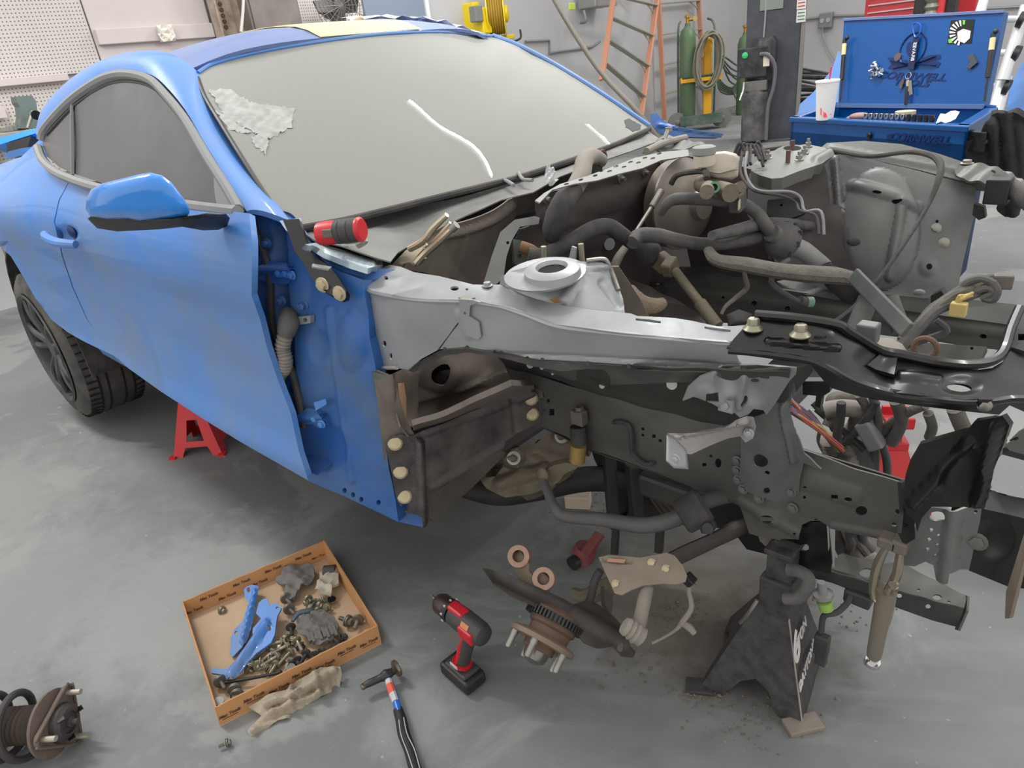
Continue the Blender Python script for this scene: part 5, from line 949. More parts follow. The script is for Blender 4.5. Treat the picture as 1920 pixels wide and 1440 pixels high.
obj('arm_foot', G().pillow([(1252, 812), (1266, 816), (1290, 842), (1294, 878), (1266, 876), (1251, 862)], lambda a, b: AR(a, b)+Vector((0, -.004, 0)), .006, .02, inner=.7), SILV, arm, sm=60)
obj('nut_plate', G().panel(sq(1270, 853, 8), lambda a, b: AR(a, b)+Vector((.003, -.012, 0)), step=8, thick=.003).bolt(AR(1270, 853)+Vector((.003, -.013, 0)), (.2, -1, .2), .006, .003), SILV, arm)
obj('nut_plate', G().panel(sq(1405, 808, 7), lambda a, b: AR(a, b)+Vector((.003, -.006, 0)), step=8, thick=.003).bolt(AR(1405, 808)+Vector((.003, -.009, 0)), (.2, -1, .2), .006, .003), SILV, arm)
# ---- radiator support
RT_ = Surf([(1412, 618, 'z', .945), (1500, 628, 'z', .945), (1400, 655, 'z', .925), (1500, 665, 'z', .92), (1565, 640, 'z', .935), (1600, 690, 'z', .895), (1650, 690, 'z', .872), (1700, 720, 'z', .865), (1780, 735, 'z', .855), (1900, 735, 'z', .845), (1850, 690, 'z', .86), (1950, 690, 'z', .85)])
rfold = [(1363, 652), (1440, 659), (1510, 669), (1545, 682), (1575, 700), (1607, 715), (1673, 734), (1740, 743), (1800, 749), (1860, 748), (1900, 743), (1960, 745)]
rfar = [(1960, 640), (1900, 650), (1880, 678), (1860, 690), (1827, 694), (1747, 684), (1680, 671), (1647, 664), (1613, 641), (1587, 628), (1567, 616), (1493, 604), (1417, 596), (1412, 603), (1397, 614), (1377, 634)]
rs = cp_('radiator_support', G().panel(rfold+rfar, RT_, step=11, thick=.004, holes=[ell(1802, 722, 24, 8, 3)], relief=[('ridge', 1440, 640, 1570, 652, 8, .006), ('ridge', 1690, 705, 1760, 712, 10, .005), ('dome', 1802, 722, 44, 20, -.006, 1), ('noise', 18, .001), ('dome', 1540, 640, 22, 12, -.006, 1)]), BLKG)
rlow = [(1960, 790), (1893, 760), (1873, 778), (1780, 768), (1697, 758), (1613, 744), (1560, 728), (1545, 715), (1520, 684), (1440, 672), (1380, 664)]
RL_ = Surf([(a, b, tuple(RT_(a, b))) for a, b in rfold]+[(1873, 778, tuple(RT_(1870, 748)+Vector((.0, .01, -.05)))), (1780, 768, tuple(RT_(1780, 748)+Vector((0, .01, -.045)))), (1613, 744, tuple(RT_(1610, 716)+Vector((0, .01, -.05)))), (1440, 672, tuple(RT_(1440, 659)+Vector((0, .003, -.03))))], .0)
obj('front_face', G().panel(rfold+rlow, RL_, step=11, thick=.004, relief=[('ridge', 1640, 745, 1860, 758, 5, .003)], holes=[]), BLKG, rs)
obj('support_fold', G().tube([RT_(a, b)+Vector((0, .004, -.005)) for a, b in rfold], .006, 8), BLKG, rs)
obj('inner_lip', G().tube([RT_(a, b)+Vector((0, 0, .006)) for a, b in [(1417, 597), (1493, 604), (1567, 616), (1590, 630), (1647, 663), (1690, 672), (1747, 684), (1800, 690), (1845, 688), (1872, 676), (1884, 655), (1893, 625), (1910, 585)]], .007, 8), BLKG, rs)
obj('bolt_tab', G().panel([(1832, 745), (1858, 745), (1856, 766), (1830, 764)], lambda a, b: RL_(a, b)+Vector((.003, -.005, 0)), step=9, thick=.003), BLKG, rs); obj('bolt', G().bolt(RL_(1843, 756)+Vector((.003, -.006, 0)), (.2, -1, .2), .006, .005), STL, rs)
obj('raised_plate', G().panel([(1655, 668), (1683, 672), (1675, 712), (1640, 702), (1625, 694)], lambda a, b: RT_(a, b)+Vector((0, 0, .008)), step=10, thick=.006), BLKG, rs)
for a, b in ((1412, 618), (1500, 630)):
    p = RT_(a, b); bb = obj('bolt', G().lathe(p, (0, 0, 1), [(.013, 0), (.014, .002), (.011, .005), (.009, .008)], 20).lathe(p+Vector((0, 0, .006)), (0, 0, 1), [(.0085, 0), (.0085, .009), (.007, .011)], 6), ZINC, rs)
obj('cross_bar', G().panel([(1893, 650), (1908, 600), (1925, 570), (1990, 560), (1990, 660), (1920, 658)], Surf([(1893, 650, 'z', .87), (1925, 575, 'z', .88), (1990, 620, 'z', .87)]), step=12, thick=.04, holes=[sq(1915, 632, 6), sq(1932, 622, 8), sq(1932, 645, 8, 6)]), BLK, rs)
obj('small_block', G().box(RT_(1628, 640)+Vector((-.01, .03, .0)), (.028, .024, .03)), GREY, rs, sm=0, bev=.003)
obj('drop_bracket', G().panel([(1505, 715), (1556, 715), (1556, 735), (1540, 745), (1538, 765), (1528, 762), (1530, 742), (1505, 740)], Surf([(1505, 715, 'y', -.52), (1556, 740, 'y', -.52), (1520, 765, 'y', -.50)]), step=9, thick=.01), BLKG, rs)
obj('diagonal_brace', G().panel([(1493, 692), (1526, 680), (1522, 700), (1500, 725), (1494, 735), (1490, 715)], Surf([(1493, 692, 'y', -.64), (1526, 680, 'y', -.62), (1494, 735, 'y', -.54)]), step=9, thick=.004), GREYD, rs)
# ---- air baffle, side plates, bumper beam
BF = Surf([(1727, 833, 'y', -.56), (1827, 790, 'y', -.60), (1893, 800, 'y', -.64), (1843, 953, 'y', -.50), (1693, 930, 'y', -.52), (1717, 1000, 'y', -.50), (1790, 880, 'y', -.53)])
bf = cp_('air_baffle', G().panel([(1727, 833), (1770, 820), (1813, 807), (1827, 790), (1880, 780), (1893, 798), (1882, 833), (1864, 880), (1853, 930), (1845, 954), (1773, 950), (1747, 950), (1728, 972), (1720, 998), (1714, 975), (1698, 963), (1694, 930), (1697, 897), (1707, 867)], BF, step=11, thick=.006, relief=[('ridge', 1712, 940, 1815, 830, 14, .010), ('ridge', 1870, 800, 1830, 940, 14, .010), ('dome', 1805, 895, 46, 60, -.018, 1)]), BLKG)
obj('baffle_bracket', G().panel([(1690, 905), (1700, 900), (1702, 960), (1715, 975), (1716, 1010), (1700, 1020), (1690, 1000), (1694, 965)], Surf([(1690, 905, 'y', -.50), (1716, 1010, 'y', -.49), (1700, 960, 'y', -.50)]), step=9, thick=.006, holes=[ell(1697, 960, 3), ell(1698, 985, 3)]), BLKG, bf)
GP = Surf([(1720, 960, 'y', -.47), (1840, 953, 'y', -.47), (1750, 1085, 'y', -.46), (1817, 1067, 'y', -.46)])
gp = cp_('crash_plate', G().panel([(1712, 1005), (1722, 965), (1745, 952), (1800, 950), (1840, 953), (1837, 978), (1817, 1068), (1783, 1067), (1780, 1085), (1755, 1087), (1750, 1060), (1735, 1053), (1715, 1062), (1694, 1060), (1694, 1024)], GP, step=12, thick=.004, holes=[ell(1746, 994, 4), ell(1742, 1012, 4), ell(1739, 1030, 4), ell(1759, 1004, 4, 2, -40), ell(1757, 1022, 4, 2, -40), ell(1753, 1041, 4, 2, -40), ell(1757, 968, 16, 9), ell(1829, 960, 4)], relief=[('ridge', 1792, 945, 1775, 1090, 20, .014)]), M('smooth_grey_steel', (0, 0, 0)))
bb = cp_('bumper_beam', G().panel([(1838, 953), (1880, 962), (1920, 972), (1990, 985), (1990, 1110), (1930, 1105), (1890, 1100), (1817, 1070), (1828, 1020)], Surf([(1838, 953, 'y', -.44), (1990, 985, 'y', -.40), (1890, 1100, 'y', -.42)]), step=14, thick=.06, relief=[('dome', 1860, 1010, 40, 40, -.01, 1)], holes=[]), BLKG)
obj('weld_nut', G().bolt(GP(1832, 1016), (0, -1, .1), .010, .006), GREY, bb)
obj('end_plate', G().panel([(1925, 985), (1935, 990), (1893, 1158), (1884, 1160), (1886, 1110)], Surf([(1930, 985, 'y', -.47), (1886, 1160, 'y', -.47), (1890, 1100, 'y', -.46)]), step=12, thick=.005), M('tan_edge_steel', (128, 116, 104), .6, dust=.6, dcol=(90, 80, 72)), bb)
cp_('far_bumper_bracket', G().panel([(1886, 838), (1925, 800), (1990, 820), (1990, 870), (1930, 855), (1893, 845)], Surf([(1886, 838, 'y', -.30), (1990, 820, 'y', -.25), (1990, 870, 'y', -.28)]), step=12, thick=.03, holes=[ell(1904, 822, 6, 4)]), GREYD)
# lower beam running forward
LB = Surf([(1557, 1047, 'z', .325), (1813, 1117, 'z', .325), (1640, 1110, 'z', .325)])
lb = cp_('lower_cross_beam', G().panel([(1440, 1030), (1557, 1047), (1580, 1037), (1640, 1057), (1687, 1053), (1713, 1067), (1813, 1117), (1808, 1140), (1756, 1128), (1660, 1100), (1560, 1070), (1440, 1040)], LB, step=12, thick=.003, holes=[ell(1625, 1074, 14, 8), ell(1757, 1120, 9, 5), ell(1779, 1129, 3), ell(1722, 1107, 3), ell(1569, 1043, 3)], relief=[('noise', 18, .002)]), OLV)
obj('beam_side', G().panel([(1440, 1038), (1560, 1068), (1660, 1098), (1756, 1128), (1808, 1140), (1795, 1176), (1747, 1163), (1663, 1133), (1560, 1093), (1440, 1062)], Surf([(1560, 1068, tuple(LB(1560, 1068))), (1808, 1140, tuple(LB(1808, 1140))), (1660, 1098, tuple(LB(1660, 1098))), (1560, 1093, tuple(LB(1560, 1070)+Vector((0, 0, -.035)))), (1795, 1176, tuple(LB(1805, 1140)+Vector((0, 0, -.05))))]), step=12, thick=.003, holes=[ell(1686, 1118, 5), ell(1740, 1138, 5)]), GREYD, lb)
obj('beam_end', G().panel([(1808, 1116), (1814, 1117), (1812, 1145), (1796, 1182), (1790, 1180), (1793, 1170)], Surf([(1811, 1116, tuple(LB(1811, 1118))), (1792, 1181, tuple(LB(1805, 1140)+Vector((.01, 0, -.055)))), (1812, 1145, tuple(LB(1812, 1140)+Vector((.01, .01, -.01))))]), step=10, thick=.004), OLV, lb)
0 and obj('beam_bottom', G().panel([(1440, 1062), (1560, 1093), (1795, 1176), (1800, 1150), (1560, 1080), (1440, 1048)], lambda a, b: LB(a, b)+Vector((0, .02, -.06)), step=30, thick=.003), GREYD, lb)
# ---- suspension, steering, subframe
SUBM = M('black_subframe', (30, 30, 30), .6, dust=.4, dcol=(64, 60, 56), dscale=9)
sub = cp_('subframe', G().tube([Q(850, 905, 'z', .22), Q(930, 925, 'z', .22), Q(1010, 915, 'z', .24), Q(1100, 898, 'z', .26), Q(1180, 905, 'z', .26), Q(1260, 940, 'z', .26)], .035, 12), SUBM)
obj('crossmember', G().panel([(1105, 815), (1135, 850), (1245, 890), (1385, 940), (1400, 985), (1370, 1000), (1330, 985), (1230, 975), (1150, 975), (1130, 900)], Surf([(1105, 815, 'y', -.28), (1400, 985, 'y', -.22), (1150, 975, 'y', -.25), (1300, 900, 'y', -.25)]), step=20, thick=.06, holes=[[(1165, 880), (1185, 880), (1180, 960), (1170, 975), (1160, 960)]], relief=[('noise', 22, .01)]), SUBM, sub)
obj('fork', G().bar(Q(1140, 840, 'y', -.34), Q(1152, 985, 'y', -.36), .03, .05), SUBM, sub, sm=0, bev=.006); obj('fork', G().bar(Q(1185, 870, 'y', -.34), Q(1196, 970, 'y', -.36), .03, .05), SUBM, sub, sm=0, bev=.006)
obj('skid_bar', G().bar(Q(1155, 990, 'y', -.30), Q(1152, 1040, 'y', -.32), .016, .02), SUBM, sub, sm=0); obj('skid_bar', G().bar(Q(1238, 990, 'y', -.28), Q(1235, 1035, 'y', -.30), .02, .02), SUBM, sub, sm=0)
EM = Surf([(890, 880, 'y', -.53), (1107, 830, 'y', -.36), (1000, 930, 'y', -.50), (1000, 840, 'y', -.44)])
em = cp_('engine_mount', G().panel([(890, 880), (927, 857), (953, 843), (1007, 830), (1033, 807), (1057, 803), (1087, 817), (1107, 830), (1100, 847), (1073, 867), (1050, 900), (1033, 913), (993, 927), (947, 933), (913, 917), (897, 893)], EM, step=9, thick=.06, holes=[[(905, 880), (930, 862), (950, 858), (942, 876), (930, 893), (912, 895)]],
    relief=[('dome', 963, 859, 22, 18, .03, 1), ('dome', 1053, 818, 20, 16, .03, 1), ('ridge', 940, 905, 1020, 880, 16, .02), ('noise', 9, .004), ('dome', 1000, 870, 26, 20, -.015, 1)]), ALU)
for a, b in ((963, 859), (1053, 818)): obj('bolt', G().lathe(EM(a, b)+(CAM-EM(a, b)).normalized()*.022, CAM-EM(a, b), [(.018, 0), (.018, .006), (.011, .006), (.011, .002), (.001, .002)], 18), STL, em)
obj('mount_bracket', G().panel([(1040, 872), (1060, 868), (1083, 870), (1082, 878), (1060, 888), (1040, 905), (1028, 920), (1024, 905), (1020, 888), (1028, 878)], Surf([(1040, 872, 'y', -.53), (1083, 872, 'y', -.50), (1028, 918, 'y', -.54)]), step=7, thick=.02), ALU, em)
ss = cp_('height_sensor', G().tube([Q(1083, 800, 'y', -.47), Q(1086, 850, 'y', -.48)], [.018, .019], 14, 0), BLKD)
obj('gold_band', G().cyl(Q(1085, 834, 'y', -.485), Q(1082, 864, 'y', -.49), .019), M('brass_foil', (168, 142, 84), .4, .5, dust=.5, dcol=(120, 96, 60), dscale=60), ss)
obj('sensor_head', G().box(Q(1086, 782, 'y', -.47), (.032, .022, .034)).bolt(Q(1086, 770, 'y', -.475), (0, 0, 1), .01, .01), BRWN, ss, sm=0, bev=.005)
# stabiliser bar
SBAR = M('stabiliser_bar', (70, 72, 74), .55, dust=.6, dcol=(104, 98, 92), dscale=12)
st_ = cp_('stabiliser_bar', G().tube([Q(1018, 900, 'y', -.56), Q(1028, 925, 'y', -.58), Q(1040, 952, 'y', -.60), Q(1060, 968, 'y', -.60), Q(1130, 974, 'y', -.58), Q(1200, 985, 'y', -.56), Q(1250, 978, 'y', -.54), Q(1290, 962, 'y', -.52), Q(1330, 938, 'y', -.48), Q(1390, 925, 'y', -.40)], [.010, .011, .012, .014, .0155, .017, .017, .017, .016, .015], 12, 6), SBAR)
obj('bar_end', G().ball(Q(1018, 890, 'y', -.555), (.016, .01, .02)), ALU, st_)
bc = Q(1300, 958, 'y', -.52); bax = (Q(1330, 938, 'y', -.48)-Q(1270, 972, 'y', -.53)).normalized()
obj('bushing', G().lathe(bc-bax*.03, bax, [(.03, 0), (.036, .005), (.037, .05), (.031, .058)], 22), BLKD, st_); obj('bushing_ear', G().pillow([(1310, 985), (1335, 965), (1345, 985), (1335, 1003), (1315, 1000)], Surf([(1310, 985, 'y', -.52), (1345, 985, 'y', -.5), (1320, 1003, 'y', -.52)]), .012, .02, inner=.5), BLKD, st_, sm=60)
obj('ear_bolt', G().lathe(Q(1328, 990, 'y', -.54), (.2, -1, .5), [(.011, 0), (.011, .004), (.006, .004)], 14), BLK, st_)
P = [Q(1235, 952, 'y', -.30), Q(1262, 930, 'y', -.27), Q(1292, 905, 'y', -.24), Q(1330, 885, 'y', -.20)]
cp_('steering_rack_boot', G().tube(cr(P, 8), [.045]*6+[.045]*19, 16, 0, ridge=.16), M('brown_rubber_boot', (78, 68, 60), .8, dust=.5, dcol=(110, 98, 84)), sm=60)
cp_('steering_rack', G().cyl(Q(1330, 885, 'y', -.20), Q(1400, 930, 'y', -.16), .035), GREYD)
cp_('control_arm', G().tube([Q(1235, 1062, 'y', -.54), Q(1290, 1035, 'y', -.49), Q(1340, 1012, 'y', -.46), Q(1400, 982, 'y', -.38)], [.014, .014, .013, .016], 8, 4, flat=1.4), BRWD)
cp_('brake_line', G().tube([Q(1150, 792, 'y', -.455), Q(1165, 792, 'y', -.46), Q(1180, 800, 'y', -.46), Q(1184, 825, 'y', -.46), Q(1186, 850, 'y', -.46), Q(1210, 870, 'y', -.46), Q(1225, 868, 'y', -.46)], .005, 8), BLKD)
cp_('harness_tray', G().tube([Q(1185, 852, 'y', -.44), Q(1205, 868, 'y', -.42), Q(1240, 878, 'y', -.40), Q(1255, 870, 'y', -.38)], .012, 10), TAPE)
# knuckle with hub, hanging from the arm: every part round the hub axis
kc = Q(1045, 1150, 'y', -.76); v0 = (kc-CAM).normalized()
ka = (_r*(-.42)-_u*.90); ka = (ka-v0*ka.dot(v0)).normalized(); ka = (ka-v0*.10).normalized()      # axis towards the studs
kx = v0.cross(ka).normalized(); kx = -kx if kx.dot(_r) < 0 else kx                                 # across, to the right
ky = ka.cross(kx).normalized()
def kp(px, py): return PL(px, py, kc, ky)
hub = cp_('steering_knuckle', G().lathe(kp(1042, 1160), ka, [(.03, -.02), (.050, -.01), (.050, .02), (.044, .025), (.042, .05)], 28), RUST)
fc_ = kp(1016, 1202); ka_ = ka
obj('hub_flange', G().lathe(fc_-ka*.004, ka, [(.03, -.012), (.066, -.004), (.070, 0), (.070, .009), (.03, .010)], 36), M('hub_brown', (134, 118, 106), .5, .5, dust=.5, dcol=(110, 84, 68)), hub)
obj('hub_centre', G().lathe(fc_, ka, [(.034, 0), (.033, .02), (.028, .021)], 26), RUST, hub); obj('grease_cap', G().lathe(fc_+ka*.018, ka, [(.026, 0), (.026, .012), (.022, .022), (.012, .028), (.001, .03)], 24), M('polished_cap', (110, 108, 104), .25, .8, dust=.4), hub)
for k in range(5):
    a = .55+k*2*math.pi/5; p = fc_+(kx*math.cos(a)+ky*math.sin(a))*.057; obj('wheel_stud', G().lathe(p-ka*.006, ka, [(.008, 0), (.008, .02), (.0068, .022), (.0068, .045), (.005, .048)], 12), STL, hub)
g = G(); tc_ = kp(1040, 1163)
for k in range(48):
    a = k*math.pi/24; d_ = kx*math.cos(a)+ky*math.sin(a); g.bar(tc_+d_*.060-ka*.0075, tc_+d_*.060+ka*.0075, .0042, .007, up=d_)
g.lathe(tc_-ka*.007, ka, [(.05, 0), (.058, 0), (.058, .014), (.05, .014)], 40); obj('speed_ring', g, BLK, hub, sm=0)
# dust shield: thin dished disc seen nearly on edge, with a bite taken out
DSH = M('dusty_dark_shield', (62, 56, 54), .5, .3, dust=.5, dcol=(92, 84, 78), dscale=12)
s1_, s2_ = kp(905, 1065), kp(1185, 1225); dc = (s1_+s2_)/2; dxv = (s2_-s1_).normalized(); Rr = (s2_-s1_).length/2; dn = ka; dyv = dn.cross(dxv).normalized(); dn = dxv.cross(dyv).normalized(); dn = dn if dn.dot(ka) > 0 else -dn
dyv = -dyv if dyv.dot(v0) < 0 else dyv
vs = []; rows = []
for k in range(33):
    a = -1.9+3.8*k/32+math.pi/2; rw = []
    for j in range(6):
        q_ = (.42+.58*j/5)*Rr*(1 if abs(a-math.pi/2) > .35 else .93); rw.append(dc+dxv*math.cos(a)*q_+dyv*math.sin(a)*q_*1.0+dn*(-.012 if j == 5 else .0)-dn*.02)
    rows.append(rw)

obj('shield_front', G().panel([(905, 1065), (940, 1072), (985, 1090), (1020, 1106), (1060, 1124), (1075, 1133), (1105, 1123), (1125, 1135), (1150, 1155), (1172, 1178), (1176, 1205), (1192, 1222), (1188, 1232), (1165, 1230), (1150, 1212), (1120, 1215), (1095, 1205), (1075, 1180), (1050, 1165), (1000, 1135), (960, 1118), (925, 1095)], Surf([(905, 1065, tuple(s1_)), (1188, 1228, tuple(s2_)), (1050, 1128, tuple(kc-ka*.05-v0*.02)), (1110, 1200, tuple(kc-v0*.03+kx*.05)), (1000, 1130, tuple(kc-v0*.05-kx*.06-ka*.02))]), step=9, thick=.0025, holes=[ell(1163, 1215, 6, 7)], relief=[('ridge', 930, 1080, 1050, 1140, 12, -.008), ('ridge', 1080, 1150, 1170, 1200, 16, .01)]), DSH, hub)
YK_ = Surf([(975, 1045, 'y', -.73), (1040, 1060, 'y', -.71), (1000, 1120, 'y', -.76)])
obj('knuckle_arm', G().pillow([(960, 1038), (975, 1030), (988, 1045), (987, 1062), (1000, 1078), (1020, 1070), (1034, 1086), (1030, 1100), (1032, 1122), (1010, 1112), (985, 1098), (966, 1078), (958, 1055)], YK_, .012, .03, inner=.5), M('tan_cast_iron', (112, 98, 86), .6, .3, dust=.6, dcol=(90, 74, 62), dscale=14, bump=.25), hub, sm=60)
for a, b in ((974, 1043), (1021, 1085)):
    p = YK_(a, b); d_ = (CAM-p).normalized(); d_ = (d_+_r*-.15).normalized(); obj('bored_eye', G().lathe(p-d_*.03, d_, [(.0235, 0), (.0235, .048), (.013, .048), (.013, 0)], 24), M('coppery_face', (164, 138, 124), .6, .4, dust=.5, dcol=(150, 110, 92), dscale=80), hub)
    obj('bore_shade', G().lathe(p-d_*.01, d_, [(.0132, 0), (.0132, .002)], 20), SHADE, hub)  # black disc stands for shade down the eye
obj('sensor_stem', G().cyl(kp(1085, 1185), kp(1118, 1192), .006), TRIMG, hub)
# tan cover plate
CP = Surf([(1128, 1050, 'y', -.64), (1285, 1060, 'y', -.58), (1155, 1112, 'y', -.68), (1200, 1040, 'y', -.60)])
TANP = M('tan_dusty_plate', (134, 122, 110), .6, .1, dust=.5, dcol=(150, 138, 124))
cpl = cp_('cover_plate', G().panel([(1122, 1045), (1140, 1041), (1170, 1043), (1200, 1046), (1228, 1040), (1250, 1036), (1265, 1042), (1280, 1060), (1288, 1078), (1285, 1090), (1268, 1095), (1240, 1094), (1205, 1098), (1180, 1108), (1165, 1116), (1152, 1112), (1140, 1085), (1128, 1058)], CP, step=9, thick=.004, relief=[('ridge', 1135, 1048, 1180, 1052, 7, -.006), ('noise', 14, .001)]), TANP)
for a, b in ((1222, 1055), (1249, 1067), (1155, 1095)): obj('bolt', G().bolt(CP(a, b), (CAM-CP(a, b)), .006, .005), GOLD, cpl)
obj('barcode_label', G().panel([(1140, 1047), (1173, 1049), (1170, 1056), (1138, 1053)], lambda a, b: CP(a, b)+(CAM-CP(a, b)).normalized()*.004, step=9, thick=.0006), M('orange_label', (190, 140, 110), .7, dust=.5, dcol=(150, 120, 100), dscale=90), cpl)
# tie rod with ball joint
tr = cp_('tie_rod', G().tube([Q(1214, 1102, 'y', -.63), Q(1207, 1130, 'y', -.66), Q(1200, 1165, 'y', -.69), Q(1196, 1185, 'y', -.71)], [.013, .014, .014, .011], 12, 4), HOSEL)
obj('ball_boot', G().lathe(Q(1170, 1172, 'y', -.73), _r*.82-_u*.57, [(.016, 0), (.019, .008), (.016, .012), (.020, .018), (.017, .022), (.021, .028), (.018, .034), (.019, .042), (.010, .047)], 18), HOSEL, tr)
cp_('lower_link', G().tube([Q(1075, 1112, 'y', -.60), Q(1100, 1118, 'y', -.60), Q(1130, 1105, 'y', -.60), Q(1150, 1095, 'y', -.60)], [.014, .018, .022, .02], 10, 4), ALU)
cp_('link_bracket', G().panel([(1130, 1100), (1146, 1095), (1150, 1130), (1146, 1155), (1135, 1135)], Surf([(1130, 1100, 'y', -.62), (1150, 1100, 'y', -.6), (1146, 1155, 'y', -.64)]), step=8, thick=.02), BRWD)
cp_('brake_hose', G().tube(cr([Q(1125, 1070, 'y', -.66), Q(1115, 1090, 'y', -.67), Q(1108, 1120, 'y', -.68), Q(1102, 1132, 'y', -.69)], 8), .008, 10, 0, ridge=.15), BLKD, sm=60)
sw = cp_('sensor_wire', G().tube([Q(1250, 1038, 'y', -.56), Q(1275, 1058, 'y', -.57), Q(1290, 1085, 'y', -.58), Q(1292, 1110, 'y', -.59), Q(1296, 1140, 'y', -.60), Q(1280, 1165, 'y', -.62), Q(1270, 1178, 'y', -.63), Q(1250, 1192, 'y', -.66), Q(1222, 1206, 'y', -.69)], [.003, .003, .003, .005, .0055, .006, .004, .003, .003], 8), HOSEL)
obj('connector', G().box(Q(1292, 1087, 'y', -.58), (.022, .02, .02), Matrix.Rotation(.6, 3, 'Y')), BLK, sw, sm=0, bev=.002); obj('connector', G().tube([Q(1278, 1168, 'y', -.62), Q(1292, 1176, 'y', -.62), Q(1302, 1188, 'y', -.62)], [.006, .008, .006], 8, 3), HOSEL, sw)
# ================================================================ ENGINE BAY FAR SIDE AND HOSES
FA = Surf([(1420, 330, 'y', .47), (1560, 290, 'y', .60), (1800, 340, 'y', .64), (1800, 520, 'y', .52), (1560, 540, 'y', .46), (1480, 450, 'y', .46), (1660, 430, 'y', .52)])
cp_('far_apron_shade_backing', G().panel([(1480, 345), (1600, 320), (1780, 350), (1800, 400), (1780, 520), (1600, 535), (1500, 500)], lambda a, b: FA(a, b)+Vector((-.02, .07, 0)), step=40, thick=.004), BLKD)  # dark sheet added so the apron holes look shaded
fa = cp_('far_apron', G().panel([(1405, 325), (1460, 330), (1540, 305), (1565, 290), (1640, 300), (1700, 315), (1780, 335), (1830, 350), (1828, 400), (1815, 450), (1800, 520), (1796, 548), (1730, 560), (1640, 552), (1560, 545), (1470, 520), (1430, 450), (1400, 400)], FA, step=13, thick=.004, holes=[ell(1645, 371, 9, 3, 10), ell(1680, 388, 9, 3, 10), ell(1742, 500, 6), ell(1757, 415, 3), ell(1749, 424, 3)],
    relief=[('dome', 1650, 430, 75, 115, .035, .45), ('ridge', 1565, 300, 1575, 400, 9, .015), ('ridge', 1600, 350, 1720, 390, 14, .015), ('ridge', 1690, 390, 1670, 520, 10, .02), ('dome', 1740, 500, 20, 20, .008, 1), ('noise', 24, .003)]), M('dusty_apron_steel', (96, 97, 97), .42, .3, dust=.55, dcol=(124, 124, 120), dscale=5, bump=.06))
cp_('far_tower_wall', G().panel([(1285, 295), (1330, 290), (1412, 318), (1440, 345), (1480, 420), (1490, 520), (1400, 540), (1300, 530), (1280, 420)], Surf([(1300, 300, 'x', -.34), (1300, 500, 'x', -.36), (1420, 330, 'y', .50), (1480, 500, 'y', .47), (1400, 430, 'y', .52)]), step=20, thick=.004, relief=[('noise', 26, .004)]), BRWD)
cp_('far_wheel_cover', G().panel([(1470, 335), (1500, 325), (1545, 308), (1552, 330), (1556, 380), (1600, 395), (1635, 415), (1642, 460), (1640, 490), (1590, 520), (1540, 500), (1490, 460), (1470, 400)], lambda a, b: FA(a, b)+(CAM-FA(a, b)).normalized()*.02, step=13, thick=.004, relief=[('noise', 18, .004), ('dome', 1604, 454, 18, 11, -.01, 1)]), BRWD)
cp_('rubber_plug', G().pillow(ell(1604, 453, 17, 10), lambda a, b: FA(a, b)+(CAM-FA(a, b)).normalized()*.024, .012, .005), BLKD, sm=60)
for a, b in ((1755, 428), (1770, 455)): cp_('bolt', G().bolt(FA(a, b), CAM-FA(a, b), .009, .006), STL)
FT = Surf([(1540, 275, 'y', .63), (1860, 335, 'y', .66), (1700, 272, 'y', .70), (1700, 310, 'y', .64)])
ft = cp_('far_top_rail', G().panel([(1535, 280), (1550, 268), (1620, 264), (1690, 270), (1760, 288), (1810, 305), (1870, 325), (1868, 345), (1800, 338), (1720, 318), (1640, 300), (1570, 290)], FT, step=12, thick=.03, relief=[('ridge', 1560, 278, 1840, 328, 6, .006)]), GREY)
obj('rail_end', G().panel([(1790, 318), (1800, 310), (1850, 308), (1890, 318), (1915, 335), (1930, 350), (1925, 365), (1890, 352), (1850, 345), (1800, 332)], Surf([(1790, 318, 'y', .62), (1930, 350, 'y', .60), (1850, 308, 'y', .68)]), step=8, thick=.006, relief=[('noise', 9, .006)], holes=[ell(1862, 323, 6, 2)]), GREY, ft)
obj('bolt', G().bolt(FT(1812, 313)+Vector((0, 0, .01)), (0, 0, 1), .011, .008), STL, ft)
cp_('end_clip', G().panel([(1826, 382), (1845, 388), (1848, 408), (1835, 413), (1823, 403)], Surf([(1826, 382, 'y', .55), (1848, 388, 'y', .55), (1830, 413, 'y', .55)]), step=8, thick=.02), BLK)
cp_('radiator_hose_end', G().tube([Q(1868, 335, 'y', .52), Q(1890, 350, 'y', .50), Q(1915, 365, 'y', .48), Q(1960, 400, 'y', .46)], .022, 12), HOSE)
cp_('latch_block', G().box(Q(1872, 357, 'y', .48), (.05, .05, .06)), BLK, sm=0, bev=.004)
FW_ = Surf([(1408, 320, 'z', .985), (1485, 282, 'z', 1.0), (1563, 290, 'z', .985), (1467, 333, 'z', .98)])
fto = cp_('far_strut_tower', G().panel([(1408, 320), (1413, 308), (1430, 290), (1467, 277), (1513, 270), (1547, 277), (1565, 290), (1540, 307), (1500, 320), (1467, 333), (1447, 335), (1423, 328)], FW_, step=9, thick=.03, relief=[('dome', 1485, 283, 34, 12, .008, 1), ('ridge', 1530, 300, 1558, 285, 8, .008)], holes=[ell(1485, 282, 17, 5.5)]), GREY)
obj('tower_lip', G().panel([(1447, 338), (1485, 332), (1480, 344), (1455, 346)], Surf([(1447, 338, 'z', .955), (1485, 332, 'z', .955), (1460, 346, 'z', .95)]), step=8, thick=.008), GREY, fto)
for a, b, mt in ((1432, 303, RUST), (1477, 304, RUST), (1485, 284, RUST)): obj('stud', G().cyl(FW_(a, b), FW_(a, b)+Vector((0, 0, .03)), .006, n=10), mt, fto)
for a, b in ((1498, 300), (1515, 275), (1440, 297), (1508, 288)): obj('nut', G().bolt(FW_(a, b), (0, 0, 1), .008, .012, stud=.01), STL, fto)
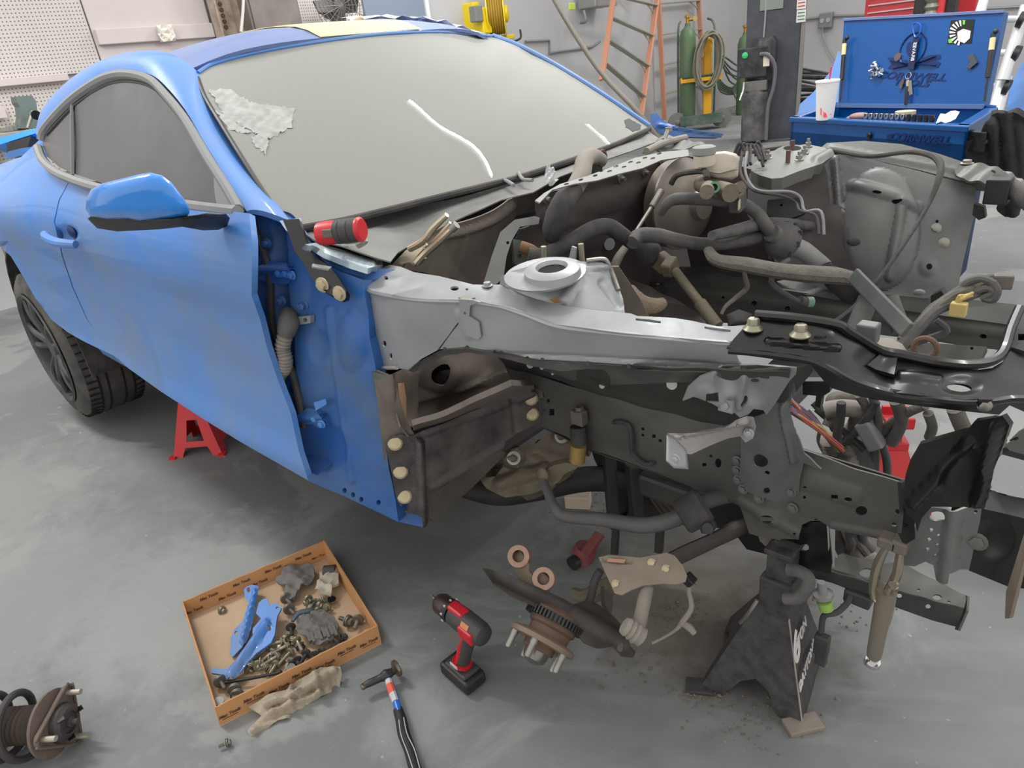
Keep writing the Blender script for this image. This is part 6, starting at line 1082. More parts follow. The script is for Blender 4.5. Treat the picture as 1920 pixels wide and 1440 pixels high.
# far rail
FR = Surf([(1180, 505, 'y', .44), (1920, 605, 'y', .44), (1500, 535, 'y', .44), (1500, 605, 'y', .44), (1920, 650, 'y', .44)])
frl = cp_('far_frame_rail', G().panel([(1190, 555), (1250, 530), (1330, 522), (1400, 533), (1500, 548), (1640, 572), (1740, 585), (1990, 620), (1990, 680), (1900, 660), (1750, 640), (1600, 622), (1500, 612), (1400, 608), (1250, 600)], FR, step=16, thick=.08, holes=[ell(1416, 568, 5), ell(1478, 578, 5), ell(1844, 630, 7, 5), ell(1358, 557, 3), ell(1489, 536, 3)], relief=[('ridge', 1250, 545, 1990, 640, 12, .006), ('noise', 30, .003)]), OLV)
obj('rail_top', G().panel([(1180, 520), (1260, 500), (1360, 500), (1500, 512), (1640, 535), (1740, 553), (1990, 580), (1990, 622), (1740, 588), (1640, 575), (1500, 550), (1400, 535), (1330, 524), (1250, 532)], Surf([(1180, 525, tuple(FR(1180, 545))), (1990, 620, tuple(FR(1990, 620))), (1500, 550, tuple(FR(1500, 550))), (1500, 512, tuple(FR(1500, 550)+Vector((0, .10, .0)))), (1990, 580, tuple(FR(1990, 620)+Vector((0, .10, 0))))]), step=16, thick=.004, relief=[('ridge', 1640, 555, 1740, 570, 12, .008)]), GREYD, frl)
obj('far_jack_bolt', G().pillow(ell(1722, 566, 12, 6), lambda a, b: FR(a, b)+Vector((0, -.01, .03)), .01, .01), TRIMG, frl)
cp_('transmission_tunnel', G().panel([(1090, 495), (1180, 520), (1260, 560), (1370, 620), (1360, 640), (1180, 600), (1130, 560)], Surf([(1090, 495, 'x', -.42), (1180, 590, 'x', -.3), (1370, 630, 'x', -.05), (1260, 560, 'x', -.3)]), step=16, thick=.01, relief=[('noise', 20, .006)]), BRWD)
cp_('floor_tunnel_front', G().box((-.62, .0, .42), (.25, 1.0, .36)), BRWD, sm=0, bev=.03)
cp_('gearbox_mount', G().pillow([(1362, 590), (1385, 580), (1410, 588), (1412, 608), (1365, 612)], Surf([(1362, 590, 'y', .15), (1412, 600, 'y', .15), (1385, 612, 'y', .12)]), .03, .05), BLKD, sm=60)
# booster
bx_ = Q(1298, 385, 'x', -.24); BST = M('dusty_booster', (126, 118, 112), .4, .6, dust=.5, dcol=(120, 108, 98), dscale=7)
bo = cp_('brake_booster', G().lathe(bx_+Vector((-.09, 0, 0)), (1, -.12, .05), [(.10, 0), (.128, .02), (.130, .05), (.134, .055), (.134, .062), (.122, .07), (.10, .10), (.07, .115), (.045, .12), (.04, .14)], 40), BST)
mc = cp_('master_cylinder', G().cyl(Q(1315, 345, 'x', -.12), Q(1370, 362, 'x', .02), .022).cyl(Q(1328, 350, 'x', -.04), Q(1325, 360, 'x', .03), .016).cyl(Q(1375, 358, 'x', 0), Q(1390, 350, 'x', .03), .014), ALU)
RSV = M('milky_plastic', (198, 190, 176), .45, dust=.45, dcol=(160, 146, 128), trans=0)
rv = Surf([(1305, 300, 'x', -.11), (1385, 295, 'x', -.02), (1345, 340, 'x', -.06)])
rsv = cp_('brake_fluid_reservoir', G().pillow([(1305, 302), (1312, 294), (1330, 286), (1360, 283), (1380, 288), (1387, 296), (1384, 330), (1372, 338), (1345, 336), (1320, 325), (1306, 315)], rv, .030, .05, inner=.75), RSV, sm=60)
obj('reservoir_neck', G().cyl(Q(1321, 308, 'x', -.07), Q(1320, 288, 'x', -.07), .026), RSV, rsv); cap = obj('filler_cap', G().lathe(Q(1320, 290, 'x', -.07), (0, 0, 1), [(.026, 0), (.028, .002), (.028, .018), (.022, .021), (.001, .021)], 28), TRIMG, rsv)
obj('reservoir_seam', G().pillow([(1304, 312), (1330, 320), (1350, 322), (1386, 313), (1386, 317), (1350, 327), (1328, 324), (1304, 316)], rv, .048, .05, inner=.7), RSV, rsv, sm=60)
obj('green_port', G().lathe(Q(1332, 352, 'x', .0), (.7, -.7, .2), [(.013, 0), (.013, .03), (.008, .03), (.008, .01)], 16), M('green_ring', (90, 130, 105), .5), mc)
obj('wire_harness', G().tube([Q(1258, 345, 'x', -.2), Q(1270, 328, 'x', -.18), Q(1300, 322, 'x', -.12), Q(1322, 322, 'x', -.06), Q(1325, 335, 'x', -.04)], .008, 8), BLKD, mc)
# hoses
hn = 'coolant_hose'
P1 = [Q(1128, 300, 'x', -.40), Q(1110, 293, 'x', -.38), Q(1096, 302, 'x', -.34), Q(1090, 330, 'x', -.30), Q(1073, 360, 'x', -.28)]
h1 = cp_(hn, G().tube(P1, [.018, .022, .023, .024, .023], 16), HOSEL); obj('hose_clamp', G().tube([Q(1128, 297, 'x', -.39)+Vector((0, .02*math.cos(a), .02*math.sin(a))) for a in [k*math.pi/6 for k in range(12)]], .005, 6, 2, True), RUST, h1)
h2 = cp_(hn, G().tube([Q(1075, 356, 'x', -.28), Q(1058, 378, 'x', -.27), Q(1045, 405, 'x', -.27), Q(1036, 432, 'x', -.28), Q(1032, 450, 'x', -.29)], [.025, .028, .029, .026, .015], 16), BLKD)
cp_(hn, G().tube([Q(990, 478, 'x', -.30), Q(1015, 480, 'x', -.28), Q(1040, 470, 'x', -.27), Q(1075, 450, 'x', -.25), Q(1110, 430, 'x', -.24), Q(1140, 425, 'x', -.23), Q(1163, 438, 'x', -.21), Q(1185, 455, 'x', -.20)], [.018, .020, .020, .019, .020, .021, .020, .018], 14), BLKD)
cp_(hn, G().tube([Q(1185, 455, 'x', -.18), Q(1200, 442, 'x', -.18), Q(1235, 442, 'x', -.14), Q(1262, 448, 'x', -.11), Q(1310, 457, 'x', -.07), Q(1370, 455, 'x', -.02), Q(1440, 440, 'x', .03)], [.018, .02, .019, .017, .017, .017, .017], 14), HOSE)
hc_ = cp_(hn, G().tube([Q(1240, 402, 'x', -.14), Q(1250, 383, 'x', -.12), Q(1270, 373, 'x', -.10), Q(1320, 374, 'x', -.06), Q(1368, 378, 'x', -.02), Q(1395, 384, 'x', .0), Q(1420, 400, 'x', .02), Q(1434, 420, 'x', .04), Q(1448, 440, 'x', .05)], [.008, .013, .015, .015, .015, .016, .016, .017, .018], 14), HOSE)
obj('joint_block', G().box(Q(1383, 378, 'x', .0), (.03, .045, .045), Matrix.Rotation(.2, 3, 'X')), HOSE, hc_, sm=0, bev=.005); obj('part_label', G().box(Q(1386, 384, 'x', .02), (.002, .028, .022), Matrix.Rotation(.3, 3, 'Z')), M('label_pale', (196, 200, 176), .6, dust=.4, dcol=(90, 95, 80), dscale=160), hc_, sm=0)
cp_(hn, G().tube([Q(1335, 442, 'x', -.0), Q(1380, 432, 'x', .0), Q(1430, 420, 'x', .02), Q(1480, 420, 'x', .04), Q(1520, 424, 'x', .05), Q(1548, 418, 'x', .06), Q(1568, 404, 'x', .07), Q(1578, 410, 'x', .08), Q(1588, 438, 'x', .09)], [.012, .016, .017, .016, .014, .015, .015, .016, .017], 14), HOSE)
g = G(); p = Q(1547, 419, 'x', .06); d_ = (Q(1568, 404, 'x', .07)-Q(1530, 424, 'x', .055)).normalized()
for k in range(4): g.lathe(p+d_*(-.014+.007*k), d_, [(.017, 0), (.019, .002), (.017, .004)], 18)
cp_('hose_clamp', g, TRIMG)
pm = Q(1468, 452, 'x', .07); pd = (Q(1540, 500, 'x', .12)-Q(1440, 432, 'x', .05)).normalized()
pump = cp_('water_pump', G().lathe(pm-pd*.055, pd, [(.022, 0), (.026, .012), (.038, .02), (.046, .035), (.048, .05), (.050, .052), (.050, .062), (.042, .07), (.03, .08), (.024, .085)], 28), HOSE)
g = G(); fx, fy = frame(pd)
for k in range(10): a = k*math.pi/5; g.box(pm+pd*.0+(fx*math.cos(a)+fy*math.sin(a))*.049, (.008, .008, .014))
obj('pump_rib', g, BLKD, pump)
obj('pump_outlet', G().tube([pm+pd*.03, Q(1502, 468, 'x', .10), Q(1522, 482, 'x', .12), Q(1546, 500, 'x', .14)], [.025, .025, .024, .021], 14), TRIMG, pump)
obj('pump_motor', G().pillow([(1535, 500), (1556, 490), (1580, 508), (1612, 535), (1618, 550), (1600, 572), (1585, 568), (1550, 540), (1532, 515)], Surf([(1535, 500, 'x', .14), (1618, 550, 'x', .22), (1560, 540, 'x', .16)]), .025, .04, inner=.3), BLK, pump, sm=60)
obj('ridge_collar', G().tube([Q(1448, 440, 'x', .05)+(fx*math.cos(a)+fy*math.sin(a))*.024 for a in [k*math.pi/8 for k in range(16)]], .005, 6, 2, True), TRIMG, pump)
wr = cp_('wrapped_harness', G().tube([Q(1328, 468, 'x', -.02), Q(1345, 488, 'x', .02), Q(1400, 497, 'x', .08), Q(1460, 508, 'x', .14), Q(1520, 514, 'x', .2), Q(1570, 517, 'x', .24), Q(1612, 525, 'x', .28)], [.012, .018, .022, .022, .024, .024, .018], 10, 5, flat=.8), TAPE)
obj('side_branch', G().tube([Q(1395, 505, 'x', .08), Q(1397, 520, 'x', .08), Q(1400, 540, 'x', .08), Q(1380, 558, 'x', .06), Q(1360, 575, 'x', .05), Q(1352, 590, 'x', .05)], [.006, .006, .007, .006, .005, .004], 8), TAPE, wr)
gh = cp_('vent_hose', G().tube([Q(1478, 488, 'x', .12), Q(1462, 500, 'x', .12), Q(1448, 520, 'x', .12), Q(1450, 535, 'x', .13), Q(1475, 553, 'x', .15), Q(1500, 567, 'x', .17)], [.007]*6, 10), HOSE)
obj('hose_coupling', G().cyl(Q(1500, 563, 'x', .17), Q(1512, 568, 'x', .18), .012), HOSE, gh); obj('green_end', G().cyl(Q(1512, 566, 'x', .18), Q(1523, 566, 'x', .19), .013), M('green_cap', (128, 166, 138), .6, dust=.4), gh)
# steering shaft
sh = cp_('steering_shaft', G().cyl(Q(1266, 508, 'x', -.10), Q(1312, 568, 'x', -.0), .012).cyl(Q(1312, 568, 'x', -.0), Q(1345, 612, 'x', .06), .016), ALU)
obj('universal_joint', G().box(Q(1242, 492, 'x', -.16), (.04, .03, .05), Matrix.Rotation(.6, 3, 'Y')).box(Q(1256, 500, 'x', -.12), (.03, .045, .04), Matrix.Rotation(.4, 3, 'X')), ALU, sh, sm=0, bev=.006); obj('shaft_boot', G().tube([Q(1208, 470, 'x', -.22), Q(1222, 478, 'x', -.19), Q(1234, 487, 'x', -.17)], [.03, .034, .02], 14, 4), BLKD, sh)
ks = cp_('knit_sleeve', G().tube([Q(1180, 540, 'x', -.26), Q(1188, 558, 'x', -.24), Q(1205, 572, 'x', -.22), Q(1230, 573, 'x', -.2), Q(1245, 566, 'x', -.19)], [.016, .026, .028, .022, .014], 14), KNIT)
obj('hose_above', G().tube([Q(1176, 460, 'x', -.28), Q(1160, 482, 'x', -.27), Q(1152, 505, 'x', -.27), Q(1162, 525, 'x', -.27), Q(1178, 540, 'x', -.26)], [.010, .012, .012, .011, .010], 12), HOSEL, ks)
cp_('orange_pipe', G().tube([Q(975, 462, 'x', -.33), Q(995, 470, 'x', -.31), Q(1012, 485, 'x', -.3), Q(1000, 490, 'x', -.3)], [.014, .016, .016, .012], 12), M('orange_rubber', (120, 84, 48), .7, dust=.6, dcol=(104, 84, 68)))
cp_('threaded_rod', G().cyl(Q(1188, 440, 'x', -.2), Q(1232, 372, 'x', -.22), .005).cyl(Q(1222, 388, 'x', -.215), Q(1240, 358, 'x', -.215), .009), STL)
cp_('white_round_label', G().lathe(FW(1136, 457)+Vector((.012, 0, 0)), (1, -.5, .1), [(.018, 0), (.018, .003), (.006, .004)], 18), TRIMG)
cp_('cowl_bracket', G().panel([(962, 448), (985, 452), (1000, 470), (985, 500), (965, 495)], Surf([(962, 448, 'x', -.36), (1000, 470, 'x', -.34), (965, 495, 'x', -.35)]), step=9, thick=.01, holes=[ell(975, 480, 4)]), GREY)
# hood cable and small pipes
cp_('release_cable', G().tube([Q(1410, 285, 'y', .5), Q(1480, 276, 'y', .6), Q(1560, 283, 'y', .62), Q(1630, 293, 'y', .58), Q(1700, 285, 'y', .56), Q(1742, 290, 'y', .5), Q(1762, 305, 'y', .45), Q(1762, 330, 'y', .4), Q(1740, 385, 'y', .35), Q(1700, 450, 'y', .25), Q(1650, 520, 'y', .15), Q(1600, 580, 'y', .1), Q(1555, 612, 'y', .05)], [.006]*5+[.008, .009, .008, .005, .005, .005, .008, .009], 8), BLKD)
for k, off in enumerate((0, 9)):
    cp_('brake_pipe', G().tube([Q(1392+off, 285, 'x', .0), Q(1388+off, 320, 'x', .02), Q(1400+off, 345+off*.3, 'x', .05), Q(1420+off, 360-off*.2, 'x', .08), Q(1470+off, 368-off, 'x', .12), Q(1492+off, 380-off, 'x', .14), Q(1500+off, 395, 'x', .16), Q(1530+off, 405-off, 'x', .2), Q(1536+off, 440, 'x', .22)], .0035, 6), TRIMG if k else BLKD)
cp_('abs_bracket', G().panel([(1440, 375), (1500, 370), (1510, 400), (1480, 410), (1440, 405)], Surf([(1440, 375, 'y', .38), (1500, 370, 'y', .42), (1470, 410, 'y', .38)]), step=10, thick=.03, holes=[ell(1465, 385, 3)]), BLK)
g = G(); rnd = random.Random(11)
for k in range(6):
    a = 1385+k*7; g.tube([Q(a-rnd.uniform(0, 20), 292, 'x', -.05), Q(a, 270+rnd.uniform(-4, 4), 'x', -.04), Q(a+8, 276, 'x', -.03), Q(a+rnd.uniform(5, 25), 300+rnd.uniform(0, 20), 'x', 0)], .004, 6)
    cp_('harness_wire', g, BLKD); g = G()
cp_('lever_bar', G().bar(Q(1600, 515, 'y', .1), Q(1702, 620, 'y', -.05), .035, .012, up=(0, -1, .2)), GREY, sm=0, bev=.003)
cp_('support_tube', G().cyl(Q(1628, 560, 'y', .08), Q(1602, 625, 'y', .02), .022).cyl(Q(1668, 560, 'y', .14), Q(1690, 620, 'y', .1), .02), HOSE)
cp_('side_bracket', G().panel([(1745, 555), (1765, 545), (1775, 560), (1768, 580), (1745, 575)], Surf([(1745, 555, 'y', .34), (1775, 560, 'y', .34), (1750, 580, 'y', .34)]), step=8, thick=.03), BLK)
# main harness on the right
rnd = random.Random(21)
base = [(1690, 645), (1722, 615), (1752, 585), (1790, 562), (1830, 545), (1862, 535)]
for k in range(6):
    dx, dy = rnd.uniform(-6, 8), rnd.uniform(-9, 9)
    cp_('harness_branch', G().tube([Q(a+dx*(.3+i*.15), b+dy*(.4+i*.3)+rnd.uniform(-3, 3), 'y', -.02+i*.03+k*.008) for i, (a, b) in enumerate(base)], [.012, .011, .011, .010, .009, .006], 8), TAPE if k % 2 else HOSE)
for k, pts in enumerate(([(1862, 530), (1870, 545), (1862, 562), (1845, 560)], [(1800, 545), (1815, 528), (1840, 522), (1865, 532)], [(1755, 600), (1775, 620), (1740, 635), (1700, 648)], [(1820, 550), (1850, 540), (1862, 548), (1840, 560)])):
    cp_('harness_loop', G().tube([Q(a, b, 'y', .1) for a, b in pts], .008, 8), HOSE)
YW = M('yellow_wire', (190, 165, 80), .6, dust=.5)
for k in range(6): cp_('yellow_wire', G().tube([Q(1785+rnd.uniform(-5, 5), 575, 'y', .06), Q(1800+rnd.uniform(-8, 8), 560+rnd.uniform(-5, 5), 'y', .05), Q(1822+rnd.uniform(-8, 8), 552+rnd.uniform(-5, 5), 'y', .08)], .003, 6), YW)
cp_('plug_connector', G().box(Q(1797, 580, 'y', .05), (.03, .02, .03)), YW, sm=0, bev=.003); cp_('plug_connector', G().box(Q(1880, 528, 'y', .12), (.035, .02, .03), Matrix.Rotation(.3, 3, 'Z')), BRWN, sm=0, bev=.003)
gr = cp_('harness_grommet', G().pillow([(1640, 640), (1650, 633), (1672, 634), (1692, 645), (1702, 660), (1698, 672), (1680, 664), (1650, 652)], Surf([(1640, 640, 'y', -.12), (1702, 660, 'y', -.10), (1670, 634, 'y', -.08)]), .012, .03, inner=.5), HOSEL, sm=60)
cp_('ring_terminal', G().tube([Q(1735, 652, 'y', -.1)+Vector((.02*math.cos(a), 0, .02*math.sin(a))) for a in [k*math.pi/6 for k in range(12)]], .006, 8, 2, True), RUST)
cp_('frame_cross_plate', G().panel([(1700, 640), (1850, 650), (1830, 690), (1750, 682), (1690, 668)], Surf([(1700, 640, 'y', .2), (1850, 650, 'y', .2), (1750, 690, 'y', .15)]), step=14, thick=.02, holes=[ell(1822, 653, 3)]), GREYD)
# lower harness seen under the radiator support
WCOL = [(120, 60, 130), (200, 165, 60), (190, 90, 60), (90, 90, 96), (150, 140, 130), (60, 60, 66), (110, 160, 90), (140, 100, 150), (176, 70, 90)]
for k in range(26):
    c_ = WCOL[k % 9]; u = rnd.uniform(-1, 1)
    cp_('loom_wire', G().tube([Q(1478+rnd.uniform(0, 6), 752+u*8+k*.7, 'y', -.36), Q(1510+u*4, 775+u*8+rnd.uniform(-4, 4)+k*.6, 'y', -.33), Q(1545+u*6, 805+u*8+rnd.uniform(-4, 4)+k*.4, 'y', -.30), Q(1575+u*8, 840+rnd.uniform(-8, 8), 'y', -.28)], .0028, 6), M('wire_%d_%d_%d' % c_, c_, .6, dust=.4))
for pts, r_, mt, rd in (([(1555, 822), (1570, 845), (1590, 865), (1600, 890)], .018, HOSEL, .18), ([(1545, 770), (1580, 765), (1612, 772), (1605, 800), (1585, 815)], .018, HOSEL, 0), ([(1552, 800), (1562, 775), (1560, 750), (1575, 745), (1610, 748)], .012, TAPE, 0),
        ([(1610, 740), (1625, 765), (1632, 800), (1640, 840), (1640, 885)], .009, TAPE, 0), ([(1635, 742), (1645, 775), (1650, 815), (1662, 860), (1664, 890)], .008, HOSE, 0), ([(1680, 752), (1690, 790), (1672, 830)], .012, HOSE, 0), ([(1740, 775), (1748, 800), (1742, 820)], .009, TAPE, 0), ([(1735, 760), (1700, 775), (1665, 800), (1650, 830)], .009, TAPE, 0),
        ([(1590, 845), (1570, 870), (1556, 850), (1545, 875)], .014, TAPE, 0), ([(1560, 985), (1572, 1010), (1580, 1035), (1600, 1045)], .013, TAPE, 0), ([(1588, 985), (1598, 1015), (1612, 1040), (1640, 1048)], .015, HOSEL, 0), ([(1620, 990), (1618, 1015), (1635, 1030)], .01, HOSE, 0), ([(1790, 765), (1800, 790), (1812, 815)], .014, TAPE, 0)):
    P = [Q(a, b, 'y', -.25+.015*i) for i, (a, b) in enumerate(pts)]
    cp_('loom_tube', G().tube(cr(P, 8) if rd else P, r_, 10, 0 if rd else 5, ridge=rd), mt, sm=60)
for k in range(16):
    x0, y0, x1, y1 = rnd.uniform(1500, 1650), rnd.uniform(745, 770), rnd.uniform(1520, 1660), rnd.uniform(840, 885)
    if k > 10: x0, y0, x1, y1 = rnd.uniform(1562, 1640), 985, rnd.uniform(1575, 1650), rnd.uniform(1030, 1045)
    yy = rnd.uniform(-.28, -.05); cp_('loom_tube', G().tube([Q(x0, y0, 'y', yy), Q((x0*2+x1)/3+rnd.uniform(-14, 14), (y0*2+y1)/3, 'y', yy), Q((x0+2*x1)/3+rnd.uniform(-14, 14), (y0+2*y1)/3, 'y', yy), Q(x1, y1, 'y', yy)], rnd.uniform(.004, .011), 8), rnd.choice((TAPE, HOSE, BLKD, BLKD)))
cp_('fuse_tray', G().panel([(1575, 838), (1600, 820), (1640, 838), (1640, 880), (1600, 880)], Surf([(1575, 838, 'y', -.22), (1640, 838, 'y', -.2), (1600, 880, 'y', -.22)]), step=10, thick=.05, holes=[ell(1604, 832, 6, 3), ell(1592, 848, 6, 3)]), GREY)
cp_('plug_connector', G().box(Q(1632, 815, 'y', -.24), (.03, .03, .06), Matrix.Rotation(-.6, 3, 'Y')), TRIMG, sm=0, bev=.004)
cp_('plug_connector', G().box(Q(1540, 905, 'y', -.25), (.05, .03, .05)), BLK, sm=0, bev=.004)
hg = cp_('hanging_wire', G().tube([Q(1593, 1102, 'y', -.36), Q(1592, 1125, 'y', -.38), Q(1570, 1148, 'y', -.40), Q(1545, 1155, 'y', -.42), Q(1540, 1185, 'y', -.43)], .006, 8), BLKD)
obj('hanging_plug', G().box(Q(1541, 1208, 'y', -.43), (.028, .02, .05)).box(Q(1540, 1232, 'y', -.43), (.022, .018, .035)), GREYD, hg, sm=0, bev=.003)
hp2 = cp_('lamp_socket', G().lathe(Q(1545, 1130, 'y', -.40), Q(1540, 1090, 'y', -.40)-Q(1545, 1130, 'y', -.40), [(.014, 0), (.016, .012), (.02, .016), (.02, .024), (.01, .028), (.008, .05)], 16), TRIMG); obj('green_insert', G().cyl(Q(1550, 1142, 'y', -.41), Q(1546, 1128, 'y', -.41), .014), M('lime_plastic', (140, 180, 70), .5, dust=.3), hp2)
cp_('hanging_clip', G().box(Q(1610, 1118, 'y', -.36), (.05, .03, .03)), GREYD, sm=0, bev=.004)
cp_('centre_beam', G().box((.10, 0, .40), (.14, .84, .06)), GREYD, sm=0, bev=.01)
# ================================================================ LOOSE TOOLS AND STANDS
up = Vector((0, 0, 1))
def jack_stand(c, yaw, h, w, mt, label, sad=.03, mtop=None):
    """sheet steel jack stand: four splayed legs, windows, ratchet post with saddle"""
    c = Vector(c); R = Matrix.Rotation(yaw, 3, 'Z'); t = thing('jack_stand', c, label, 'jack stand'); ht = h*.66; tw = w*.18
    for k in range(4):
        Rk = R @ Matrix.Rotation(k*math.pi/2, 3, 'Z')
        # one tapered face with a window
        F = lambda u, v: c+Rk @ Vector(((w/2*(1-v)+tw*v), u*(w/2*(1-v)+tw*v), v*ht))
        outer = [(-1, 0), (-.62, 0), (-.50, .16), (.50, .16), (.62, 0), (1, 0), (1, 1), (-1, 1)]; hole = [(-.42, .26), (.42, .26), (.34, .62), (-.34, .62)] if k % 2 == 0 else []
        P = outer+hole; E = [(i, (i+1) % 8) for i in range(8)]+[(8+i, 8+(i+1) % 4) for i in range(len(hole))]
        V, _, Fc, _, _, _ = delaunay_2d_cdt([Vector(p) for p in P], E, [], 0, 1e-6)
        Fc = [f for f in Fc if inside((sum(V[i].x for i in f)/3, sum(V[i].y for i in f)/3), outer) and not (hole and inside((sum(V[i].x for i in f)/3, sum(V[i].y for i in f)/3), hole))]
        vs = [F(v.x, v.y) for v in V]; n = Rk @ Vector((1, 0, .3)); n.normalize()
        g = G(); N = len(vs); cnt = {}
        for f in Fc:
            for i in range(len(f)): a, b = f[i], f[(i+1) % len(f)]; cnt.setdefault((min(a, b), max(a, b)), []).append((a, b))
        g.add(vs+[v-n*.004 for v in vs], list(Fc)+[tuple(i+N for i in reversed(f)) for f in Fc]+[(b, a, a+N, b+N) for l in cnt.values() if len(l) == 1 for a, b in l])
        obj('leg_plate', g, mt, t, sm=0)
        p = c+Rk @ Vector((w/2, w/2, 0)); obj('foot', G().box(p+Vector((0, 0, .004)), (w*.13, w*.13, .008), Rk), mt, t, sm=0)
    obj('collar', G().box(c+up*(ht+.01), (tw*2.1, tw*2.1, h*.10), R), mt, t, sm=0, bev=.003)
    obj('ratchet_post', G().box(c+up*(h*.62), (tw*1.1, tw*.9, h*.7), R), mtop or STL, t, sm=0, bev=.002)
    s = c+up*h*.96; obj('saddle', G().box(s, (tw*2.2, tw*2.6, .014), R).box(s+R @ Vector((0, tw*1.25, .014)), (tw*2.2, .012, .03), R).box(s-R @ Vector((0, tw*1.25, -.014)), (tw*2.2, .012, .03), R), mtop or mt, t, sm=0, bev=.002)
    q_ = c+up*(ht+.01); xr = R @ Vector((1, 0, 0)); yr = R @ Vector((0, 1, 0))
    obj('ratchet_handle', G().tube([q_+yr*tw*1.0+up*.02, q_+yr*(tw+.05)+up*.03, q_+yr*(tw+.06)-up*.03, q_+yr*tw-up*.05], .008, 8, 3), mt, t)
    return t
jack_stand(Vector((-1.95, -.66, 0)), math.radians(-50), .36, .21, RED, 'red jack stand under the rocker panel behind the rear wheel')
jack_stand(Vector((.36, .42, 0)), math.radians(30), .27, .17, RED, 'red jack stand under the far frame rail, seen through the wiring')
t = thing('floor_jack', Q(1092, 1052, 'z', .03), 'small dark red jack pad lying on the floor under the engine bay', 'jack')
obj('pad', G().lathe(Q(1090, 1050, 'z', .0), (.3, .2, 1), [(.03, 0), (.035, .03), (.03, .05)], 16), M('dark_red', (120, 40, 46), .6, dust=.4), t); obj('arm', G().bar(Q(1098, 1040, 'z', .05), Q(1125, 1000, 'z', .09), .03, .012), M('dark_red', (0, 0, 0)), t, sm=0); obj('wheel', G().cyl(Q(1072, 1058, 'z', .02), Q(1080, 1052, 'z', .02), .02), BLK, t)
tag(obj('wood_block', G().box(Q(1084, 936, 'z', .025), (.08, .05, .045), Matrix.Rotation(.5, 3, 'Z')), M('raw_wood', (190, 172, 156), .8), sm=0, bev=.003, loc=Q(1084, 936, 'z', 0)), 'pale wooden block lying on the floor under the bare front frame', 'wood block')
# black six ton stand, shaped from the photo
BS = M('speckled_black_stand', (52, 49, 51), .5, .1, dust=.7, dcol=(84, 80, 82), dscale=40, bump=.15, bscale=90)
ap_ = Vector((.385, -.44, .26)); A0 = Q(1505, 1362, 'z', 0); B0 = Q(1312, 1290, 'z', 0); C0 = Q(1545, 1215, 'z', 0)
D0 = B0+(C0-A0)
top4 = [ap_+Vector((.03, -.035, 0)), ap_+Vector((-.035, -.035, 0)), ap_+Vector((-.035, .035, 0)), ap_+Vector((.03, .035, 0))]; bot4 = [A0, B0, D0, C0]
ap_p = [proj(v) for v in top4]
t = thing('jack_stand', (A0+B0+C0+D0)/4, 'large black six ton jack stand holding up the front frame rail', 'jack stand')
def face(i, j, hole, nm='leg_plate'):
    F = lambda u, v: bot4[i].lerp(top4[i], v).lerp(bot4[j].lerp(top4[j], v), u)
    outer = [(0, 0), (.22, 0), (.34, .22), (.5, .30), (.66, .22), (.78, 0), (1, 0), (1, 1), (0, 1)] if hole else [(0, 0), (1, 0), (1, 1), (0, 1)]
    P = dens(outer, .12); V, _, Fc, _, _, _ = delaunay_2d_cdt([Vector(p) for p in P], [(k, (k+1) % len(P)) for k in range(len(P))], [], 0, 1e-6)
    Fc = [f for f in Fc if inside((sum(V[q].x for q in f)/len(f), sum(V[q].y for q in f)/len(f)), outer)]
    g = G().solid([F(v.x, v.y) for v in V], Fc, .005); return obj(nm, g, BS, t, sm=0)
f1 = face(0, 1, True); f2 = face(3, 0, False); face(1, 2, True); face(2, 3, True)
# lettering on the right-hand face
e1 = (bot4[3]-bot4[0]).normalized(); n2 = (bot4[3]-bot4[0]).cross(top4[0].lerp(top4[3], .5)-bot4[0]).normalized(); n2 = n2 if n2.dot(CAM-ap_) > 0 else -n2; e2 = (top4[0].lerp(top4[3], .5)-bot4[0].lerp(bot4[3], .5)).normalized()
WHT = M('white_stencil', (206, 204, 202), .6, dust=.4, dcol=(120, 116, 114), dscale=60)
fpn = lambda a, b: PL(a, b, bot4[0]+n2*.008, n2)
o6, oT, oD = fpn(1492, 1208), fpn(1505, 1182), fpn(1513, 1235)
dirT = (fpn(1512, 1170)-fpn(1497, 1215)).normalized(); upT = n2.cross(dirT).normalized()
obj('stand_lettering', G().text('6', .095, fpn(1494, 1215), dirT, upT, bold=True).text('TON', .034, fpn(1504, 1185), dirT, upT, bold=True).text('DAYTONA', .030, fpn(1514, 1245), dirT, upT, bold=True), WHT, f2, sm=0)
obj('front_rib', G().tube([bot4[0], top4[0]], .0018, 6, 0), M('worn_edge', (150, 140, 136), .6), t)
obj('foot_plate', G().box(A0+Vector((0, 0, .006)), (.075, .04, .012), Matrix.Rotation(.9, 3, 'Z')), M('dirty_foot', (120, 110, 98), .8, dust=.5), t, sm=0, bev=.002); obj('foot_plate', G().box(B0+Vector((0, 0, .005)), (.06, .04, .01), Matrix.Rotation(.5, 3, 'Z')), BS, t, sm=0, bev=.002)
obj('collar', G().box(ap_+Vector((0, 0, .03)), (.066, .076, .09)), BS, t, sm=0, bev=.004); obj('ratchet_post', G().box(ap_+Vector((0, 0, .08)), (.05, .055, .13)), BS, t, sm=0, bev=.003)
obj('saddle', G().box(ap_+Vector((0, 0, .142)), (.055, .075, .012)).box(ap_+Vector((0, .034, .152)), (.055, .008, .016)), BS, t, sm=0, bev=.002)
obj('carry_handle', G().tube([Q(1478, 1068, 'y', -.50), Q(1500, 1072, 'y', -.50), Q(1516, 1085, 'y', -.50), Q(1512, 1105, 'y', -.50), Q(1495, 1122, 'y', -.50), Q(1472, 1122, 'y', -.50)], .012, 12, 5), HOSE, t)
obj('ratchet_chain', G().tube([Q(1420, 1125, 'y', -.52), Q(1405, 1148, 'y', -.53), Q(1388, 1168, 'y', -.52)], .004, 6, 4), STL, t)
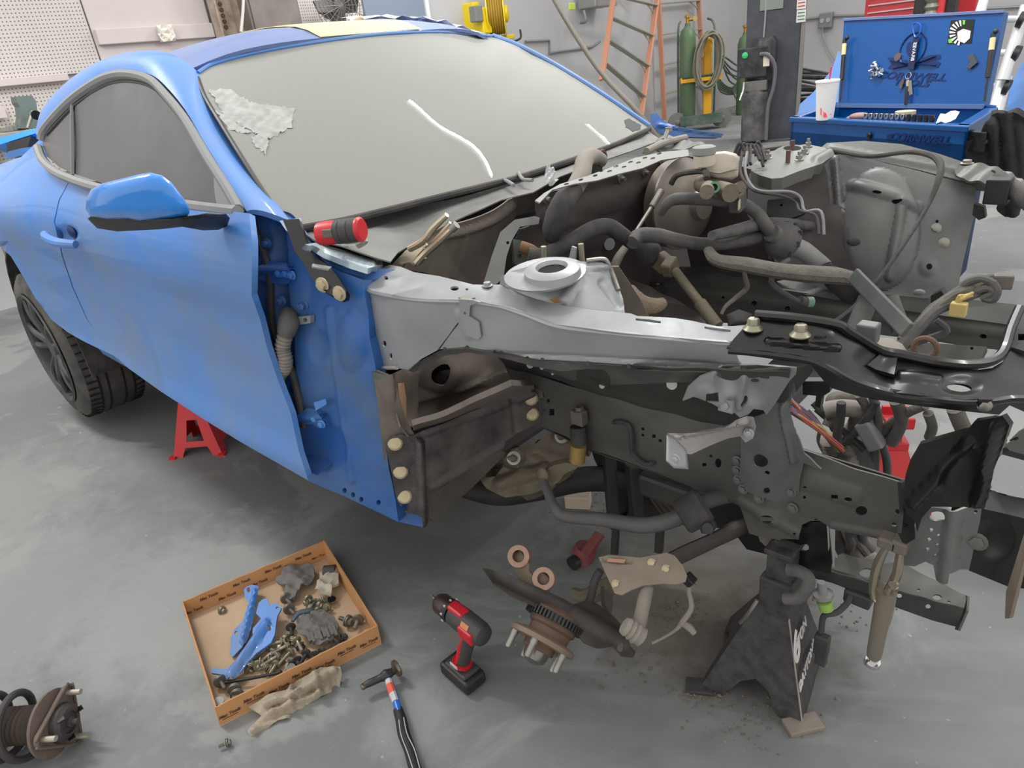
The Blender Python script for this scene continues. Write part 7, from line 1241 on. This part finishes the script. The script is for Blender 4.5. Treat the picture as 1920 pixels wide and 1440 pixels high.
# locking C clamp
NK = M('brass_nickel', (176, 166, 148), .25, .9)
t = thing('locking_clamp', Q(1650, 1130, 'y', -.5), 'brassy locking C clamp hanging from the end of the frame rail', 'clamp'); cy_ = -.50
obj('jaw', G().tube([Q(1668, 1020, 'y', cy_), Q(1660, 1030, 'y', cy_), Q(1647, 1055, 'y', cy_), Q(1641, 1080, 'y', cy_), Q(1638, 1105, 'y', cy_), Q(1645, 1122, 'y', cy_), Q(1660, 1118, 'y', cy_), Q(1670, 1095, 'y', cy_)], [.007, .008, .011, .012, .011, .011, .011, .008], 8, 4, flat=.7), NK, t)
obj('jaw', G().tube([Q(1690, 1025, 'y', cy_), Q(1686, 1050, 'y', cy_), Q(1682, 1075, 'y', cy_), Q(1672, 1098, 'y', cy_)], [.008, .010, .011, .011], 8, 4, flat=.7), NK, t)
obj('jaw_pad', G().box(Q(1667, 1014, 'y', cy_), (.03, .03, .02)).box(Q(1689, 1020, 'y', cy_), (.024, .03, .024)), BRWN, t, sm=0, bev=.004)
obj('handle', G().tube([Q(1662, 1105, 'y', cy_), Q(1656, 1140, 'y', cy_), Q(1646, 1190, 'y', cy_), Q(1640, 1222, 'y', cy_), Q(1638, 1232, 'y', cy_)], [.017, .015, .0135, .013, .011], 12, 4), M('greyish_nickel', (150, 142, 130), .35, .8, dust=.4, dcol=(120, 110, 100)), t)
obj('release_lever', G().tube([Q(1676, 1100, 'y', cy_+.01), Q(1668, 1150, 'y', cy_+.01), Q(1660, 1180, 'y', cy_+.01)], [.007, .006, .004], 8, 3), NK, t); obj('rivet', G().lathe(Q(1676, 1093, 'y', cy_-.008), (0, -1, 0), [(.008, 0), (.007, .005)], 12), NK, t)
obj('adjusting_screw', G().cyl(Q(1638, 1230, 'y', cy_), Q(1637, 1240, 'y', cy_), .008).lathe(Q(1637, 1239, 'y', cy_), (-.1, 0, -1), [(.013, 0), (.014, .002), (.014, .008), (.012, .01)], 18), CHRM, t)
# locking pliers on the tower
t = thing('locking_pliers', Q(790, 470, 'y', -.63), 'nickel locking pliers clamped on the rear end of the silver rail', 'pliers')
ls = Surf([(750, 500, 'y', -.66), (840, 405, 'y', -.60), (850, 430, 'y', -.60), (790, 490, 'y', -.64)])
obj('jaw', G().panel([(745, 500), (748, 486), (760, 470), (775, 460), (790, 455), (800, 460), (800, 475), (790, 480), (782, 495), (776, 500), (768, 492), (757, 494), (752, 503)], ls, step=6, thick=.012), NICK, t, bev=.001)
obj('handle', G().tube([ls(768, 466), ls(795, 450), ls(812, 428), ls(838, 403)], [.010, .011, .010, .007], 10, 4, flat=.8), NICK, t); obj('handle', G().tube([ls(782, 492), ls(800, 472), ls(825, 450), ls(852, 424)], [.012, .012, .011, .008], 10, 4, flat=.8), NICK, t)
obj('lever', G().tube([ls(808, 458), ls(825, 440), ls(845, 418)], [.005, .006, .005], 8, 3), NICK, t); obj('adjusting_screw', G().cyl(ls(846, 430), ls(856, 421), .009), STL, t)
for a, b in ((782, 464), (788, 487), (796, 466), (798, 484)): obj('rivet', G().lathe(ls(a, b)+_f*-.004, -_f, [(.0035, 0), (.003, .003)], 10), STL, t)
# red and grey tool on the cowl (work lamp)
c = CW(635, 432); t = thing('work_lamp', c, 'small red and grey work lamp lying on the cowl below the windshield', 'work lamp')
wa, wb_ = Q(597, 439, 'z', 1.055), Q(677, 430, 'z', 1.06); wd = (wb_-wa).normalized(); L_ = (wb_-wa).length
obj('red_end', G().lathe(wa, wd, [(.016, 0), (.022, .004), (.0235, L_*.18), (.0225, L_*.46)], 20), REDT, t); obj('grip', G().lathe(wa+wd*L_*.46, wd, [(.0235, 0), (.0235, L_*.1), (.022, L_*.12), (.0235, L_*.14), (.0235, L_*.3), (.022, L_*.32), (.024, L_*.34), (.023, L_*.50)], 20), M('dark_grip', (58, 56, 58), .6), t)
obj('end_cap', G().lathe(wb_-wd*L_*.05, wd, [(.0235, 0), (.024, .004), (.02, .008)], 20), REDT, t)
fnn = (CAM-wa).normalized(); obj('window', G().box(wa+wd*L_*.24+fnn*.021, (.02, .016, .016), Matrix.Rotation(.5, 3, 'Z')), M('window_grey', (90, 90, 80), .5), t, sm=0, bev=.002)
tag(obj('wire_bundle', G().tube([Q(648, 452, 'z', 1.01), Q(670, 450, 'z', 1.02), Q(684, 452, 'z', 1.02), Q(672, 460, 'z', 1.01)], .007, 8), STL, loc=Q(672, 455, 'z', 1.0)), 'short twisted steel strands lying beside the work lamp', 'wire')
# ================================================================ CARDBOARD TRAY AND ITS PARTS
N_, R_, L__, F_ = Q(413, 1363, 'z', 0), Q(716, 1208, 'z', 0), Q(350, 1160, 'z', 0), Q(612, 1048, 'z', 0)
N2, R2, L2, F2 = Q(403, 1328, 'z', .055), Q(708, 1173, 'z', .055), Q(340, 1128, 'z', .055), Q(608, 1013, 'z', .055)
tray = thing('cardboard_tray', (N_+R_+L__+F_)/4, 'open brown cardboard tray full of bolts and clips on the floor', 'cardboard box')
def wall(a, b, a2, b2, nm, seed):
    n = (b-a).cross(up).normalized(); cen = (N_+F_)/2; n = n if n.dot(cen-a) > 0 else -n; rnd = random.Random(seed); K = 16
    rows = [[a.lerp(b, k/K).lerp(a2.lerp(b2, k/K), v)+(Vector((0, 0, rnd.uniform(-.0015, .0015))) if v == 1 else Vector((0, 0, 0))) for k in range(K+1)] for v in (0, .5, 1)]
    g = G(); vs = [p for r_ in rows for p in r_]; W_n = K+1; back = [p+n*.004 for p in vs]; M_ = len(vs)
    fs = [(j*W_n+k, j*W_n+k+1, (j+1)*W_n+k+1, (j+1)*W_n+k) for j in range(2) for k in range(K)]
    fs2 = [tuple(i+M_ for i in reversed(f)) for f in fs]; rim = [(2*W_n+k, 2*W_n+k+1, 2*W_n+k+1+M_, 2*W_n+k+M_) for k in range(K)]+[(0, W_n, W_n+M_, M_), (W_n, 2*W_n, 2*W_n+M_, W_n+M_), (K, W_n+K, W_n+K+M_, K+M_), (W_n+K, 2*W_n+K, 2*W_n+K+M_, W_n+K+M_)]
    g.add(vs+back, fs+fs2+rim); return obj(nm, g, CARD, tray, sm=0)
w1 = wall(N_, R_, N2, R2, 'side', 1); w2 = wall(R_, F_, R2, F2, 'side', 2); w3 = wall(F_, L__, F2, L2, 'side', 3); w4 = wall(L__, N_, L2, N2, 'side', 4)
obj('bottom', G().hexa([v+Vector((0, 0, .001)) for v in (N_, R_, F_, L__)], [v+Vector((0, 0, .004)) for v in (N_, R_, F_, L__)]), CARDI, tray, sm=0)
d1 = (R_-N_).normalized(); o1 = d1.cross(up).normalized(); o1 = o1 if o1.dot(CAM-N_) > 0 else -o1
u1 = (N2-N_).normalized()
for k in range(7):
    p = (N_*.5+N2*.5).lerp(R_*.5+R2*.5, (k+.45)/7)+o1*.0015+u1*(.006 if k % 2 else -.004)
    obj('printed_mark', G().text('Mac Tools', .0115, p, d1, u1, .0003, True, .3).bar(p-u1*.008-d1*.018, p-u1*.008+d1*.018, .001, .001), INK, w1, sm=0)
d3 = (F_-L__).normalized(); u3 = (L2-L__).normalized(); n3 = -o1
for k in range(9):
    p = (L__*.5+L2*.5).lerp(F_*.5+F2*.5, (k+.5)/9)+o1*.0055+u3*(.012 if k % 2 else -.010)
    obj('printed_mark', G().text('Mac Tools', .0115, p, d3, u3, .0003, True, .3), INK, w3, sm=0)
# contents
T = lambda a, b, z=.012: Q(a, b, 'z', z)
bs1 = Surf([(475, 1100, 'z', .035), (430, 1230, 'z', .016), (495, 1130, 'z', .03)])
tag(obj('hinge_bracket', G().panel([(462, 1100), (472, 1096), (485, 1099), (484, 1115), (477, 1150), (470, 1180), (462, 1205), (452, 1215), (436, 1232), (431, 1225), (433, 1195), (440, 1180), (455, 1165), (466, 1130), (459, 1118), (457, 1106)], bs1, step=7, thick=.004, holes=[ell(466, 1106, 3, 5), ell(443, 1187, 3, 4)], relief=[('ridge', 480, 1110, 455, 1205, 6, .012)]), BLUE, loc=T(460, 1160)), 'narrow blue painted hinge bracket leaning left in the tray', 'bracket')
bs2 = Surf([(520, 1140, 'z', .05), (420, 1265, 'z', .03), (500, 1200, 'z', .04)])
tag(obj('hinge_bracket', G().panel([(485, 1130), (492, 1124), (502, 1122), (505, 1135), (512, 1132), (520, 1131), (528, 1140), (520, 1155), (518, 1165), (515, 1190), (508, 1205), (480, 1225), (462, 1245), (450, 1262), (440, 1272), (425, 1275), (420, 1265), (397, 1262), (396, 1252), (425, 1254), (445, 1235), (462, 1210), (473, 1200), (474, 1178), (490, 1160), (480, 1150)], bs2, step=7, thick=.005, holes=[ell(505, 1179, 3, 4), ell(520, 1140, 3)], relief=[('ridge', 500, 1170, 432, 1268, 9, .014)]), BLUE, loc=T(480, 1200)), 'wide blue painted hinge bracket lying across the first one in the tray', 'bracket')
CK = M('crinkled_grey', (92, 90, 88), .7, dust=.6, dcol=(120, 116, 110), dscale=14, bump=.3)
def lump(out, zc, h, mt, nm, label, cat, grp=None, ns=6, amp=.006):
    s_ = Surf([(out[0][0], out[0][1], 'z', zc), (out[len(out)//3][0], out[len(out)//3][1], 'z', zc), (out[2*len(out)//3][0], out[2*len(out)//3][1], 'z', zc)])
    g = G().panel(out, s_, step=6, thick=.008, relief=[('noise', ns, amp), ('noise', ns*.55, amp*.5), ('dome', sum(p[0] for p in out)/len(out), sum(p[1] for p in out)/len(out), 40, 30, h, 1)])
    return tag(obj(nm, g, mt, loc=s_(out[0][0], out[0][1]), sm=50), label, cat, grp)
lump([(528, 1072), (538, 1058), (545, 1052), (553, 1060), (575, 1058), (588, 1062), (590, 1080), (580, 1095), (565, 1100), (552, 1118), (540, 1122), (532, 1112), (540, 1100), (528, 1098), (518, 1092), (518, 1080), (530, 1082)], .03, .012, CK, 'cast_bracket', 'grey knobbly cast bracket at the back of the tray', 'bracket')
lump([(555, 1165), (572, 1150), (590, 1145), (610, 1148), (625, 1155), (635, 1170), (632, 1185), (622, 1200), (600, 1208), (585, 1205), (575, 1195), (560, 1190), (555, 1178)], .035, .012, CK, 'fan_clip', 'grey spiky finned clip lying in the middle of the tray', 'clip', ns=5, amp=.005)
fcn = T(600, 1180, .045)
for k in range(6):
    a = 1578+k
fin = G()
for k in range(8):
    a, b = 582+k*7, 1200-k*2+((k % 2)*3); fin.bar(T(a-6, b-14, .045), T(a+1, b+4, .035), .008, .016)
tag(obj('clip_fins', fin, CK, sm=0, loc=T(600, 1195), bev=.001), 'row of grey fins on the front edge of the spiky clip in the tray', 'clip')
lump([(600, 1075), (615, 1068), (632, 1066), (636, 1080), (635, 1095), (625, 1102), (620, 1115), (600, 1110), (590, 1105), (598, 1090)], .03, .008, M('cream_cloth', (178, 172, 156), .8, dust=.4, dcol=(150, 140, 120), dscale=30), 'cream_wrapper', 'crumpled cream wrapper in the right rear corner of the tray', 'wrapper', ns=5)
tag(obj('plug', G().cyl(T(608, 1072, .03), T(630, 1070, .03), .018, n=14), GREYD, loc=T(618, 1070)), 'grey plastic plug behind the cream wrapper in the tray', 'plug')
tag(obj('rubber_strip', G().tube([T(548, 1165, .03), T(560, 1150, .035), T(580, 1145, .035), T(588, 1142, .035)], [.006, .009, .009, .005], 8, flat=.6), M('bluish_black', (52, 66, 82), .6), loc=T(565, 1150)), 'curved bluish black rubber strip left of the spiky clip', 'strip')
tag(obj('black_rod', G().tube([T(420, 1280, .02), T(470, 1272, .024), T(520, 1262, .026), T(528, 1258, .028)], [.004, .004, .004, .006], 8), BLK, loc=T(470, 1270)), 'thin black rod lying along the front side of the tray', 'rod')
def mkbolt(L, r, big, label, grp, mt, collar=False):
    t = thing('bolt', (0, 0, 0), label, 'bolt', grp); g = G().lathe((0, 0, 0), (1, 0, 0), [(r*1.5, 0), (r*1.5, r*.3), (r*1.1, r*.5)], 14).lathe((-r*.9, 0, 0), (1, 0, 0), [(r*.8, 0), (r*.95, r*.2), (r*.95, r*1.0)], 6)
    obj('head', g, mt, t, local=True); prof = [(r*.52, 0)]; n = 8
    for k in range(n): prof += [(r*.56, L*(.4+.6*k/n)), (r*.47, L*(.4+.6*(k+.5)/n))]
    obj('shank', G().lathe((0, 0, 0), (1, 0, 0), prof+[(r*.35, L)], 10), mt, t, local=True)
    if collar: obj('washer', G().lathe((r*.5, 0, 0), (1, 0, 0), [(r*1.55, 0), (r*1.55, r*.22)], 18), mt, t, local=True)
    return t
rnd = random.Random(77)
protos = {}
def put(kind, a, b, ang, z=.018, tilt=0, label=None):
    spec = {'long': (.045, .008, 'long grey flange bolt lying in the loose heap of bolts in the tray', 'long bolts in the tray heap', ZINC, False), 'short': (.018, .008, 'short grey flange bolt in the loose heap of bolts in the tray', 'short bolts in the tray heap', ZINC, True), 'big': (.036, .0105, None, None, M('old_grey_bolt', (122, 118, 108), .45, .6, dust=.4), True), 'dark': (.034, .009, 'dark short stud lying in front of the spiky clip in the tray', 'dark studs in the tray', BLKD, False)}[kind]
    if kind not in protos: t_ = protos[kind] = mkbolt(spec[0], spec[1], False, spec[2] or label, spec[3] if spec[2] else None, spec[4], spec[5])
    else: t_ = copy_tree(protos[kind])
    p = T(a, b, z); e = T(a+math.cos(math.radians(ang)), b+math.sin(math.radians(ang)), z)-p; t_.location = p; t_.rotation_euler = (rnd.uniform(0, 3), tilt, math.atan2(e.y, e.x))
    if label: t_['label'] = label
    return t_
for i, (a, b, an) in enumerate(((500, 1215, 140), (512, 1222, 138), (520, 1230, 145), (528, 1238, 140), (545, 1222, 130), (538, 1210, 150), (505, 1235, 160), (518, 1245, 120), (530, 1202, 165), (548, 1240, 125), (490, 1240, 170), (556, 1200, 60))): put('long', a, b, an, .012+.007*(i % 3), rnd.uniform(-.1, .1))
for i, (a, b, an) in enumerate(((478, 1225, 20), (484, 1247, 80), (498, 1250, 150), (510, 1258, 200), (525, 1215, 90), (535, 1196, 30), (550, 1205, 300), (562, 1212, 250), (577, 1122, 40), (590, 1128, 120), (602, 1135, 200), (612, 1140, 300), (596, 1142, 70), (583, 1138, 10), (606, 1122, 160), (618, 1130, 250), (574, 1130, 330), (470, 1245, 130), (465, 1255, 30), (540, 1250, 0))): put('short', a, b, an, .010+.006*(i % 3), rnd.uniform(-.5, .5))
for a, b, an, lb in ((535, 1120, 50, 'large grey bolt with washer in the black clip at the tray centre'), (440, 1290, 95, 'large grey bolt standing at the near left corner of the tray'), (445, 1300, 100, 'large grey bolt lowest in the near left corner of the tray'), (655, 1165, 200, 'large grey bolt at the right end of the tray'), (672, 1160, 110, 'large ribbed bolt in the right corner of the tray'), (412, 1275, 60, 'large dark bolt at the left side of the tray below the blue brackets'), (540, 1140, 40, 'large grey bolt lying beside the blue bracket tip')): put('big', a, b, an, .022, 0, lb)
for a, b, an in ((545, 1175, 80), (575, 1225, 120), (590, 1228, 120), (605, 1222, 130), (632, 1205, 140), (645, 1195, 140), (556, 1238, 60)): put('dark', a, b, an, .02)
for i, (a, b) in enumerate(((564, 1216), (545, 1253), (410, 1316), (622, 1125), (600, 1150))):
    nm = ('bright washer in the middle of the bolt heap', 'pale washer at the front of the bolt heap', 'small dark washer in the near corner of the tray', 'bright washer near the cream wrapper', 'dull washer between the clips')[i]
    tag(obj('washer', G().lathe(T(a, b, .02), (.2, .1, 1), [(.006, 0), (.012, 0), (.012, .004), (.006, .004)], 18), CHRM if i in (0, 3) else STL, loc=T(a, b, .02)), nm, 'washer')
b_ = put('short', 418, 1145, 200, .010, 0, 'single small bolt lying alone on the bare left part of the tray')
b_ = put('big', 428, 1392, 160, .012, .1, 'small dirty bolt lying on the floor in front of the tray'); b_.scale = (.6, .6, .6)
# rag
rs_ = Surf([(470, 1360, 'z', .012), (640, 1260, 'z', .02), (520, 1300, 'z', .03), (600, 1250, 'z', .04)])
tag(obj('rag', G().panel([(467, 1325), (500, 1303), (540, 1292), (560, 1275), (600, 1252), (620, 1250), (638, 1250), (641, 1265), (636, 1290), (605, 1305), (570, 1325), (545, 1348), (520, 1352), (500, 1368), (470, 1381), (463, 1370), (480, 1352), (490, 1342)], rs_, step=6, thick=.003, relief=[('ridge', 500, 1320, 560, 1300, 9, .022), ('ridge', 560, 1300, 625, 1258, 10, .028), ('ridge', 510, 1335, 600, 1300, 8, .020), ('ridge', 590, 1262, 600, 1300, 8, .018), ('ridge', 545, 1285, 548, 1330, 8, .016), ('ridge', 620, 1262, 628, 1290, 8, -.01), ('ridge', 475, 1370, 540, 1345, 7, .012), ('noise', 9, .004), ('noise', 5, .002)]), CLOTH, loc=T(550, 1320, 0), sm=60), 'crumpled beige rag lying on the floor against the front of the tray', 'rag')
# ================================================================ DRILL
dp = lambda a, b, z: Q(a, b, 'z', z)
bse = dp(870, 1262, .02); ax0, ax1 = dp(905, 1192, .165), dp(822, 1127, .165); da = (ax1-ax0).normalized(); dl = (ax1-ax0).length
t = thing('cordless_drill', dp(870, 1262, 0), 'red and black cordless drill standing on its battery on the floor', 'drill')
DG = M('drill_grey', (46, 46, 48), .5, dust=.15); side = da.cross(up).normalized(); toC = side if side.dot(CAM-bse) > 0 else -side
Rd = Matrix((da, up.cross(da), up)).transposed()
obj('battery', G().box(bse+da*.005, (.105, .062, .036), Rd), BLK, t, sm=0, bev=.008); obj('battery_top', G().box(bse+up*.022+da*.002, (.075, .05, .014), Rd), DG, t, sm=0, bev=.005)
hb = bse+up*.03; htp = ax0.lerp(ax1, .22)
obj('handle', G().tube([hb, hb.lerp(htp, .3), hb.lerp(htp, .7), htp], [.022, .018, .019, .024], 14, 4, flat=.8), DG, t); obj('handle_stripe', G().tube([hb+toC*.013+up*.01, hb.lerp(htp, .5)+toC*.012+da*.008, htp+toC*.012], [.006, .008, .006], 8, 4), REDT, t)
obj('handle_ring', G().lathe(hb+up*.004, htp-hb, [(.0245, 0), (.0245, .007)], 18), REDT, t)
obj('battery_label', G().box(hb+toC*.0235+up*.014, (.026, .002, .008), Rd), M('label_grey', (190, 190, 192), .5), t, sm=0)
obj('motor_housing', G().lathe(ax0-da*.01, da, [(.012, 0), (.024, .006), (.028, .02), (.029, dl*.5), (.027, dl*.68)], 24), DG, t)
obj('red_shell', G().box(ax0.lerp(ax1, .5)+up*.0225, (dl*.33, .03, .018), Rd), REDT, t, sm=0, bev=.006); obj('red_panel', G().box(ax0.lerp(ax1, .18)+toC*.024, (.05, .014, .032), Rd), REDT, t, sm=0, bev=.005)
obj('rating_label', G().box(ax0.lerp(ax1, .22)+toC*.0205+up*.018, (.026, .004, .016), Rd @ Matrix.Rotation(-.7 if toC.dot(up.cross(da)) < 0 else .7, 3, 'X')), M('label_copper', (196, 130, 90), .4, .4), t, sm=0)
obj('trigger', G().tube([htp+da*.03-up*.03, htp+da*.028-up*.045], .007, 8, 0), REDT, t)
obj('clutch_ring', G().lathe(ax0+da*dl*.66, da, [(.026, 0), (.028, .003), (.028, .014), (.026, .016)], 24), BLK, t)
g = G()
for k in range(9): a = k*2*math.pi/9; g.box(ax0+da*(dl*.66+.008)+(side*math.cos(a)+up*math.sin(a))*.0283, (.006, .004, .004), Rd)
obj('clutch_number', g, M('label_grey', (0, 0, 0)), t, sm=0)
obj('chuck', G().lathe(ax0+da*dl*.74, da, [(.025, 0), (.026, .01), (.026, .03), (.020, .042), (.008, .052)], 22), M('chuck_brown_steel', (84, 70, 66), .35, .6), t)
obj('bit', G().cyl(ax0+da*(dl*.74+.045), ax0+da*(dl*.74+.068), .0035, n=6).cyl(ax0+da*(dl*.74+.066), ax0+da*(dl*.74+.078), .0045, .0015, n=8), STL, t)
# ================================================================ HAMMER
t = thing('body_hammer', dp(735, 1290, 0), 'small body hammer with blue shaft and black grip on the floor', 'hammer')
h0, h1 = dp(732, 1262, .035), dp(800, 1475, .014); hm = lambda a, b, z=.02: Q(a, b, 'z', z)
obj('shaft', G().tube([hm(726, 1270, .03), hm(738, 1300, .026), hm(748, 1335, .022)], [.009, .0085, .0095], 12, 4), M('blue_shaft', (40, 104, 190), .3), t)
obj('shaft_label', G().tube([hm(728.5, 1276, .031), hm(742, 1316, .026)], .0088, 10, 0).tube([hm(735, 1296, .0275), hm(738, 1306, .027)], .0092, 10, 0), M('silver_label', (200, 196, 196), .4, .3), t)
obj('orange_mark', G().tube([hm(731, 1284, .031), hm(736, 1300, .0285)], .0091, 10, 0), M('orange_mark', (214, 90, 60), .5), t)
obj('grip', G().tube([hm(746, 1330, .022), hm(752, 1350, .02), hm(757, 1375, .019), hm(768, 1405, .019), hm(778, 1440, .018), hm(790, 1475, .018)], [.011, .0125, .0135, .0125, .013, .015], 14, 4, flat=.85), M('black_grip', (30, 30, 31), .65), t)
obj('grip_line', G().tube([hm(757, 1345, .033), hm(763, 1375, .034), hm(777, 1405, .034), hm(787, 1440, .033)], .0012, 6, 4).tube([hm(748, 1350, .031), hm(752, 1378, .031), hm(764, 1410, .031), hm(774, 1440, .031)], .0012, 6, 4), M('pale_line', (170, 172, 172), .6), t)
HB = M('hammer_black', (26, 26, 28), .4, .3, dust=.2)
obj('head', G().tube([hm(680, 1288, .03), hm(692, 1281, .031), hm(712, 1272, .032), hm(724, 1266, .034), hm(736, 1259, .034), hm(741, 1255, .034)], [.006, .009, .009, .014, .009, .010], 14, 4), HB, t)
hd = (hm(741, 1255, .034)-hm(724, 1266, .034)).normalized(); obj('face', G().lathe(hm(741, 1255, .034), hd, [(.012, -.004), (.021, 0), (.021, .007), (.019, .009)], 24), M('steel_face', (120, 108, 96), .3, .8), t)
obj('head_tip', G().lathe(hm(683, 1286, .03), hm(677, 1290, .03)-hm(683, 1286, .03), [(.0075, 0), (.008, .004), (.005, .008)], 14), M('steel_face', (0, 0, 0)), t)
# ================================================================ COIL STRUT at the lower left
t = thing('coil_strut', Q(80, 1420, 'z', 0), 'used coil spring strut assembly lying on the floor at the left edge', 'strut assembly')
z0 = .085; sa, sb_ = Q(-40, 1366, 'z', z0), Q(152, 1352, 'z', z0); sd_ = (sb_-sa).normalized(); sl = (sb_-sa).length; sx, sy = frame(sd_)
DK = M('dusty_black_spring', (58, 56, 56), .55, .1, dust=.5, dcol=(92, 84, 78), dscale=14)
obj('spring', G().tube([sa+sd_*(sl*.70*(k/40)-.04)+(sx*math.cos(k*2*math.pi/14)+sy*math.sin(k*2*math.pi/14))*.070 for k in range(-6, 41)], .0085, 10, 3), DK, t)
P = [sa+sd_*(-.08+(sl*.62+.08)*k/40) for k in range(41)]; obj('dust_bellows', G().tube(P, .034, 20, 0, ridge=.24), M('brown_black_bellows', (70, 62, 56), .8, dust=.5, dcol=(104, 90, 80)), t, sm=60)
TB_ = M('tan_dusty_mount', (112, 98, 88), .7, .1, dust=.6, dcol=(84, 74, 68), dscale=16, bump=.2)
mp = sa+sd_*sl*.74
obj('spring_seat', G().lathe(mp-sd_*.012, sd_, [(.062, 0), (.072, .004), (.074, .012), (.060, .018)], 30), TB_, t)
tri = [(sx*math.cos(a)+sy*math.sin(a)) for a in (math.radians(q) for q in (40, 160, 280))]
out3 = []
for i in range(3):
    for k in range(5): a = math.radians((40, 160, 280)[i]+(-40+20*k)); c3 = tri[i]*.058; out3.append(mp+sd_*.010+c3+(sx*math.cos(a)+sy*math.sin(a))*.020)
g = G(); n_ = len(out3); g.add(out3+[p+sd_*.008 for p in out3], [tuple(reversed(range(n_))), tuple(range(n_, 2*n_))]+[(i, (i+1) % n_, n_+(i+1) % n_, n_+i) for i in range(n_)]); obj('mount_plate', g, TB_, t, sm=0, bev=.002)
obj('plate_rim', G().tube([p+sd_*.010 for p in out3], .0035, 6, 2, True), TB_, t)
for v in tri: obj('mount_stud', G().cyl(mp+sd_*.016+v*.062, mp+sd_*.050+v*.062, .0065, n=12), M('pale_stud', (176, 168, 156), .4, .5), t)
obj('top_bearing', G().lathe(mp+sd_*.016, sd_, [(.043, 0), (.041, .014), (.032, .022), (.024, .022), (.024, .016), (.001, .016)], 30), DK, t); obj('rod_nut', G().bolt(mp+sd_*.030, sd_, .012, .012, stud=.014), DK, t)
g = G()
for k in range(3): a = k*2.1; v = sx*math.cos(a)+sy*math.sin(a); g.box(mp+sd_*.0385+v*.034, (.014, .014, .003))
obj('top_mark', g, BLKG, t, sm=0)
# grit along the floor where mud dropped off
MUD = M('dried_mud', (122, 108, 92), .95, dust=.5, dcol=(90, 80, 68), dscale=40)
rnd = random.Random(8); g = G()
for cx_, cy2, n, sp_ in ((1320, 1305, 130, 26), (1270, 1150, 120, 40), (1140, 960, 120, 40), (1500, 1120, 60, 18), (1600, 1150, 30, 40), (1400, 1360, 60, 60), (1200, 1260, 50, 60)):
    for k in range(n):
        p = Q(cx_+rnd.gauss(0, sp_), cy2+rnd.gauss(0, sp_*.5), 'z', 0); r_ = abs(rnd.gauss(.0016, .001))+.0006; g.ball(p+Vector((0, 0, r_*.5)), (r_, r_*rnd.uniform(.6, 1.2), r_*.6), None, 6, 4)
o = tag(obj('mud_crumbs', g, MUD, sm=0), 'crumbs of dried mud scattered on the floor around the black stand', 'dirt'); o['kind'] = 'stuff'
